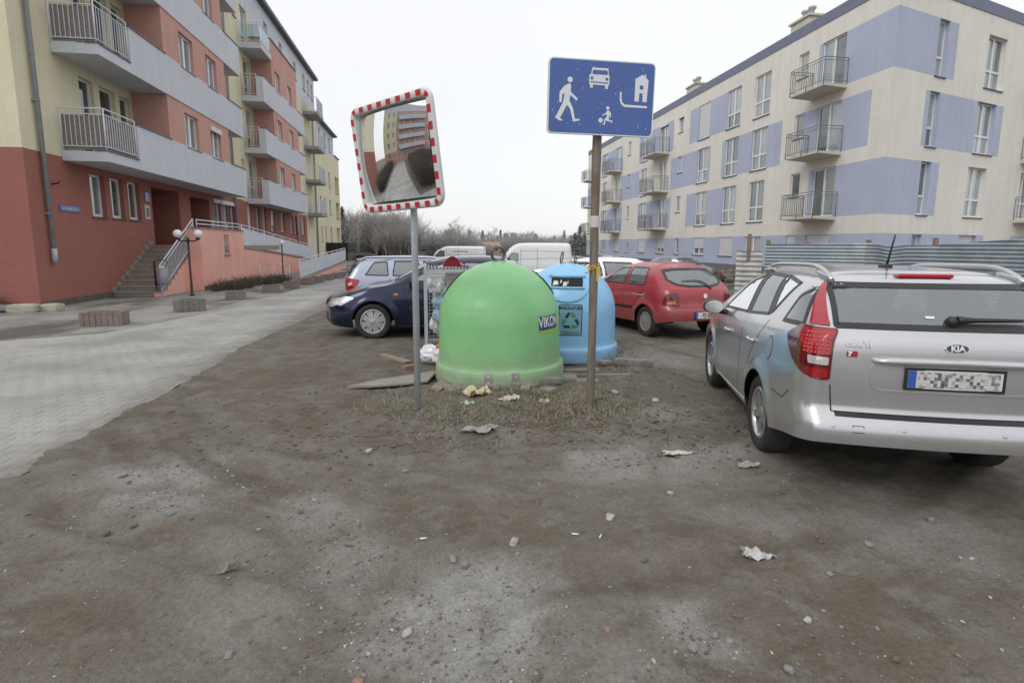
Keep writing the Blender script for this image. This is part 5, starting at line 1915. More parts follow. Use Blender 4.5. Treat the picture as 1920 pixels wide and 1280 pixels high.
def car(name, label, loc, az, sp, ds=.035):
    """loc = rear axle centre on the ground, az = heading (radians clockwise from +y)"""
    t = thing(name, label, 'van' if sp.get('van') else 'car', loc, math.pi / 2 - az, sp.get('group'))
    me, bm = loft(sp, ds)
    tmp = bpy.data.meshes.new('tmp')
    bm.to_mesh(tmp)
    S = Surf(tmp)
    sides = sp.get('side_windows', [])
    rg, wsd = sp.get('rear_glass'), sp.get('windscreen')
    bw = sp.get('frit', .03)
    kill = []
    cut_s = [inset(p, bw * .6) for p in sides]
    cut_r = inset(rg, bw * .6) if rg else None
    cut_w = inset(wsd, bw * .6) if wsd else None
    for f in bm.faces:
        c = f.calc_center_median()
        if abs(c.y) > .4 * sp['hw'] and abs(f.normal.y) > .25 and any(inside(p, c.x, c.z) for p in cut_s):
            kill.append(f)
        elif cut_r and c.x < sp['xr'] + .95 and f.normal.x < -.3 and inside(cut_r, c.y, c.z):
            kill.append(f)
        elif cut_w and c.x > sp['wb'] * .35 and f.normal.x > .2 and inside(cut_w, c.y, c.z):
            kill.append(f)
    bmesh.ops.delete(bm, geom=kill, context='FACES')
    bm.to_mesh(me)
    bm.free()
    body = obj('body', me, t)
    body.name = 'body'
    gm = sp.get('glass', m_glass)
    def win(poly, ray, w=bw, nm='window'):
        g = panel(S, ray, inset(poly, w * .25), .0015, .09, .002).build(nm, sp.get('glass_rear', gm) if nm == 'rear_window' else gm, t)
        ring(S, ray, poly, w, .0045, skirt=.006).build('seal', m_trim, g)
    for p in sides:
        for s in (1, -1):
            win(p, side_ray(s))
    if rg:
        win(rg, rear_ray, sp.get('frit_r', .05), 'rear_window')
    if wsd:
        win(wsd, front_ray_c, .04, 'windscreen')
    # seams: thin dark strips
    def line(pts, ray, w=.007, off=.0012, mat=m_seam, nm='seam', mb=None):
        own = mb is None
        mb = mb or MB()
        for a, b in zip(pts, pts[1:]):
            a, b = Vector(a), Vector(b)
            d = (b - a)
            n = Vector((-d.y, d.x)).normalized() * w / 2
            k = max(1, int(d.length / .05))
            v2, fs = [], []
            for i in range(k + 1):
                q = a.lerp(b, i / k)
                v2 += [tuple(q + n), tuple(q - n)]
            fs = [(2 * i, 2 * i + 1, 2 * i + 3, 2 * i + 2) for i in range(k)]
            drape(S, ray, v2, fs, off, mb=mb)
        return mb.build(nm, mat, t, fix=False) if own else mb
    for s in (1, -1):
        for ln in sp.get('seams', []):
            line(ln, side_ray(s), sp.get('seam_w', .008), nm='door_seam')
    for kind, ray in (('rear_seams', rear_ray), ('front_seams', front_ray_c)):
        if sp.get(kind):
            for ln in sp[kind]:
                line(ln, ray, .008, nm='panel_seam')
    for nm, poly, mat, off in sp.get('side_panels', []):
        for s in (1, -1):
            panel(S, side_ray(s), poly, off, .07, .012).build(nm, mat, t)
    for poly, w in sp.get('side_rings', []):
        for s in (1, -1):
            ring(S, side_ray(s), poly, w, .006, skirt=.008).build('seal', m_trim, t)
    for nm, poly, mat, off, both in sp.get('rear_panels', []):
        for s in ((1, -1) if both else (1,)):
            panel(S, rear_ray, [(s * u, v) for u, v in poly], off, .07, .012).build(nm, mat, t)
    for nm, poly, mat, off in sp.get('corner_panels', []):
        for s in (1, -1):
            panel(S, corner_ray(s), poly, off, .05, .014).build(nm, mat, t)
    for nm, poly, mat, off, both in sp.get('front_panels', []):
        for s in ((1, -1) if both else (1,)):
            panel(S, front_ray_c, [(s * u, v) for u, v in poly], off, .07, .012).build(nm, mat, t)
    for s in (1, -1):
        for (x, z) in sp.get('handles', []):
            h, n = S.hit(*side_ray(s)(x, z))
            b = MB()
            b.tube([h + Vector((dx, s * o, 0)) for dx, o in ((-.095, .0), (-.08, .022), (0, .032), (.07, .024), (.085, .0))], [.01, .014, .015, .014, .01], 8)
            b.build('door_handle', sp.get('handle_mat', sp['paint']), t)
        if sp.get('mirror'):
            x, z = sp['mirror']
            y = s * (sp['hw'] + .1)
            b = MB()
            m = Matrix.Translation((x, y, z))
            b.lathe([(0, -.07), (.06, -.068), (.075, -.05), (.08, 0), (.07, .03), (.045, .055), (0, .065)], 16, mtx=m @ Matrix.Rotation(R(90), 4, 'Y') @ Matrix.Diagonal((1, 1.35, 1, 1)))
            b.tube([(x, y - s * .07, z - .05), (x + .02, s * (sp['hw'] - .06), z - .07)], .03, 8)
            mm = b.build('wing_mirror', sp.get('mirror_mat', m_trim), t)
            b = MB()
            b.add([m @ Vector((-.0705, .095 * math.cos(a), .068 * math.sin(a))) for a in np.linspace(0, 2 * math.pi, 21)[:-1]], [tuple(range(20))])
            b.build('mirror_glass', m_chrm, mm)
    # wheels, arches, floor
    wr, wb = sp['wr'], sp['wb']
    ww = sp.get('ww', .2)
    ty = sp['hw'] - .015 - ww / 2
    for x in (0, wb):
        for s in (1, -1):
            wheel(t, (x, s * ty, wr), wr, ww, sp['wheel'], s, sp.get('cover', m_alloy))
    for x in (0, wb):
        for s in (1, -1):
            b = MB()
            m = Matrix.Translation((x, s * (sp['hw'] - .05), wr)) @ Matrix.Rotation(R(90) * s, 4, 'X')
            b.lathe([(wr + .07, 0), (wr + .07, .33), (0, .33)], 24, mtx=m, a0=0 if s > 0 else math.pi, a1=math.pi if s > 0 else 2 * math.pi)
            b.build('arch_liner', m_dark, t)
    b = MB()
    b.box(sp['xr'] + .3, sp['xf'] - .35, -.6 * sp['hw'] / .85, .6 * sp['hw'] / .85, sp.get('uz', .33), .45)
    b.box(wr + .12, wb - wr - .12, -sp['hw'] * .9, sp['hw'] * .9, .26, .4)  # widened to keep skylight off the ground under the car
    b.box(sp['xr'] + .14, -wr - .1, -sp['hw'] * .8, sp['hw'] * .8, max(.44, sp['sill'][0][1] + .03) if 'sill' in sp else .44, .5)
    b.box(wb + wr + .1, sp['xf'] - .3, -sp['hw'] * .72, sp['hw'] * .72, .3, .5)
    b.box(sp['xr'] + .35, wb + .3, -sp['hw'] * .78, sp['hw'] * .78, .5, .52)
    b.build('underbody', m_dark, t)
    if sp.get('seats'):
        for x, z, rows in sp['seats']:
            for y in rows:
                b = MB()
                b.bbox(x, x + .46, y - .23, y + .23, z - .3, z - .1, .05, sm=True)
                b.bbox(-.09, .09, y - .22, y + .22, 0, .56, .06, mtx=Matrix.Translation((x + .03, 0, z - .15)) @ Matrix.Rotation(R(-14), 4, 'Y'), sm=True)
                b.bbox(-.05, .05, y - .13, y + .13, .6, .8, .045, mtx=Matrix.Translation((x + .02, 0, z - .15)) @ Matrix.Rotation(R(-14), 4, 'Y'), sm=True)
                b.build('seat', m_seat, t)
        b = MB()
        xd = wb - .55
        b.bbox(xd, xd + .5, -sp['hw'] * .8, sp['hw'] * .8, .5, sp['belt'][-2][1] - .02, .06, sm=True)
        b.build('dashboard', m_seat, t)
    return t, S
def plate_text(t, S, ray, u, v, txt, w=.52, h=.114, off=.012, size=.088, sx=.8):
    o = panel(S, ray, [(u - w / 2, v - h / 2), (u + w / 2, v - h / 2), (u + w / 2, v + h / 2), (u - w / 2, v + h / 2)], off, .3, .02).build('number_plate', m_plate, t)
    ring(S, ray, [(u - w / 2 - .012, v - h / 2 - .012), (u + w / 2 + .012, v - h / 2 - .012), (u + w / 2 + .012, v + h / 2 + .012), (u - w / 2 - .012, v + h / 2 + .012)], .016, off + .002, .3, skirt=.02).build('plate_holder', m_trim, o)
    sg = 1 if ray is rear_ray else -1     # the plate reads from outside
    panel(S, ray, [(u + sg * (w / 2 - .006), v - h / 2 + .006), (u + sg * (w / 2 - .05), v - h / 2 + .006), (u + sg * (w / 2 - .05), v + h / 2 - .006), (u + sg * (w / 2 - .006), v + h / 2 - .006)], off + .001, .3, .001).build('plate_band', m_eu, o)
    if txt:
        vv, f = text_geo(txt, size, .0012, sx)
        drape(S, ray, [(u - sg * (a + .02), v + b) for a, b in vv], f, off + .0015, sm=False).build('plate_letters', m_seam, o, fix=False)
    return o

# ---------------------------------------------------------------- silver estate car, near right
m_silver = paint('silver_paint', rgb(190, 191, 194), .66, .28, dirt=(rgb(120, 114, 106), -.1, .5, .22), coat=1.0)
KAZ = R(18.6)
kia = dict(
    xr=-1.02, xf=3.02, hw=.86, wb=2.15, wr=.315, ww=.205, rc=.18, tum=.40, ex=6.0, Lr=.8, bulge=.045, paint=m_silver, seam_w=.007,
    top=[(-1.02, 1.475), (-.55, 1.495), (0, 1.515), (.5, 1.515), (.9, 1.49), (1.2, 1.43), (1.5, 1.31), (1.95, 1.06), (2.1, 1.0), (2.5, .93), (2.85, .82), (3.02, .74)],
    belt=[(-1.02, 1.1), (-.6, 1.09), (.1, 1.04), (1.0, .98), (1.9, .95), (2.4, .88), (3.02, .62)],
    rear=[(.3, .12), (.38, .055), (.45, .01), (.5, .0), (.57, .012), (.60, .035), (.635, .088), (.85, .08), (1.05, .088), (1.13, .11), (1.2, .16), (1.46, .44), (1.52, .5)],
    front=[(.2, .12), (.4, .02), (.6, .04), (.75, .16), (.95, .4)],
    sill=[(-1.02, .44), (-.75, .39), (-.4, .32), (.4, .24), (1.8, .23), (3.02, .28)],
    side_windows=[rounded([(1.66, 1.005), (.74, 1.055), (.82, 1.425), (1.14, 1.325)], .03), rounded([(.64, 1.06), (.07, 1.115), (.22, 1.437), (.72, 1.437)], .03),
                  rounded([(-.0, 1.14), (.14, 1.44), (-.27, 1.405)], .02)],
    rear_glass=rounded([(-.66, 1.155), (.66, 1.155), (.615, 1.43), (-.615, 1.43)], .03), frit=.024, frit_r=.034,
    windscreen=rounded([(-.68, 1.05), (.68, 1.05), (.56, 1.38), (-.56, 1.38)], .05),
    seams=[[(1.78, .95), (1.72, .55), (1.6, .28)], [(.68, 1.03), (.66, .6), (.7, .3)], [(-.02, 1.09), (.12, .95), (.33, .72), (.36, .64)], [(1.78, .95), (1.66, 1.0)], [(-.38, .62), (-.62, .62), (-.72, .7)]],
    rear_seams=[[(.655, .63), (-.655, .63)], [(.655, .63), (.675, .8)], [(-.655, .63), (-.675, .8)], [(.69, 1.13), (.66, 1.44)], [(-.69, 1.13), (-.66, 1.44)]],
    side_rings=[(rounded([(-.33, 1.118), (-.74, 1.138), (-.59, 1.415), (-.43, 1.33)], .02), .03)],
    side_panels=[('quarter_trim', rounded([(.74, 1.055), (.64, 1.06), (.72, 1.437), (.82, 1.425)], .004), m_trim, .003), ('quarter_trim', [(.07, 1.115), (.0, 1.14), (.14, 1.44), (.22, 1.437)], m_trim, .003),
                 ('rear_quarter_glass', rounded([(-.34, 1.125), (-.72, 1.145), (-.58, 1.405), (-.43, 1.32)], .02), M('smoked_glass', rgb(70, 78, 82), .05, var=.15, coat=1.0), .004),
                 ('fuel_gap', [(-.22 + .082 * math.cos(a), .9 + .092 * math.sin(a)) for a in np.linspace(0, 6.283, 25)[:-1]], m_seam, .001), ('fuel_flap', [(-.22 + .075 * math.cos(a), .9 + .085 * math.sin(a)) for a in np.linspace(0, 6.283, 21)[:-1]], m_silver, .003),
                 ('sill_strip', [(.42, .3), (1.72, .27), (1.72, .255), (.42, .285)], m_alloy, .006)],
    corner_panels=[('tail_lamp', rounded([(-.188, 1.15), (-.188, .83), (-.12, .83), (-.03, .86), (.08, .93), (.16, 1.01), (.19, 1.07), (.05, 1.155)], .025), m_red_d, .010),
                 ('tail_lamp', rounded([(-.14, 1.165), (-.01, 1.168), (.06, 1.41), (.035, 1.425)], .008), m_red_l, .010),
                 ('lamp_band', rounded([(-.175, 1.14), (-.175, .99), (-.05, .99), (.02, 1.06), (.04, 1.14)], .01), m_red_l, .015),
                 ('reversing_lamp', rounded([(-.173, .975), (-.173, .925), (-.075, .928), (-.065, .978)], .008), m_clear, .016),
                 ('fog_lamp', rounded([(-.173, .9), (-.173, .845), (-.115, .845), (-.06, .895)], .01), m_red_l, .015)],
    rear_panels=[('bumper_lip', [(.64, .605), (-.64, .605), (-.64, .625), (.64, .625)], m_trim, .004, False)],
    handles=[(1.2, .83), (.3, .88)], mirror=(1.5, 1.03), mirror_mat=m_trim, wheel=dict(n=5, ws=(.16, .13), rim=.67, dep=-.02), seats=[(.05, .72, (-.4, .4)), (1.0, .7, (-.37, .37))], glass=m_glass, glass_rear=glass('rear_car_glass', (.62, .69, .70), .14, haze=.2, hazecol=(.33, .37, .38)))
kt, KS = car('silver_estate_car', 'dusty silver estate car with roof rails, seen from behind, parked on the dirt', (3.448, 3.709, 0), KAZ, kia, .03)
# number plate recess, handle bar, plate
def recess(poly, depth_off):
    return panel(KS, rear_ray, poly, depth_off, .06, .01)
m_silver_r = m_silver
b = MB()
pts = []
for i in range(13):
    u = .45 - .9 * i / 12
    h, n = KS.hit(*rear_ray(u, .975 - .012 * abs(u)))
    pts.append(h + Vector((-.016, 0, 0)))
b.tube(pts, [.012] + [.024] * 11 + [.012], 10)
b.build('tailgate_handle', m_silver, kt)
ring(KS, rear_ray, rounded([(-.45, .775), (.45, .775), (.47, .96), (-.47, .96)], .07, 6), .012, .004, skirt=.008).build('plate_recess', m_silver, kt)
pl_ = plate_text(kt, KS, rear_ray, 0, .868, None)
def mosaic():
    m = bpy.data.materials.new('blurred_plate')
    m.use_nodes = True
    nt = m.node_tree
    N, L = nt.nodes.new, nt.links.new
    bs = nt.nodes['Principled BSDF']
    tc = N('ShaderNodeTexCoord')
    mp = N('ShaderNodeMapping')
    mp.inputs['Scale'].default_value = (0, 52, 52)
    L(tc.outputs['Object'], mp.inputs[0])
    fl = N('ShaderNodeVectorMath')
    fl.operation = 'FLOOR'
    L(mp.outputs[0], fl.inputs[0])
    wn = N('ShaderNodeTexWhiteNoise')
    L(fl.outputs[0], wn.inputs['Vector'])
    cr = N('ShaderNodeValToRGB')
    cr.color_ramp.elements[0].color = (*rgb(72, 72, 74), 1)
    cr.color_ramp.elements[1].color = (*rgb(196, 194, 192), 1)
    cr.color_ramp.elements[1].position = .7
    L(wn.outputs['Value'], cr.inputs[0])
    L(cr.outputs[0], bs.inputs['Base Color'])
    bs.inputs['Roughness'].default_value = .5
    return m
panel(KS, rear_ray, [(.2, .82), (-.24, .82), (-.24, .912), (.2, .912)], .0135, .2, .001).build('plate_print', mosaic(), pl_)
# badges
b = MB()
h, n = KS.hit(*rear_ray(0, 1.06))
el = lambda a, bb: [(a * math.cos(w), 1.06 + bb * math.sin(w)) for w in np.linspace(0, 2 * math.pi, 33)[:-1]]
em = panel(KS, rear_ray, el(.066, .031), .008, .05, .01).build('badge', m_chrm, kt)
panel(KS, rear_ray, el(.059, .025), .0105, .05, .002).build('badge_field', M('badge_black', rgb(40, 44, 48), .2, var=.05, coat=.6), em)
v, f = text_geo('KIA', .046, .0022, 1.05)
drape(KS, rear_ray, [(-a, 1.06 + c) for a, c in v], f, .0125, sm=False).build('badge_letters', m_chrm, em, fix=False)
v, f = text_geo("cee'd", .062, .0016, 1.12)
drape(KS, rear_ray, [(.53 - a, 1.065 + c) for a, c in v], f, .006, sm=False).build('model_letters', m_chrm, kt, fix=False)
sv = panel(KS, rear_ray, rounded([(.535, .985), (.595, .985), (.595, 1.022), (.535, 1.022)], .006), .004, .1, .003).build('sticker', M('sticker_red', rgb(150, 40, 48), .4, var=.06), kt)
v, f = text_geo('7', .036, .003, 1.2)
drape(KS, rear_ray, [(.578 - a, 1.004 + c) for a, c in v], f, .0065, sm=False).build('sticker_digit', m_letter, sv, fix=False)
# wiper, third brake light, aerial, rails, sensors, tow flap
b = MB()
wp = []
for u in np.linspace(-.02, -.42, 9):
    h, n = KS.hit(*rear_ray(u, 1.205 - .012 * (u + .02)))
    wp.append(h + n * .03)
b.tube(wp, [.026, .02, .016, .015, .014, .013, .012, .01, .006], 8)
h, n = KS.hit(*rear_ray(.0, 1.205)); b.lathe([(.035, 0), (.032, .03), (.02, .045), (0, .048)], 14, mtx=Matrix.Translation(h) @ n.to_track_quat('Z', 'Y').to_matrix().to_4x4())
b.build('rear_wiper', m_black, kt)
b = MB()
for i in range(1):
    h, n = KS.hit(*rear_ray(0, 1.462))
    b.bbox(h.x - .03, h.x + .06, -.165, .165, 1.462, 1.49, .008)
b.build('brake_light', m_red_l, kt)
zr = lambda x, y: KS.hit(Vector((x, y, 3)), Vector((0, 0, -1)))[0].z
b = MB(); b.tube([(-.03, 0, zr(-.03, 0) + .02), (-.11, 0, zr(-.03, 0) + .24)], [.009, .006], 8); b.bbox(-.07, .05, -.03, .03, zr(0, 0) - .01, zr(0, 0) + .025, .012); b.build('aerial', m_black, kt)
for s in (1, -1):
    b = MB()
    y = s * .575
    xs_ = np.linspace(-.56, 1.0, 27)
    pt, rad = [], []
    for x in xs_:
        k = (x + .56) / 1.56
        hgt = .062 * min(1, math.sin(math.pi * min(max(k, 0), 1)) ** .45 * 1.25)
        pt.append(Vector((x, y, zr(x, y) + hgt)))
        rad.append(.019)
    b.tube(pt, rad, 8)
    for x0, x1 in ((-.57, -.28), (.74, 1.02)):
        q = [Vector((x, y, zr(x, y) + .02)) for x in np.linspace(x0, x1, 7)]
        b.tube(q, [.016, .024, .026, .026, .026, .022, .014], 8)
    b.build('roof_rail', m_alloy, kt)
b = MB()
for u in (.66, .27, -.27, -.66):
    h, n = KS.hit(*rear_ray(u, .555))
    b.lathe([(.012, 0), (.012, .004), (.009, .005), (0, .005)], 14, mtx=Matrix.Translation(h) @ n.to_track_quat('Z', 'Y').to_matrix().to_4x4())
b.build('parking_sensor', m_silver, kt)
ring(KS, rear_ray, [(.49, .52), (.555, .52), (.555, .565), (.49, .565)], .004, .001, skirt=.001).build('tow_eye_flap', m_seam, kt)
panel(KS, rear_ray, [(.13, 1.225), (.08, 1.225), (.08, 1.238), (.13, 1.238)], .004, .2, .001).build('window_sticker', m_letter, kt)
# lamp dots on the upper tail lamps
for s in (1, -1):
    b = MB()
    for i in range(6):
        for j in range(6):
            h, n = KS.hit(*corner_ray(s)(-.16 + .025 * i, 1.0 + .023 * j))
            b.lathe([(.0085, 0), (.006, .004), (0, .0055)], 6, mtx=Matrix.Translation(h + n * .0152) @ n.to_track_quat('Z', 'Y').to_matrix().to_4x4())
    b = b.build('lamp_lens', m_red_b, kt)
    b['kind'] = 'stuff'

# ---------------------------------------------------------------- small red hatchback
m_redp = paint('red_paint', rgb(152, 38, 48), .0, .36, dirt=(rgb(132, 106, 98), .0, .9, .5))
fi = dict(
    xr=-.66, xf=2.95, hw=.79, wb=2.28, wr=.285, ww=.175, rc=.3, tum=.42, ex=3.6, Lr=.95, bulge=.1, paint=m_redp, gap=.04,
    top=[(-.66, 1.31), (-.3, 1.335), (.2, 1.36), (.8, 1.355), (1.2, 1.30), (1.5, 1.19), (1.9, .97), (2.05, .92), (2.5, .83), (2.8, .72), (2.95, .62)],
    belt=[(-.66, .93), (0, .92), (1.0, .88), (1.8, .85), (2.3, .8), (2.95, .55)],
    rear=[(.25, .1), (.33, .03), (.45, .0), (.56, .01), (.6, .05), (.64, .075), (.8, .09), (.9, .13), (1.0, .22), (1.15, .38), (1.31, .58), (1.36, .64)],
    front=[(.2, .12), (.4, .02), (.55, .04), (.7, .16), (.9, .4)], sill=[(-.66, .36), (-.4, .3), (.4, .25), (1.8, .22), (2.95, .26)],
    side_windows=[rounded([(1.62, .92), (.78, .925), (.86, 1.255), (1.12, 1.235), (1.3, 1.15)], .03), rounded([(.7, .925), (.12, .93), (.1, 1.0), (.24, 1.26), (.78, 1.262)], .025)],
    rear_glass=rounded([(-.46, .965), (-.2, .935), (.2, .935), (.46, .965), (.6, 1.06), (.52, 1.235), (.3, 1.262), (-.3, 1.262), (-.52, 1.235), (-.6, 1.06)], .05), frit=.022, frit_r=.035,
    windscreen=rounded([(-.62, .98), (.62, .98), (.5, 1.24), (-.5, 1.24)], .05),
    seams=[[(.74, .9), (.72, .5), (.76, .26)], [(.06, .93), (.16, .8), (.3, .6), (.36, .5)], [(1.7, .88), (1.66, .5), (1.6, .26)], [(.05, .96), (.2, 1.27)], [(-.05, .98), (-.02, 1.25)]],
    rear_seams=[[(-.66, .6), (.66, .6)], [(.5, .6), (.5, .84)], [(-.5, .6), (-.5, .84)]],
    side_panels=[('rub_strip', rounded([(.42, .49), (1.62, .47), (1.62, .51), (.42, .535)], .015), m_trim, .012)],
    rear_panels=[('tail_lamp', rounded([(.49, .62), (.52, .85), (.62, .85), (.71, .8), (.745, .63)], .035), m_red_d, .012, True),
                 ('indicator', rounded([(.56, .645), (.56, .70), (.68, .70), (.7, .65)], .02), m_amber, .015, True),
                 ('badge', [(.028 * math.cos(a) * 1.5, .79 + .04 * math.sin(a)) for a in np.linspace(0, 6.283, 17)[:-1]], m_chrm, .012, False)],
    handles=[(.2, .8)], handle_mat=m_trim, wheel=dict(n=9, ws=(.12, .27), rim=.62, dep=.0), cover=m_cover_d, seats=[(.1, .62, (-.35, .35)), (.95, .62, (-.35, .35))], glass=glass('clear_car_glass', (.74, .82, .82), .14, haze=.2, hazecol=(.36, .42, .43)))
RAZ = R(-12)
rh = Vector((math.sin(RAZ), math.cos(RAZ)))
rt, RS = car('red_hatchback', 'dirty red five door hatchback with muddy sills beside the blue container', (3.914 + .77 * rh.y, 9.452 - .77 * rh.x, 0), RAZ, fi, .04)
plate_text(rt, RS, rear_ray, 0, .46, 'PZ 8285J', .5, .11, .014, .098, .72)
b = MB()
wp = [RS.hit(*rear_ray(u, z)) for u, z in ((-.16, .9), (-.1, .985), (.0, 1.035), (.12, 1.045), (.34, 1.035))]
b.tube([h + n * .02 for h, n in wp], [.012, .011, .01, .009, .006], 6); b.build('rear_wiper', m_black, rt)

# ---------------------------------------------------------------- dark blue hatchback, nose to the road
m_navyp = paint('dark_blue_paint', rgb(21, 31, 62), .5, .2, dirt=(rgb(52, 52, 54), .0, .6, .3))
fo = dict(
    xr=-.72, xf=3.22, hw=.86, wb=2.42, wr=.315, ww=.2, rc=.34, tum=.4, ex=4.2, Lr=.9, bulge=.06, paint=m_navyp,
    top=[(-.72, 1.38), (-.2, 1.43), (.5, 1.465), (1.0, 1.45), (1.35, 1.38), (1.7, 1.22), (2.1, 1.0), (2.22, .965), (2.7, .905), (3.0, .83), (3.15, .77), (3.22, .72)],
    belt=[(-.72, 1.03), (0, 1.0), (1.0, .94), (2.0, .92), (2.5, .86), (3.22, .66)],
    rear=[(.25, .1), (.4, .0), (.58, .02), (.62, .06), (.9, .08), (1.05, .14), (1.38, .55), (1.45, .65)],
    front=[(.18, .12), (.26, .03), (.38, .0), (.58, .0), (.68, .04), (.76, .12), (.95, .4)], sill=[(-.72, .36), (.4, .26), (1.9, .22), (2.8, .2), (3.22, .24)],
    side_windows=[rounded([(1.86, 1.0), (.86, 1.02), (.9, 1.36), (1.2, 1.33)], .03), rounded([(.78, 1.02), (.0, 1.05), (-.05, 1.1), (.12, 1.35), (.8, 1.365)], .025)],
    windscreen=rounded([(-.7, 1.02), (.7, 1.02), (.56, 1.36), (-.56, 1.36)], .05), frit=.026,
    rear_glass=rounded([(-.55, 1.06), (.55, 1.06), (.5, 1.33), (-.5, 1.33)], .05),
    seams=[[(1.86, .98), (1.84, .6), (1.78, .26)], [(.82, 1.0), (.8, .6), (.84, .28)], [(1.86, .98), (2.1, .93), (2.9, .8)], [(2.72, .52), (3.0, .6)]],
    front_seams=[],
    side_panels=[('headlamp', rounded([(2.72, .73), (2.96, .6), (3.06, .62), (3.04, .70), (2.9, .765)], .03), m_head, .006), ('side_repeater', rounded([(1.97, .78), (2.05, .78), (2.05, .815), (1.97, .815)], .012), m_amber, .006),
                 ('rub_strip', rounded([(.5, .55), (1.78, .52), (1.78, .55), (.5, .58)], .01), m_trim, .008), ('mirror_triangle', [(1.9, .985), (1.98, .97), (1.7, 1.13)], m_trim, .004),
                 ('bumper_strip', rounded([(2.78, .47), (3.15, .42), (3.16, .47), (2.8, .51)], .01), m_trim, .006),
                 ('tail_lamp', rounded([(-.42, 1.08), (-.56, 1.02), (-.5, 1.32), (-.36, 1.36)], .02), m_red_b, .008)],
    front_panels=[('headlamp', rounded([(.42, .56), (.72, .58), (.8, .68), (.7, .74), (.46, .68)], .03), m_head, .008, True), ('grille', rounded([(-.32, .58), (.32, .58), (.36, .68), (-.36, .68)], .02), m_trim, .006, False),
                  ('lower_grille', rounded([(-.55, .3), (.55, .3), (.5, .45), (-.5, .45)], .02), m_trim, .006, False)],
    handles=[(1.0, .86)], mirror=(1.72, 1.02), mirror_mat=m_trim, wheel=dict(n=8, ws=(.13, .3), rim=.69, dep=.005), cover=m_cover, seats=[(.2, .7, (-.37, .37)), (1.1, .7, (-.37, .37))], glass=m_glass)
FAZ = R(-90)
bt, BS_ = car('dark_blue_hatchback', 'dark blue hatchback with silver wheel covers, nose toward the road, behind the cage', (1.42, 10.62, 0), FAZ, fo, .035)

# ---------------------------------------------------------------- silver blue estate behind it
m_sblue = paint('silver_blue_paint', rgb(166, 174, 193), .4, .3, dirt=(rgb(110, 110, 112), .0, .6, .3))
es = dict(
    xr=-.98, xf=3.2, hw=.84, wb=2.5, wr=.31, ww=.2, rc=.22, tum=.38, ex=4.6, Lr=.6, paint=m_sblue,
    top=[(-.98, 1.4), (-.5, 1.43), (.4, 1.455), (1.0, 1.44), (1.4, 1.36), (1.7, 1.22), (2.15, .98), (2.6, .88), (3.0, .78), (3.2, .68)],
    belt=[(-.98, 1.0), (0, .96), (2.0, .9), (2.5, .82), (3.2, .56)],
    rear=[(.25, .1), (.4, .0), (.55, .0), (.6, .05), (.95, .06), (1.02, .1), (1.4, .34), (1.45, .4)], front=[(.2, .1), (.4, .0), (.6, .03), (.75, .18), (.95, .5)],
    side_windows=[rounded([(-.52, 1.02), (.02, 1.0), (.0, 1.33), (-.3, 1.32)], .03), rounded([(.1, 1.0), (.72, .985), (.72, 1.345), (.16, 1.34)], .02), rounded([(.8, .98), (1.75, .95), (1.3, 1.27), (.82, 1.34)], .02)],
    rear_glass=rounded([(-.56, 1.05), (.56, 1.05), (.52, 1.36), (-.52, 1.36)], .04), windscreen=rounded([(-.64, 1.0), (.64, 1.0), (.54, 1.32), (-.54, 1.32)], .04), frit=.024,
    seams=[[(.05, .97), (.0, .75), (.25, .62)], [(.76, .96), (.74, .3)], [(1.8, .93), (1.75, .3)], [(-.5, .6), (-.9, .6)]],
    side_panels=[('tail_lamp', rounded([(-.93, .62), (-.68, .8), (-.62, .92), (-.9, .98)], .03), m_red_l, .008), ('lamp_band', [(-.88, .78), (-.8, .82), (-.79, .86), (-.88, .86)], m_clear, .011)],
    rear_panels=[('tail_lamp', rounded([(.6, .62), (.76, .66), (.78, .96), (.62, .98)], .02), m_red_l, .008, True), ('gate_glass_trim', [(.6, 1.0), (.7, 1.0), (.62, 1.38), (.55, 1.38)], m_trim, .004, True)],
    handles=[(.3, .84), (1.0, .82)], wheel=dict(n=7, ws=(.15, .2), rim=.66), seats=[(.2, .7, (-.36, .36)), (1.1, .7, (-.36, .36))], glass=m_glass_dk)
at, AS = car('silver_blue_estate_car', 'silver blue estate car with black roof rails parked behind the dark blue hatchback', (-1.02, 13.55, gz(-.5, 13.5) - .01), R(84), es, .05)
for s in (1, -1):
    b = MB()
    zr2 = lambda x, y: AS.hit(Vector((x, y, 3)), Vector((0, 0, -1)))[0].z
    b.tube([(x, s * .56, zr2(x, s * .56) + .045 * (1 if abs(k - .5) < .47 else 0)) for k, x in ((k, -.6 + 1.9 * k) for k in np.linspace(0, 1, 14))], .014, 6)
    b.build('roof_rail', m_trim, at)

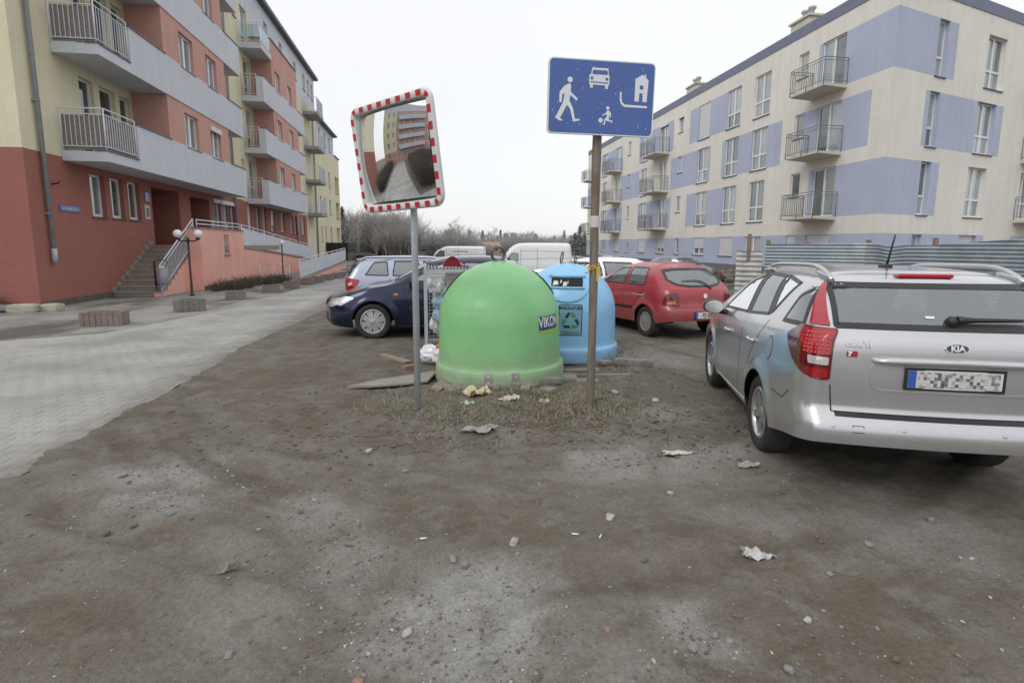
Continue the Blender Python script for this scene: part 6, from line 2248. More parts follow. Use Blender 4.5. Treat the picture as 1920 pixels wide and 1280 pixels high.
# ---------------------------------------------------------------- other parked cars
m_whitep = paint('white_paint', rgb(232, 234, 235), 0, .3)
m_grayp = paint('grey_paint', rgb(138, 144, 152), .4, .32)
m_gray2 = paint('pale_grey_paint', rgb(168, 174, 182), .4, .32)
def hatch(pt, k=1.0, glassm=None, sedan=False):
    d = dict(
        xr=-.8, xf=3.1, hw=.83, wb=2.4, wr=.3, ww=.19, rc=.3, tum=.4, ex=4.0, Lr=.8, paint=pt,
        top=[(-.8, 1.36), (-.2, 1.40), (.5, 1.43), (1.0, 1.41), (1.35, 1.33), (1.65, 1.2), (2.05, .97), (2.2, .93), (2.7, .85), (3.0, .74), (3.1, .66)],
        belt=[(-.8, .98), (1.0, .93), (2.0, .88), (2.5, .8), (3.1, .55)], rear=[(.25, .1), (.4, .0), (.58, .02), (.62, .06), (.95, .1), (1.05, .15), (1.36, .5), (1.42, .6)],
        front=[(.2, .15), (.4, .01), (.58, .0), (.68, .08), (.9, .4)],
        side_windows=[rounded([(1.8, .98), (.85, .99), (.9, 1.32), (1.2, 1.29)], .03), rounded([(.77, .99), (.0, 1.01), (.1, 1.31), (.82, 1.33)], .025)],
        windscreen=rounded([(-.68, 1.0), (.68, 1.0), (.55, 1.32), (-.55, 1.32)], .05), rear_glass=rounded([(-.55, 1.03), (.55, 1.03), (.5, 1.3), (-.5, 1.3)], .05), frit=.026,
        seams=[[(1.82, .95), (1.76, .28)], [(.81, .97), (.8, .28)]],
        front_panels=[('headlamp', rounded([(.42, .58), (.72, .6), (.78, .7), (.5, .7)], .03), m_head, .008, True), ('grille', rounded([(-.34, .58), (.34, .58), (.36, .67), (-.36, .67)], .02), m_trim, .006, False)],
        rear_panels=[('tail_lamp', rounded([(.52, .68), (.76, .7), (.76, .92), (.56, .92)], .03), m_red_l, .008, True)],
        handles=[(1.0, .84)], mirror=(1.68, .99), mirror_mat=pt, wheel=dict(n=7, ws=(.15, .2), rim=.66), seats=[(.2, .66, (-.36, .36)), (1.1, .66, (-.36, .36))], glass=glassm or m_glass_dk)
    if sedan:
        d['top'] = [(-.95, .98), (-.6, 1.02), (-.4, 1.08), (0, 1.3), (.35, 1.4), (.9, 1.41), (1.35, 1.33), (1.65, 1.2), (2.05, .97), (2.2, .93), (2.7, .85), (3.0, .74), (3.1, .66)]
        d['xr'] = -.95
        d['rear'] = [(.25, .1), (.4, 0), (.6, .02), (.95, .08), (1.0, .1)]
        d['belt'][0] = (-.95, .93)
        d['rear_glass'] = None
        d['side_windows'][1] = rounded([(.77, .99), (.12, 1.0), (.34, 1.3), (.82, 1.33)], .025)
    return d
for nm, lab, x, y, az, pt, sd_ in (
        ('white_hatchback', 'white hatchback half hidden between the blue container and the red car', 5.0, 13.35, -88, m_whitep, False),
        ('grey_hatchback', 'grey hatchback parked along the lavender ground floor nearest the metal fence', 12.9, 28.6, 152, m_grayp, False),
        ('silver_saloon', 'small pale silver saloon in the middle of the cars by the cream block', 12.2, 36.9, 156, m_gray2, True),
        ('grey_hatchback', 'grey car standing farthest along the cream block, behind the wooden pole', 11.0, 41.5, 158, m_grayp, False),
        ('white_hatchback', 'white car roof showing behind the dark blue hatchback and below the van', 5.2, 20.5, -86, m_whitep, False)):
    car(nm, lab, (x, y, gz(x, y)), R(az), hatch(pt, sedan=sd_), .07)
van = dict(
    van=True, xr=-1.25, xf=4.2, hw=.98, wb=3.2, wr=.33, ww=.2, rc=.2, tum=.1, ex=7, Lr=.4, paint=m_whitep,
    top=[(-1.25, 2.5), (-.8, 2.55), (1.5, 2.56), (2.3, 2.52), (2.7, 2.36), (3.1, 2.0), (3.55, 1.42), (3.7, 1.3), (4.0, 1.12), (4.2, .95)],
    belt=[(-1.25, 1.35), (2.5, 1.3), (3.5, 1.15), (4.2, .8)], rear=[(.25, .06), (.5, 0), (1.5, .02), (2.5, .12)], front=[(.2, .1), (.5, 0), (.8, .05), (1.0, .12), (1.3, .3), (2.5, .5)],
    side_windows=[rounded([(3.25, 1.35), (2.35, 1.32), (2.35, 1.86), (2.78, 1.9)], .06)], windscreen=rounded([(-.8, 1.42), (.8, 1.42), (.72, 2.08), (-.72, 2.08)], .06),
    seams=[[(2.2, 2.2), (2.2, .4)], [(1.1, 2.2), (1.1, .4)], [(-1.1, 1.55), (2.2, 1.5)], [(-1.15, 1.98), (2.2, 2.02)]], seam_w=.02,
    front_panels=[('headlamp', rounded([(.5, .8), (.86, .85), (.86, 1.1), (.6, 1.02)], .04), m_head, .008, True), ('grille', rounded([(-.42, .78), (.42, .78), (.4, .95), (-.4, .95)], .02), m_trim, .006, False)],
    rear_panels=[('tail_lamp', rounded([(.84, .7), (.93, .7), (.93, 1.2), (.84, 1.2)], .02), m_red_l, .008, True)],
    mirror=(3.0, 1.5), mirror_mat=m_trim, wheel=dict(n=6, ws=(.2, .22), rim=.62), seats=[(2.0, .95, (-.45, .45))], glass=m_glass_dk)
car('white_van', 'long white high roof panel van standing behind the parked cars', (8.35, 36.6, gz(8, 36)), R(-82), van, .08)
van2 = dict(van)
van2['top'] = [(x, z - (.28 if z > 2 else .1 if z > 1.35 else 0)) for x, z in van['top']]
v2t, V2S = car('white_van', 'second white panel van with small grey side lettering, farther left', (3.9, 50.5, gz(4, 50)), R(-76), van2, .08)
panel(V2S, side_ray(1), [(.2, 1.75), (1.6, 1.75), (1.6, 1.85), (.2, 1.85)], .004, .3, .002).build('side_lettering', M('grey_lettering', rgb(150, 154, 160), .6, var=.3, scale=9), v2t)
# ---------------------------------------------------------------- corrugated metal fence
m_corr = M('corrugated_zinc', rgb(134, 145, 153), .45, .25, var=.16, scale=1.3, col2=rgb(160, 166, 170), c2scale=.9, c2lo=.56, c2hi=.7)
m_corr2 = M('corrugated_pale', rgb(178, 178, 174), .6, .2, var=.15, scale=2)
def sheet(parent, a, b, z0, z1a, z1b, mat, pitch=.1, amp=.016, dent=0, seed=0):
    """one sheet with horizontal corrugations between ground points a and b"""
    a, b = Vector(a), Vector(b)
    d = (b - a)
    n = Vector((d.y, -d.x, 0)).normalized()
    nu = 26
    H_ = max(z1a, z1b) - z0
    nv = int(H_ / pitch * 6)
    r_ = random.Random(seed)
    ph = r_.uniform(0, 6)
    vs_, fs = [], []
    for j in range(nv + 1):
        for i in range(nu + 1):
            u = i / nu
            zt = z1a + (z1b - z1a) * u
            z = z0 + (zt - z0) * j / nv
            o = amp * math.sin(2 * math.pi * (z - z0) / pitch)
            bend = .03 * math.sin(u * 5 + ph) * j / nv + dent * math.exp(-((u - .3) / .09) ** 2) * (j / nv) ** 2
            sag = -.5 * abs(dent) * math.exp(-((u - .36) / .12) ** 2) * (j / nv) ** 2
            p = a + d * u + n * (o + bend)
            vs_.append((p.x, p.y, z + sag))
    fs = [(j * (nu + 1) + i, j * (nu + 1) + i + 1, (j + 1) * (nu + 1) + i + 1, (j + 1) * (nu + 1) + i) for j in range(nv) for i in range(nu)]
    mb = MB(); mb.add(vs_, fs, 0, True)
    return mb.build('metal_sheet', mat, parent)
t = thing('metal_fence', 'hoarding of corrugated zinc sheets on wooden posts before the cream block', 'fence', (10.4, 15.8, 0))
loc = lambda x, y: (x - 10.4, y - 15.8)
def sh(x0, y0, x1, y1, za, zb, **k):
    sheet(t, (*loc(x0, y0), 0), (*loc(x1, y1), 0), -.1, za, zb, m_corr, **k)
sh(10.42, 15.8, 12.52, 13.98, 1.72, 1.765, seed=1)
sh(12.4, 14.05, 13.2, 12.4, 1.72, 1.70, dent=.12, seed=2)
sh(13.18, 12.5, 13.75, 10.2, 1.74, 1.9, seed=3)
sh(13.74, 10.3, 13.9, 8.0, 1.88, 1.95, seed=4)
m_post = M('rough_timber', rgb(132, 116, 98), .9, var=.2, scale=6)
for x, y, h in ((10.55, 15.82, 1.86), (12.55, 14.1, 1.86), (13.2, 12.6, 1.9), (13.85, 10.4, 2.0), (11.4, 15.1, 1.8)):
    b = MB(); q = loc(x, y); b.bbox(q[0] - .05, q[0] + .05, q[1] - .0, q[1] + .1, -.1, h, .01, mtx=None); b.build('post', m_post, t)
for i in range(5):
    q = sheet(t, (*loc(9.9, 16.55), 0), (*loc(10.42, 15.95), 0), -.1 + .32 * i, .24 + .32 * i, .22 + .32 * i, m_corr2, pitch=.16, amp=.02, dent=.04, seed=20 + i)
b = MB(); q = loc(10.12, 16.2); b.bbox(q[0] - .06, q[0] + .06, q[1], q[1] + .05, 1.2, 2.05, .01); b.build('post', m_post, t)

# ---------------------------------------------------------------- rubble, boards and litter round the containers
m_brick = M('old_brick', rgb(140, 112, 98), .9, var=.2, scale=6, bump=.5)
m_wood2 = M('grey_board', rgb(140, 130, 118), .9, var=.2, scale=3, stretch=(1, 8, 8), bump=.5)
b = MB()     # thin slab at the foot of the mirror pole
slab = [(-.95, 6.3), (-.6, 6.55), (-.2, 6.72), (.02, 6.86), (.06, 6.74), (-.04, 6.35), (-.3, 6.27), (-.7, 6.24)]
b.prism(slab, .0, .022, lambda u, v, d: (u, v, d + .04 + .02 * (u + .9)))
tag(b.build('broken_slab', M('pale_slab', rgb(138, 133, 125), .9, var=.1, scale=5, bump=.5)), 'thin pale broken slab lying flat behind the mirror pole', 'slab')
def on(x, y, dz):
    return (x, y, gsurf(x, y) + dz)
for i, (x, y, d, rz, ry, m, nm, lab) in enumerate((
        (.12, 6.12, (.12, .5, .05), -20, 18, m_wood2, 'grey_board', 'tilted grey board wedged under the left of the green container'),
        (.33, 5.85, (.18, .12, .08), 10, 5, m_conc, 'concrete_lump', None), (.52, 5.8, (.22, .1, .07), -12, 0, m_conc, 'concrete_lump', None), (.2, 5.95, (.1, .3, .06), 15, 10, m_wood2, 'board_end', 'short grey board end poking out below the green container'),
        (1.0, 5.82, (.24, .12, .07), 3, 0, m_conc, 'concrete_lump', None), (1.35, 6.05, (.3, .2, .08), 20, 4, m_conc, 'concrete_lump', None), (1.6, 6.35, (.35, .25, .08), -10, 3, m_conc, 'concrete_lump', None),
        (1.95, 6.75, (.5, .12, .08), 4, 0, m_wood2, 'grey_board', 'grey board lying under the front of the blue container'), (2.2, 6.62, (1.0, .06, .03), -2, 1, m_wood2, 'long_batten', 'long thin grey batten on the ground right of the wooden pole'),
        (2.75, 7.0, (.55, .16, .09), -8, 2, m_conc, 'concrete_beam', 'weathered concrete beam lying right of the blue container'), (2.45, 7.1, (.35, .15, .06), 25, 8, m_wood2, 'grey_board', 'short grey board leaning beside the concrete beam'),
        (-.3, 7.3, (.16, .1, .07), 30, 0, m_brick, 'brick', 'lone reddish brick left of the mirror pole'), (-.52, 8.0, (.12, .75, .05), 35, 6, m_wood2, 'grey_board', 'narrow plank on the mud left of the cage'),
        (1.25, 5.6, (.16, .14, .07), 40, 0, m_conc, 'concrete_lump', None), (.68, 5.95, (.3, .25, .07), 0, 0, m_conc, 'concrete_lump', None), (1.85, 6.2, (.3, .18, .05), 12, 3, m_conc, 'concrete_lump', None))):
    o = block(nm, str(i), m, on(x, y, d[2] * .38), d, R(rz), R(ry))
    tag(o, lab or 'rough grey concrete lump at the foot of the bell containers', 'board' if 'board' in nm or 'batten' in nm else ('brick' if nm == 'brick' else 'rubble'), None if lab else 'concrete lumps under the containers')
rl = random.Random(9)
for i in range(22):
    a = rl.uniform(0, 6.28)
    x, y = (GX + (.75 + rl.uniform(0, .3)) * math.cos(a), GY + (.8 + rl.uniform(0, .25)) * math.sin(a)) if i < 13 else (2.05 + .85 * math.cos(-1.2 + .2 * (i - 13)), 7.98 + .95 * math.sin(-1.2 + .2 * (i - 13)))
    d = (rl.uniform(.08, .24), rl.uniform(.06, .14), rl.uniform(.04, .07))
    wd = rl.random() < .4
    o = block('board_end' if wd else 'concrete_lump', 'x%d' % i, m_wood2 if wd else m_conc, on(x, y, d[2] * .3), d, rl.uniform(0, 6), rl.uniform(-.2, .2))
    tag(o, 'short broken board end among the rubble round the containers' if wd else 'rough grey concrete lump at the foot of the bell containers', 'board' if wd else 'rubble', 'board ends round the containers' if wd else 'concrete lumps under the containers')
def litter(name, label, mat, x, y, w, h, rz, lift=.03, seed=0, group=None, cat='litter'):
    r_ = random.Random(seed)
    n = 9
    vs_, fs = [], []
    ph = [r_.uniform(0, 6.3) for _ in range(6)]
    for j in range(n + 1):
        for i in range(n + 1):
            u, v = i / n * 2 - 1, j / n * 2 - 1
            k = 1 + .22 * math.sin(3 * math.atan2(v, u) + ph[0]) + .12 * math.sin(7 * math.atan2(v, u) + ph[1])
            k *= min(1.0, 1 / max(.6, math.hypot(u, v)))
            z = lift * abs(math.sin(u * 3 + ph[2]) * math.sin(v * 2.4 + ph[3]) + .5 * math.sin(u * 7 + v * 5 + ph[4]))
            vs_.append((u * w / 2 * k, v * h / 2 * k, z + .004))
    fs = [(j * (n + 1) + i, j * (n + 1) + i + 1, (j + 1) * (n + 1) + i + 1, (j + 1) * (n + 1) + i) for j in range(n) for i in range(n)]
    mb = MB(); mb.add(vs_, fs, 0, False)
    o = mb.build(name, mat)
    o.location = on(x, y, .004)
    o.rotation_euler = (0, 0, R(rz))
    return tag(o, label, cat, group)
m_film = M('dirty_film', rgb(178, 178, 176), .35, var=.15, scale=14, coat=.2)
m_paper2 = M('litter_paper', rgb(196, 192, 182), .8, var=.12, scale=10)
m_mag = M('leaflet', rgb(196, 190, 150), .6, var=.12, scale=10, col2=rgb(170, 120, 90), c2scale=18, c2lo=.58, c2hi=.63)
litter('plastic_film', 'crumpled translucent plastic sheet on the dirt at front right', m_film, 1.74, 2.53, .17, .1, -35, .03, 1)
litter('plastic_film', 'torn grey plastic sheet lying before the grass patch', M('grey_film', rgb(142, 140, 136), .5, var=.15, scale=10), .43, 4.62, .34, .16, 10, .025, 2)
litter('leaflet', 'crumpled yellowish leaflet under the front of the green container', m_mag, .47, 5.6, .3, .16, 20, .07, 3)
litter('paper_scrap', 'pale green paper scrap below the leaflet', M('green_paper', rgb(170, 186, 172), .7, var=.1), .36, 5.32, .15, .08, -25, .03, 4)
litter('paper_scrap', 'cream paper scrap in the grass between the poles', m_paper2, .78, 5.32, .2, .09, 12, .04, 5)
litter('paper_scrap', 'small white paper scrap in the grass near the wooden pole', m_paper2, 1.13, 5.2, .1, .06, 0, .03, 6)
litter('rag', 'narrow grey twisted rag lying alone on the left dirt', M('grey_rag', rgb(140, 132, 120), .9, var=.15), -1.06, 2.77, .17, .045, 28, .035, 7)
litter('paper_scrap', 'flat pale scrap on the wheel track before the silver car', m_paper2, 1.95, 3.97, .24, .09, -8, .02, 8)
litter('paper_scrap', 'flat grey scrap on the wheel track right of the pale one', M('grey_paper', rgb(158, 154, 148), .8, var=.1), 2.35, 3.6, .18, .08, 10, .02, 9)
for i, (x, y) in enumerate(((.81, 2.86), (.95, 2.82), (-.06, 2.92))):
    b = MB(); b.tube([(-.02, 0, .006), (.02, 0, .006)], .005, 6)
    o = b.build('cigarette_end', m_letter); o.location = on(x, y, .003); o.rotation_euler = (0, 0, R((-20, 60, 0)[i]))
    tag(o, 'white cigarette end on the brown dirt', 'cigarette end', 'cigarette ends in the foreground')
m_peb = [M('grey_pebble', rgb(128, 127, 126), .9, var=.2, scale=8), M('light_pebble', rgb(166, 162, 154), .9, var=.2, scale=8), M('brown_pebble', rgb(98, 90, 81), .9, var=.2, scale=8), M('brick_chip', rgb(146, 112, 98), .9, var=.2, scale=8)]
for i, (x, y, s, k) in enumerate(((.445, 2.83, .034, 1), (1.08, 3.03, .03, 1), (1.12, 2.58, .016, 2), (1.2, 1.99, .018, 0), (1.07, 1.93, .022, 0), (1.4, 1.77, .02, 0), (1.24, 1.94, .02, 0), (1.85, 1.74, .02, 2), (-.77, 3.52, .016, 1),
                                  (.1, 2.7, .025, 0), (.16, 2.66, .022, 0), (-.12, 2.2, .024, 1), (.22, 2.0, .028, 0), (.5, 2.45, .02, 0), (2.0, 2.3, .02, 0), (2.4, 2.5, .025, 0), (-1.6, 3.4, .03, 0), (-2.2, 4.1, .03, 0), (-1.9, 3.3, .025, 2),
                                  (-.84, 2.16, .02, 0), (1.65, 2.0, .02, 1), (.9, 1.75, .02, 0), (.75, 2.1, .016, 3), (-.3, 1.95, .02, 3), (3.0, 2.7, .03, 0), (1.6, 3.3, .02, 1), (-.2, 3.9, .025, 0), (-.5, 4.3, .03, 1), (2.0, 5.6, .04, 1), (2.35, 5.3, .04, 1))):
    b = MB(); rock(b, (0, 0, 0), (s, s * random.uniform(.6, .9), s * random.uniform(.45, .65)), i)
    o = b.build('stone', m_peb[k]); o.location = on(x, y, s * .3); o.rotation_euler = (0, 0, random.uniform(0, 6))
    tag(o, ('small grey stone lying loose on the dirt', 'small pale stone lying loose on the dirt', 'small brown clod lying loose on the dirt', 'small orange brick chip on the dirt')[k], 'stone', ('grey stones on the dirt', 'pale stones on the dirt', 'brown clods on the dirt', 'brick chips on the dirt')[k])
# loose gravel: beyond counting
def gravel():
    base = []
    for k in range(5):
        b = MB(); rock(b, (0, 0, 0), (1, .8, .6), 100 + k, .25, 1)
        base.append((np.array(b.v), b.f))
    V, F, MI = [], [], []
    off = 0
    n = 0
    pts = []
    while n < 3800:
        if random.random() < .5:
            px, py, r_, a = random.choice(PALE[:12])
            x, y = random.gauss(px, r_ * .75), random.gauss(py, r_ * .7)
            s = abs(random.gauss(0, .004)) + .0024
        else:
            y = 1.3 + 6.5 * random.random() ** 1.7
            x = random.uniform(-.75 * y - .6, .95 * y + .8)
            s = abs(random.gauss(0, .0036)) + .0022
        if x < road_edge(y) + .02 or y < 1.2 or (1.6 < x and 2.4 < y and x > 2.6):
            continue
        pts.append((x, y, s))
        n += 1
    for _ in range(1500):      # clods of mud
        k = random.random()
        cx, cy, sx, sy = ((.7, 4.65, 1.1, .3), (2.2, 4.6, .5, .6), (2.6, 6.3, .6, .7), (-1.2, 5.2, .8, .7))[0 if k < .5 else 1 if k < .7 else 2 if k < .85 else 3]
        x, y = random.gauss(cx, sx), random.gauss(cy, sy)
        if x > road_edge(y) + .1:
            pts.append((x, y, -(abs(random.gauss(0, .009)) + .005)))
    for x, y, s in pts:
        clod = s < 0
        s = abs(s)
        bv, bf = random.choice(base)
        a = random.uniform(0, 6.28)
        c, q = math.cos(a) * s, math.sin(a) * s
        z = gsurf(x, y) + s * .15
        rot = np.array([[c, -q, 0], [q, c, 0], [0, 0, s * random.uniform(.7, 1.2)]])
        V.append(bv @ rot.T + np.array([x, y, z]))
        F += [(f[0] + off, f[1] + off, f[2] + off) for f in bf]
        MI += [2 if clod else random.choices((0, 1, 2, 3), (6, .9, 6, .16))[0]] * len(bf)
        off += len(bv)
    me = bpy.data.meshes.new('gravel')
    me.from_pydata(np.concatenate(V).tolist(), [], F)
    for m in m_peb:
        me.materials.append(m)
    me.polygons.foreach_set('material_index', MI)
    tag(obj('gravel', me), 'loose gravel and grit scattered over the bare dirt', 'gravel', kind='stuff')
gravel()
# dry grass round the poles
def grass():
    m1, m2, m3 = M('dry_grass', rgb(144, 136, 112), .9, var=.2, scale=9), M('greenish_grass', rgb(106, 110, 74), .9, var=.2, scale=9), M('grey_stalks', rgb(122, 115, 106), .9, var=.2, scale=9)
    V, F, MI = [], [], []
    cl = [(-.15, 5.25, .32, 260, .5), (.15, 5.0, .3, 180, .3), (.9, 5.55, .22, 420, .8), (1.25, 5.45, .25, 380, .7), (1.05, 5.1, .4, 420, .5), (1.45, 5.0, .35, 420, .4), (1.62, 5.3, .3, 380, .5), (1.9, 5.1, .25, 260, .7), (.6, 5.1, .4, 300, .4), (1.8, 5.7, .3, 220, .3),
          (2.9, 7.3, .35, 150, .1), (2.6, 6.9, .25, 120, .1), (-.4, 5.5, .35, 180, .3), (.3, 4.8, .5, 220, .3), (1.2, 4.75, .5, 300, .4), (-.3, 6.0, .4, 120, .2), (.1, 5.8, .3, 120, .2)]
    for cx, cy, sp, n, gr in cl:
        for _ in range(int(n * 1.1)):
            x, y = random.gauss(cx, sp * .6), random.gauss(cy, sp * .5)
            z = gsurf(x, y) - .004
            a = random.uniform(0, 6.28)
            L_ = random.uniform(.035, .12)
            el = random.uniform(.05, .95)
            w = random.uniform(.0018, .0038)
            dx, dy = math.cos(a), math.sin(a)
            px, py = -dy * w, dx * w
            m1x = (x + dx * L_ * .5 * math.cos(el), y + dy * L_ * .5 * math.cos(el), z + L_ * .5 * math.sin(el) + .004)
            e2 = el - random.uniform(.1, .9)
            tip = (m1x[0] + dx * L_ * .5 * math.cos(e2), m1x[1] + dy * L_ * .5 * math.cos(e2), max(z + .006, m1x[2] + L_ * .5 * math.sin(e2)))
            o = len(V)
            V += [(x - px, y - py, z), (x + px, y + py, z), (m1x[0] + px * .8, m1x[1] + py * .8, m1x[2]), (m1x[0] - px * .8, m1x[1] - py * .8, m1x[2]), tip]
            F += [(o, o + 1, o + 2, o + 3), (o + 3, o + 2, o + 4)]
            k = random.random()
            MI += [1 if k < gr * .45 else (2 if k > .75 else 0)] * 2
    me = bpy.data.meshes.new('dry_grass')
    me.from_pydata(V, [], F)
    for m in (m1, m2, m3):
        me.materials.append(m)
    me.polygons.foreach_set('material_index', MI)
    tag(obj('dry_grass', me), 'dry matted grass growing round the feet of the two poles', 'grass', kind='stuff')
    b = MB()
    for _ in range(90):
        x, y = random.gauss(.6, .8), random.gauss(5.3, .45)
        a, L_ = random.uniform(0, 6.28), random.uniform(.1, .35)
        z = gsurf(x, y)
        b.tube([(x, y, z + .005), (x + math.cos(a) * L_ * .5, y + math.sin(a) * L_ * .5, z + random.uniform(.01, .06)), (x + math.cos(a + .3) * L_, y + math.sin(a + .3) * L_, z + random.uniform(.005, .05))], [.003, .0025, .0015], 3, caps=False, sm=False)
    for _ in range(60):
        x, y = random.gauss(2.75, .25), random.gauss(7.45, .3)
        a, L_ = random.uniform(0, 6.28), random.uniform(.2, .5)
        z = gsurf(x, y)
        b.tube([(x, y, z), (x + math.cos(a) * L_ * .5, y + math.sin(a) * L_ * .5, z + random.uniform(.06, .2)), (x + math.cos(a) * L_, y + math.sin(a) * L_, z + random.uniform(.0, .12))], [.003, .0025, .0015], 3, caps=False, sm=False)
    tag(b.build('dead_stalks', m3), 'tangle of dead stalks and twigs among the rubble', 'twigs', kind='stuff')
grass()
# spoil heap before the cream block
b = MB()
for i in range(26):
    rock(b, (13.6 + random.gauss(0, .9), 22.3 + random.gauss(0, 1.3), .22 + random.uniform(0, .25)), (random.uniform(.1, .35),) * 2 + (random.uniform(.08, .2),), 300 + i, .3, 1)
tag(b.build('spoil_heap', M('spoil', rgb(112, 102, 92), .95, var=.25, scale=3, bump=.8)), 'low heap of brown spoil before the grey plinth', 'soil heap', kind='stuff')

# ---------------------------------------------------------------- far trees, houses, fence and lamp
m_bark = M('hazed_bark', rgb(142, 139, 136), .95, var=.2)  # bark greyed and lightened: distance haze painted into the colour
m_bark2 = M('pale_hazed_bark', rgb(156, 153, 150), .95, var=.2)  # paler copy, again with the haze in its colour
m_fir = M('conifer', rgb(92, 102, 98), .95, var=.3, scale=2)
def bare_tree(h, seed, spread=.5, mat=None, bushy=1.0):
    r_ = random.Random(seed)
    tr, cr = MB(), MB()
    def grow(p, d, L_, r0, lev):
        n = 3
        pts, rs = [p.copy()], [r0]
        for k in range(n):
            d = (d + Vector((r_.uniform(-.16, .16), r_.uniform(-.16, .16), r_.uniform(0, .1)))).normalized()
            p = p + d * L_ / n
            pts.append(p.copy())
            rs.append(max(.012, r0 * (1 - .45 * (k + 1) / n)))
        (tr if lev == 0 else cr).tube(pts, rs, 5 if lev < 2 else 3, caps=False, sm=False)
        if lev >= 4:
            return
        m = (6, 5, 4, 4)[lev]
        for k in range(int(m * bushy)):
            t_ = r_.uniform(.3, 1.0)
            i = min(n - 1, int(t_ * n))
            q = pts[i].lerp(pts[i + 1], t_ * n - i)
            a = r_.uniform(0, 6.28)
            e = (d * .8 + Vector((math.cos(a) * spread, math.sin(a) * spread, r_.uniform(.1, .55)))).normalized()
            grow(q, e, L_ * r_.uniform(.5, .72), max(.014, rs[i] * .55), lev + 1)
    grow(Vector((0, 0, -.2)), Vector((0, 0, 1)), h * .5, h * .017, 0)
    return tr.mesh('trunk', mat or m_bark), cr.mesh('crown', mat or m_bark)
def conifer(h, seed, wd=.3):
    r_ = random.Random(seed)
    tr, cr = MB(), MB()
    tr.tube([(0, 0, -.2), (0, 0, h * .5), (0, 0, h)], [h * .02, h * .012, .02], 6)
    for _ in range(900):
        z = h * (.06 + .94 * r_.random() ** 1.2)
        rr = wd * h * (1 - z / h) ** .85 * math.sqrt(r_.random()) * (1 + .25 * math.sin(z * 4))
        a = r_.uniform(0, 6.28)
        c = Vector((rr * math.cos(a), rr * math.sin(a), z))
        s = r_.uniform(.18, .4) * h / 7
        u = Vector((math.cos(a), math.sin(a), r_.uniform(-.5, .1))) * s
        v = Vector((-math.sin(a), math.cos(a), r_.uniform(-.4, .4))) * s * .55
        cr.add([c - v * .6, c + u, c + v * .6, c - u * .5 + Vector((0, 0, s * .4))], [(0, 1, 2), (0, 2, 3)])
    return tr.mesh('trunk', m_bark), cr.mesh('crown', m_fir)
TB = [bare_tree(8, 1), bare_tree(8, 2, .42), bare_tree(8, 3, .6, m_bark2), bare_tree(8, 4, .35, m_bark2), bare_tree(5, 5, .8, m_bark, 1.15)]
TC = [conifer(7, 1), conifer(7, 2, .24), conifer(5, 3, .45)]
def tree(name, label, x, y, pair, k, grp):
    t = thing(name, label, 'tree', (x, y, gz(x, y) - .05), random.uniform(0, 6), grp)
    t.scale = (k * random.uniform(.9, 1.1), k, k * .93)
    obj('trunk', pair[0], t)
    obj('crown', pair[1], t)
def px2x(px, y):      # lateral position for a bearing, at a given distance along the street
    a = math.atan((px - 960) / 1020) + YAW
    return y * math.tan(a)
rr = random.Random(5)
for i in range(30):       # tall leafless copse at the end of the road
    y = rr.uniform(84, 118)
    x = px2x(rr.uniform(655, 772), y)
    tree('bare_tree', 'tall leafless tree in the copse at the end of the road', x, y, TB[i % 4], rr.uniform(.8, 1.12) * y / 104, 'leafless copse behind the estate car')
m_shoot = M('hazed_shoots', rgb(158, 155, 152), .95, var=.15)  # twig colour lightened to imitate haze
TK = [twig_bush(330, 7.0, 4.5, 60 + k, .03, m_shoot) for k in range(3)]
def thicket(px, y, k, lab, grp):
    x = px2x(px, y)
    t = thing('bare_thicket', lab, 'bush', (x, y, gz(x, y) - .05), rr.uniform(0, 6), grp)
    t.scale = (k, k, k * rr.uniform(.7, .95))
    obj('shoots', TK[int(px) % 3], t)
for i in range(26):
    px = 658 + 108 * i / 25 + rr.uniform(-3, 3)
    thicket(px, rr.uniform(82, 104), (.62 + .5 * math.sin(math.pi * min(1, max(0, (px - 650) / 118))) ** .6) * rr.uniform(.85, 1.1), 'dense leafless thicket of upright shoots at the end of the road', 'thickets at the end of the road')
for i in range(22):
    px = 798 + 112 * i / 21 + rr.uniform(-3, 3)
    thicket(px, rr.uniform(92, 112), (.45 + .42 * math.exp(-((px - 848) / 26) ** 2)) * rr.uniform(.85, 1.1), 'dense leafless thicket of upright shoots behind the lettered van', 'thickets behind the lettered van')
for i in range(26):
    px = 905 + 185 * i / 25 + rr.uniform(-3, 3)
    thicket(px, rr.uniform(150, 190), rr.uniform(.7, 1.0), 'distant leafless thicket on the skyline', 'distant thickets')
for i in range(22):
    y = rr.uniform(78, 100)
    tree('bare_bush', 'dense leafless bush at the foot of the copse', px2x(rr.uniform(660, 780), y), y, TB[4], rr.uniform(.7, 1.0), 'bushes under the copse')
for i in range(16):
    y = rr.uniform(95, 125)
    tree('bare_tree', 'leafless tree in the clump behind the lettered van', px2x(rr.uniform(805, 885), y), y, TB[i % 4], rr.uniform(.55, .85) * (1.1 if i % 3 == 0 else .85), 'leafless clump behind the lettered van')
for i in range(12):
    y = rr.uniform(85, 110)
    tree('bare_bush', 'dense leafless bush before the clump behind the lettered van', px2x(rr.uniform(795, 900), y), y, TB[4], rr.uniform(.7, .95), 'bushes behind the lettered van')
for i in range(34):
    y = rr.uniform(170, 240)
    tree('bare_tree', 'distant leafless tree on the skyline above the vans', px2x(rr.uniform(870, 1100), y), y, TB[i % 5], rr.uniform(.75, 1.15), 'distant leafless skyline trees')
for i in range(13):
    y = rr.uniform(165, 215)
    tree('conifer', 'distant dark conifer on the skyline above the vans', px2x((915, 932, 938, 945, 952, 958, 966, 972, 1005, 1056, 905, 985, 880)[i], y), y, TC[i % 2], rr.uniform(.75, 1.25), 'distant conifers')
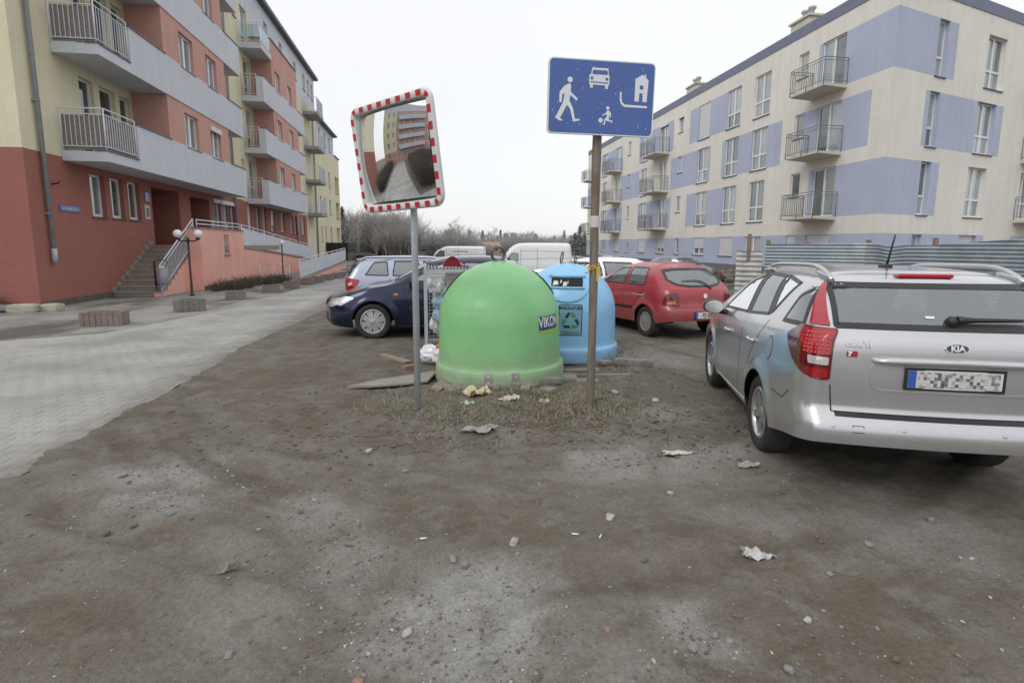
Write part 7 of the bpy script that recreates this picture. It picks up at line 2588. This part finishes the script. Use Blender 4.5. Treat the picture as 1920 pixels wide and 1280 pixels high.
for i, (px, y, k) in enumerate(((1076, 78, .9), (1085, 75, 1.1), (1094, 80, .95), (1068, 90, .7))):
    tree('evergreen_shrub', 'rounded dark evergreen beside the far end of the cream block', px2x(px, y), y, TC[2], k, 'evergreens at the far end of the cream block')
tree('conifer', 'narrow dark conifer against the yellow end block', px2x(646, 80), 80, TC[1], 1.05, None)
# a crooked leafless tree right by the yellow block
tree('bare_tree', 'spreading leafless tree right beside the yellow end block', px2x(655, 72), 72, TB[2], .88, None)
m_house, m_tile_r = M('far_plaster', rgb(186, 180, 174), .9, var=.08), M('far_tiles', rgb(150, 122, 116), .9, var=.15)
m_farb = M('far_brick', rgb(150, 134, 128), .9, var=.1)
def house(label, px, y, w, d, h, rh, wallm):
    x = px2x(px, y)
    t = thing('house', label, 'house', (x, y, gz(x, y)))
    b = MB(); b.box(-w / 2, w / 2, -d / 2, d / 2, -.3, h); b.build('wall', wallm, t)
    b = MB()
    b.add([(-w / 2 - .3, -d / 2 - .3, h), (w / 2 + .3, -d / 2 - .3, h), (w / 2 + .3, d / 2 + .3, h), (-w / 2 - .3, d / 2 + .3, h), (-w / 2 - .3, 0, h + rh), (w / 2 + .3, 0, h + rh)], [(0, 1, 5, 4), (2, 3, 4, 5), (0, 4, 3), (1, 2, 5), (0, 3, 2, 1)])
    r_ = b.build('roof', m_tile_r, t)
    b = MB(); b.box(w * .2, w * .2 + .5, .2, .7, h + rh * .3, h + rh + .6); b.build('chimney', m_brick, r_)
    for k in range(3):
        b = MB(); u = -w / 2 + w * (k + .5) / 3; b.box(u - .45, u + .45, -d / 2 - .03, -d / 2 - .005, 1.0, 2.2); b.build('window', m_pane_dk, t)
house('far house with reddish tiled roof left of the long van', 914, 130, 5, 6, 1.9, 1.2, m_farb)
house('far pale house with reddish roof showing above the long van', 1043, 190, 6, 6, 2.6, 1.5, m_house)
house('small pale shed among bushes behind the mirror pole', 795, 96, 5, 4, 1.9, .3, m_white)
house('low reddish house at the foot of the copse', 766, 105, 6, 5, 1.6, .7, m_farb)
t = thing('street_lamp', 'thin grey street lamp standing before the leafless copse', 'street lamp', (px2x(675, 74), 74, gz(-9, 74)))
b = MB(); b.tube([(0, 0, 0), (0, 0, 4.4), (.1, 0, 4.62), (.5, 0, 4.7)], [.07, .05, .045, .04], 8); b.build('post', m_galv, t)
b = MB(); b.bbox(.3, .85, -.1, .1, 4.66, 4.78, .03); b.build('lamp_head', m_galv, t)
t = thing('yard_fence', 'grey sheet fence at the end of the road behind the estate car', 'fence', (0, 0, 0))
y = 58
for i in range(14):
    b = MB(); x0 = -7.6 + i * .8; b.bbox(x0, x0 + .78, y, y + .04, -.8, .12, .01); b.build('sheet', m_corr, t)
b = MB()
for i in range(60):
    rock(b, (px2x(rr.uniform(645, 700), 60 + rr.uniform(0, 6)), 60 + rr.uniform(0, 6), -.1 + rr.uniform(0, .5)), (.5, .5, .35), 500 + i, .4, 1)
tag(b.build('brush_pile', M('brush', rgb(88, 82, 76), .95, var=.3, scale=3, bump=.8)), 'long pile of brown brushwood behind the grey fence', 'brush', kind='stuff')

# ---------------------------------------------------------------- the side lane the mirror looks into
t = thing('apartment_building', 'red and yellow block across the lane, seen in the traffic mirror', 'building')
FW = lambda u, v, d: (-42 + d, u, v)
holes = []
for z in (1.2, 4.2, 7.0, 9.8, 12.6):
    for u in (-14, -11.5, -8.5, -5.5, -3, 0, 3, 6, 9, 12):
        holes.append((u, u + 1.3, z, z + 1.5))
wall('wall', t, FW, -18, 16, -.3, 16, holes, [(-18, -8, 3, 99, 1), (8, 16, 3, 99, 1), (-99, 99, 14.2, 99, 2)], [m_salmon, m_yel, m_grey])
for h in holes:
    window(t, FW, *h, kind='double', sill=False)
for z in (3.3, 6.1, 8.9, 11.7):
    b = MB(); b.box(-42.0, -40.9, -6.5, 6.5, z, z + 1.2); b.build('balcony', m_grey, t)
hm = twig_bush(420, 1.5, 2.2, 77, .012)
for i, (x, y, k, side) in enumerate([(-12 - 2.0 * j, 10.4 + .05 * j, .9, 0) for j in range(11)] + [(-8 - 2.2 * j, 3.0 - .12 * j, 1.15, 1) for j in range(12)] + [(-9 - 2.4 * j, .2 - .1 * j, 1.4, 1) for j in range(10)]):
    o = obj('hedge_shrub', hm); o.location = (x, y, 0); o.rotation_euler = (0, 0, i * 1.3); o.scale = (k, k, k)
    tag(o, ('bare shrub on the building side of the lane', 'bare shrub on the open side of the lane')[side], 'shrub', ('lane shrubs by the building', 'lane shrubs on the open side')[side])
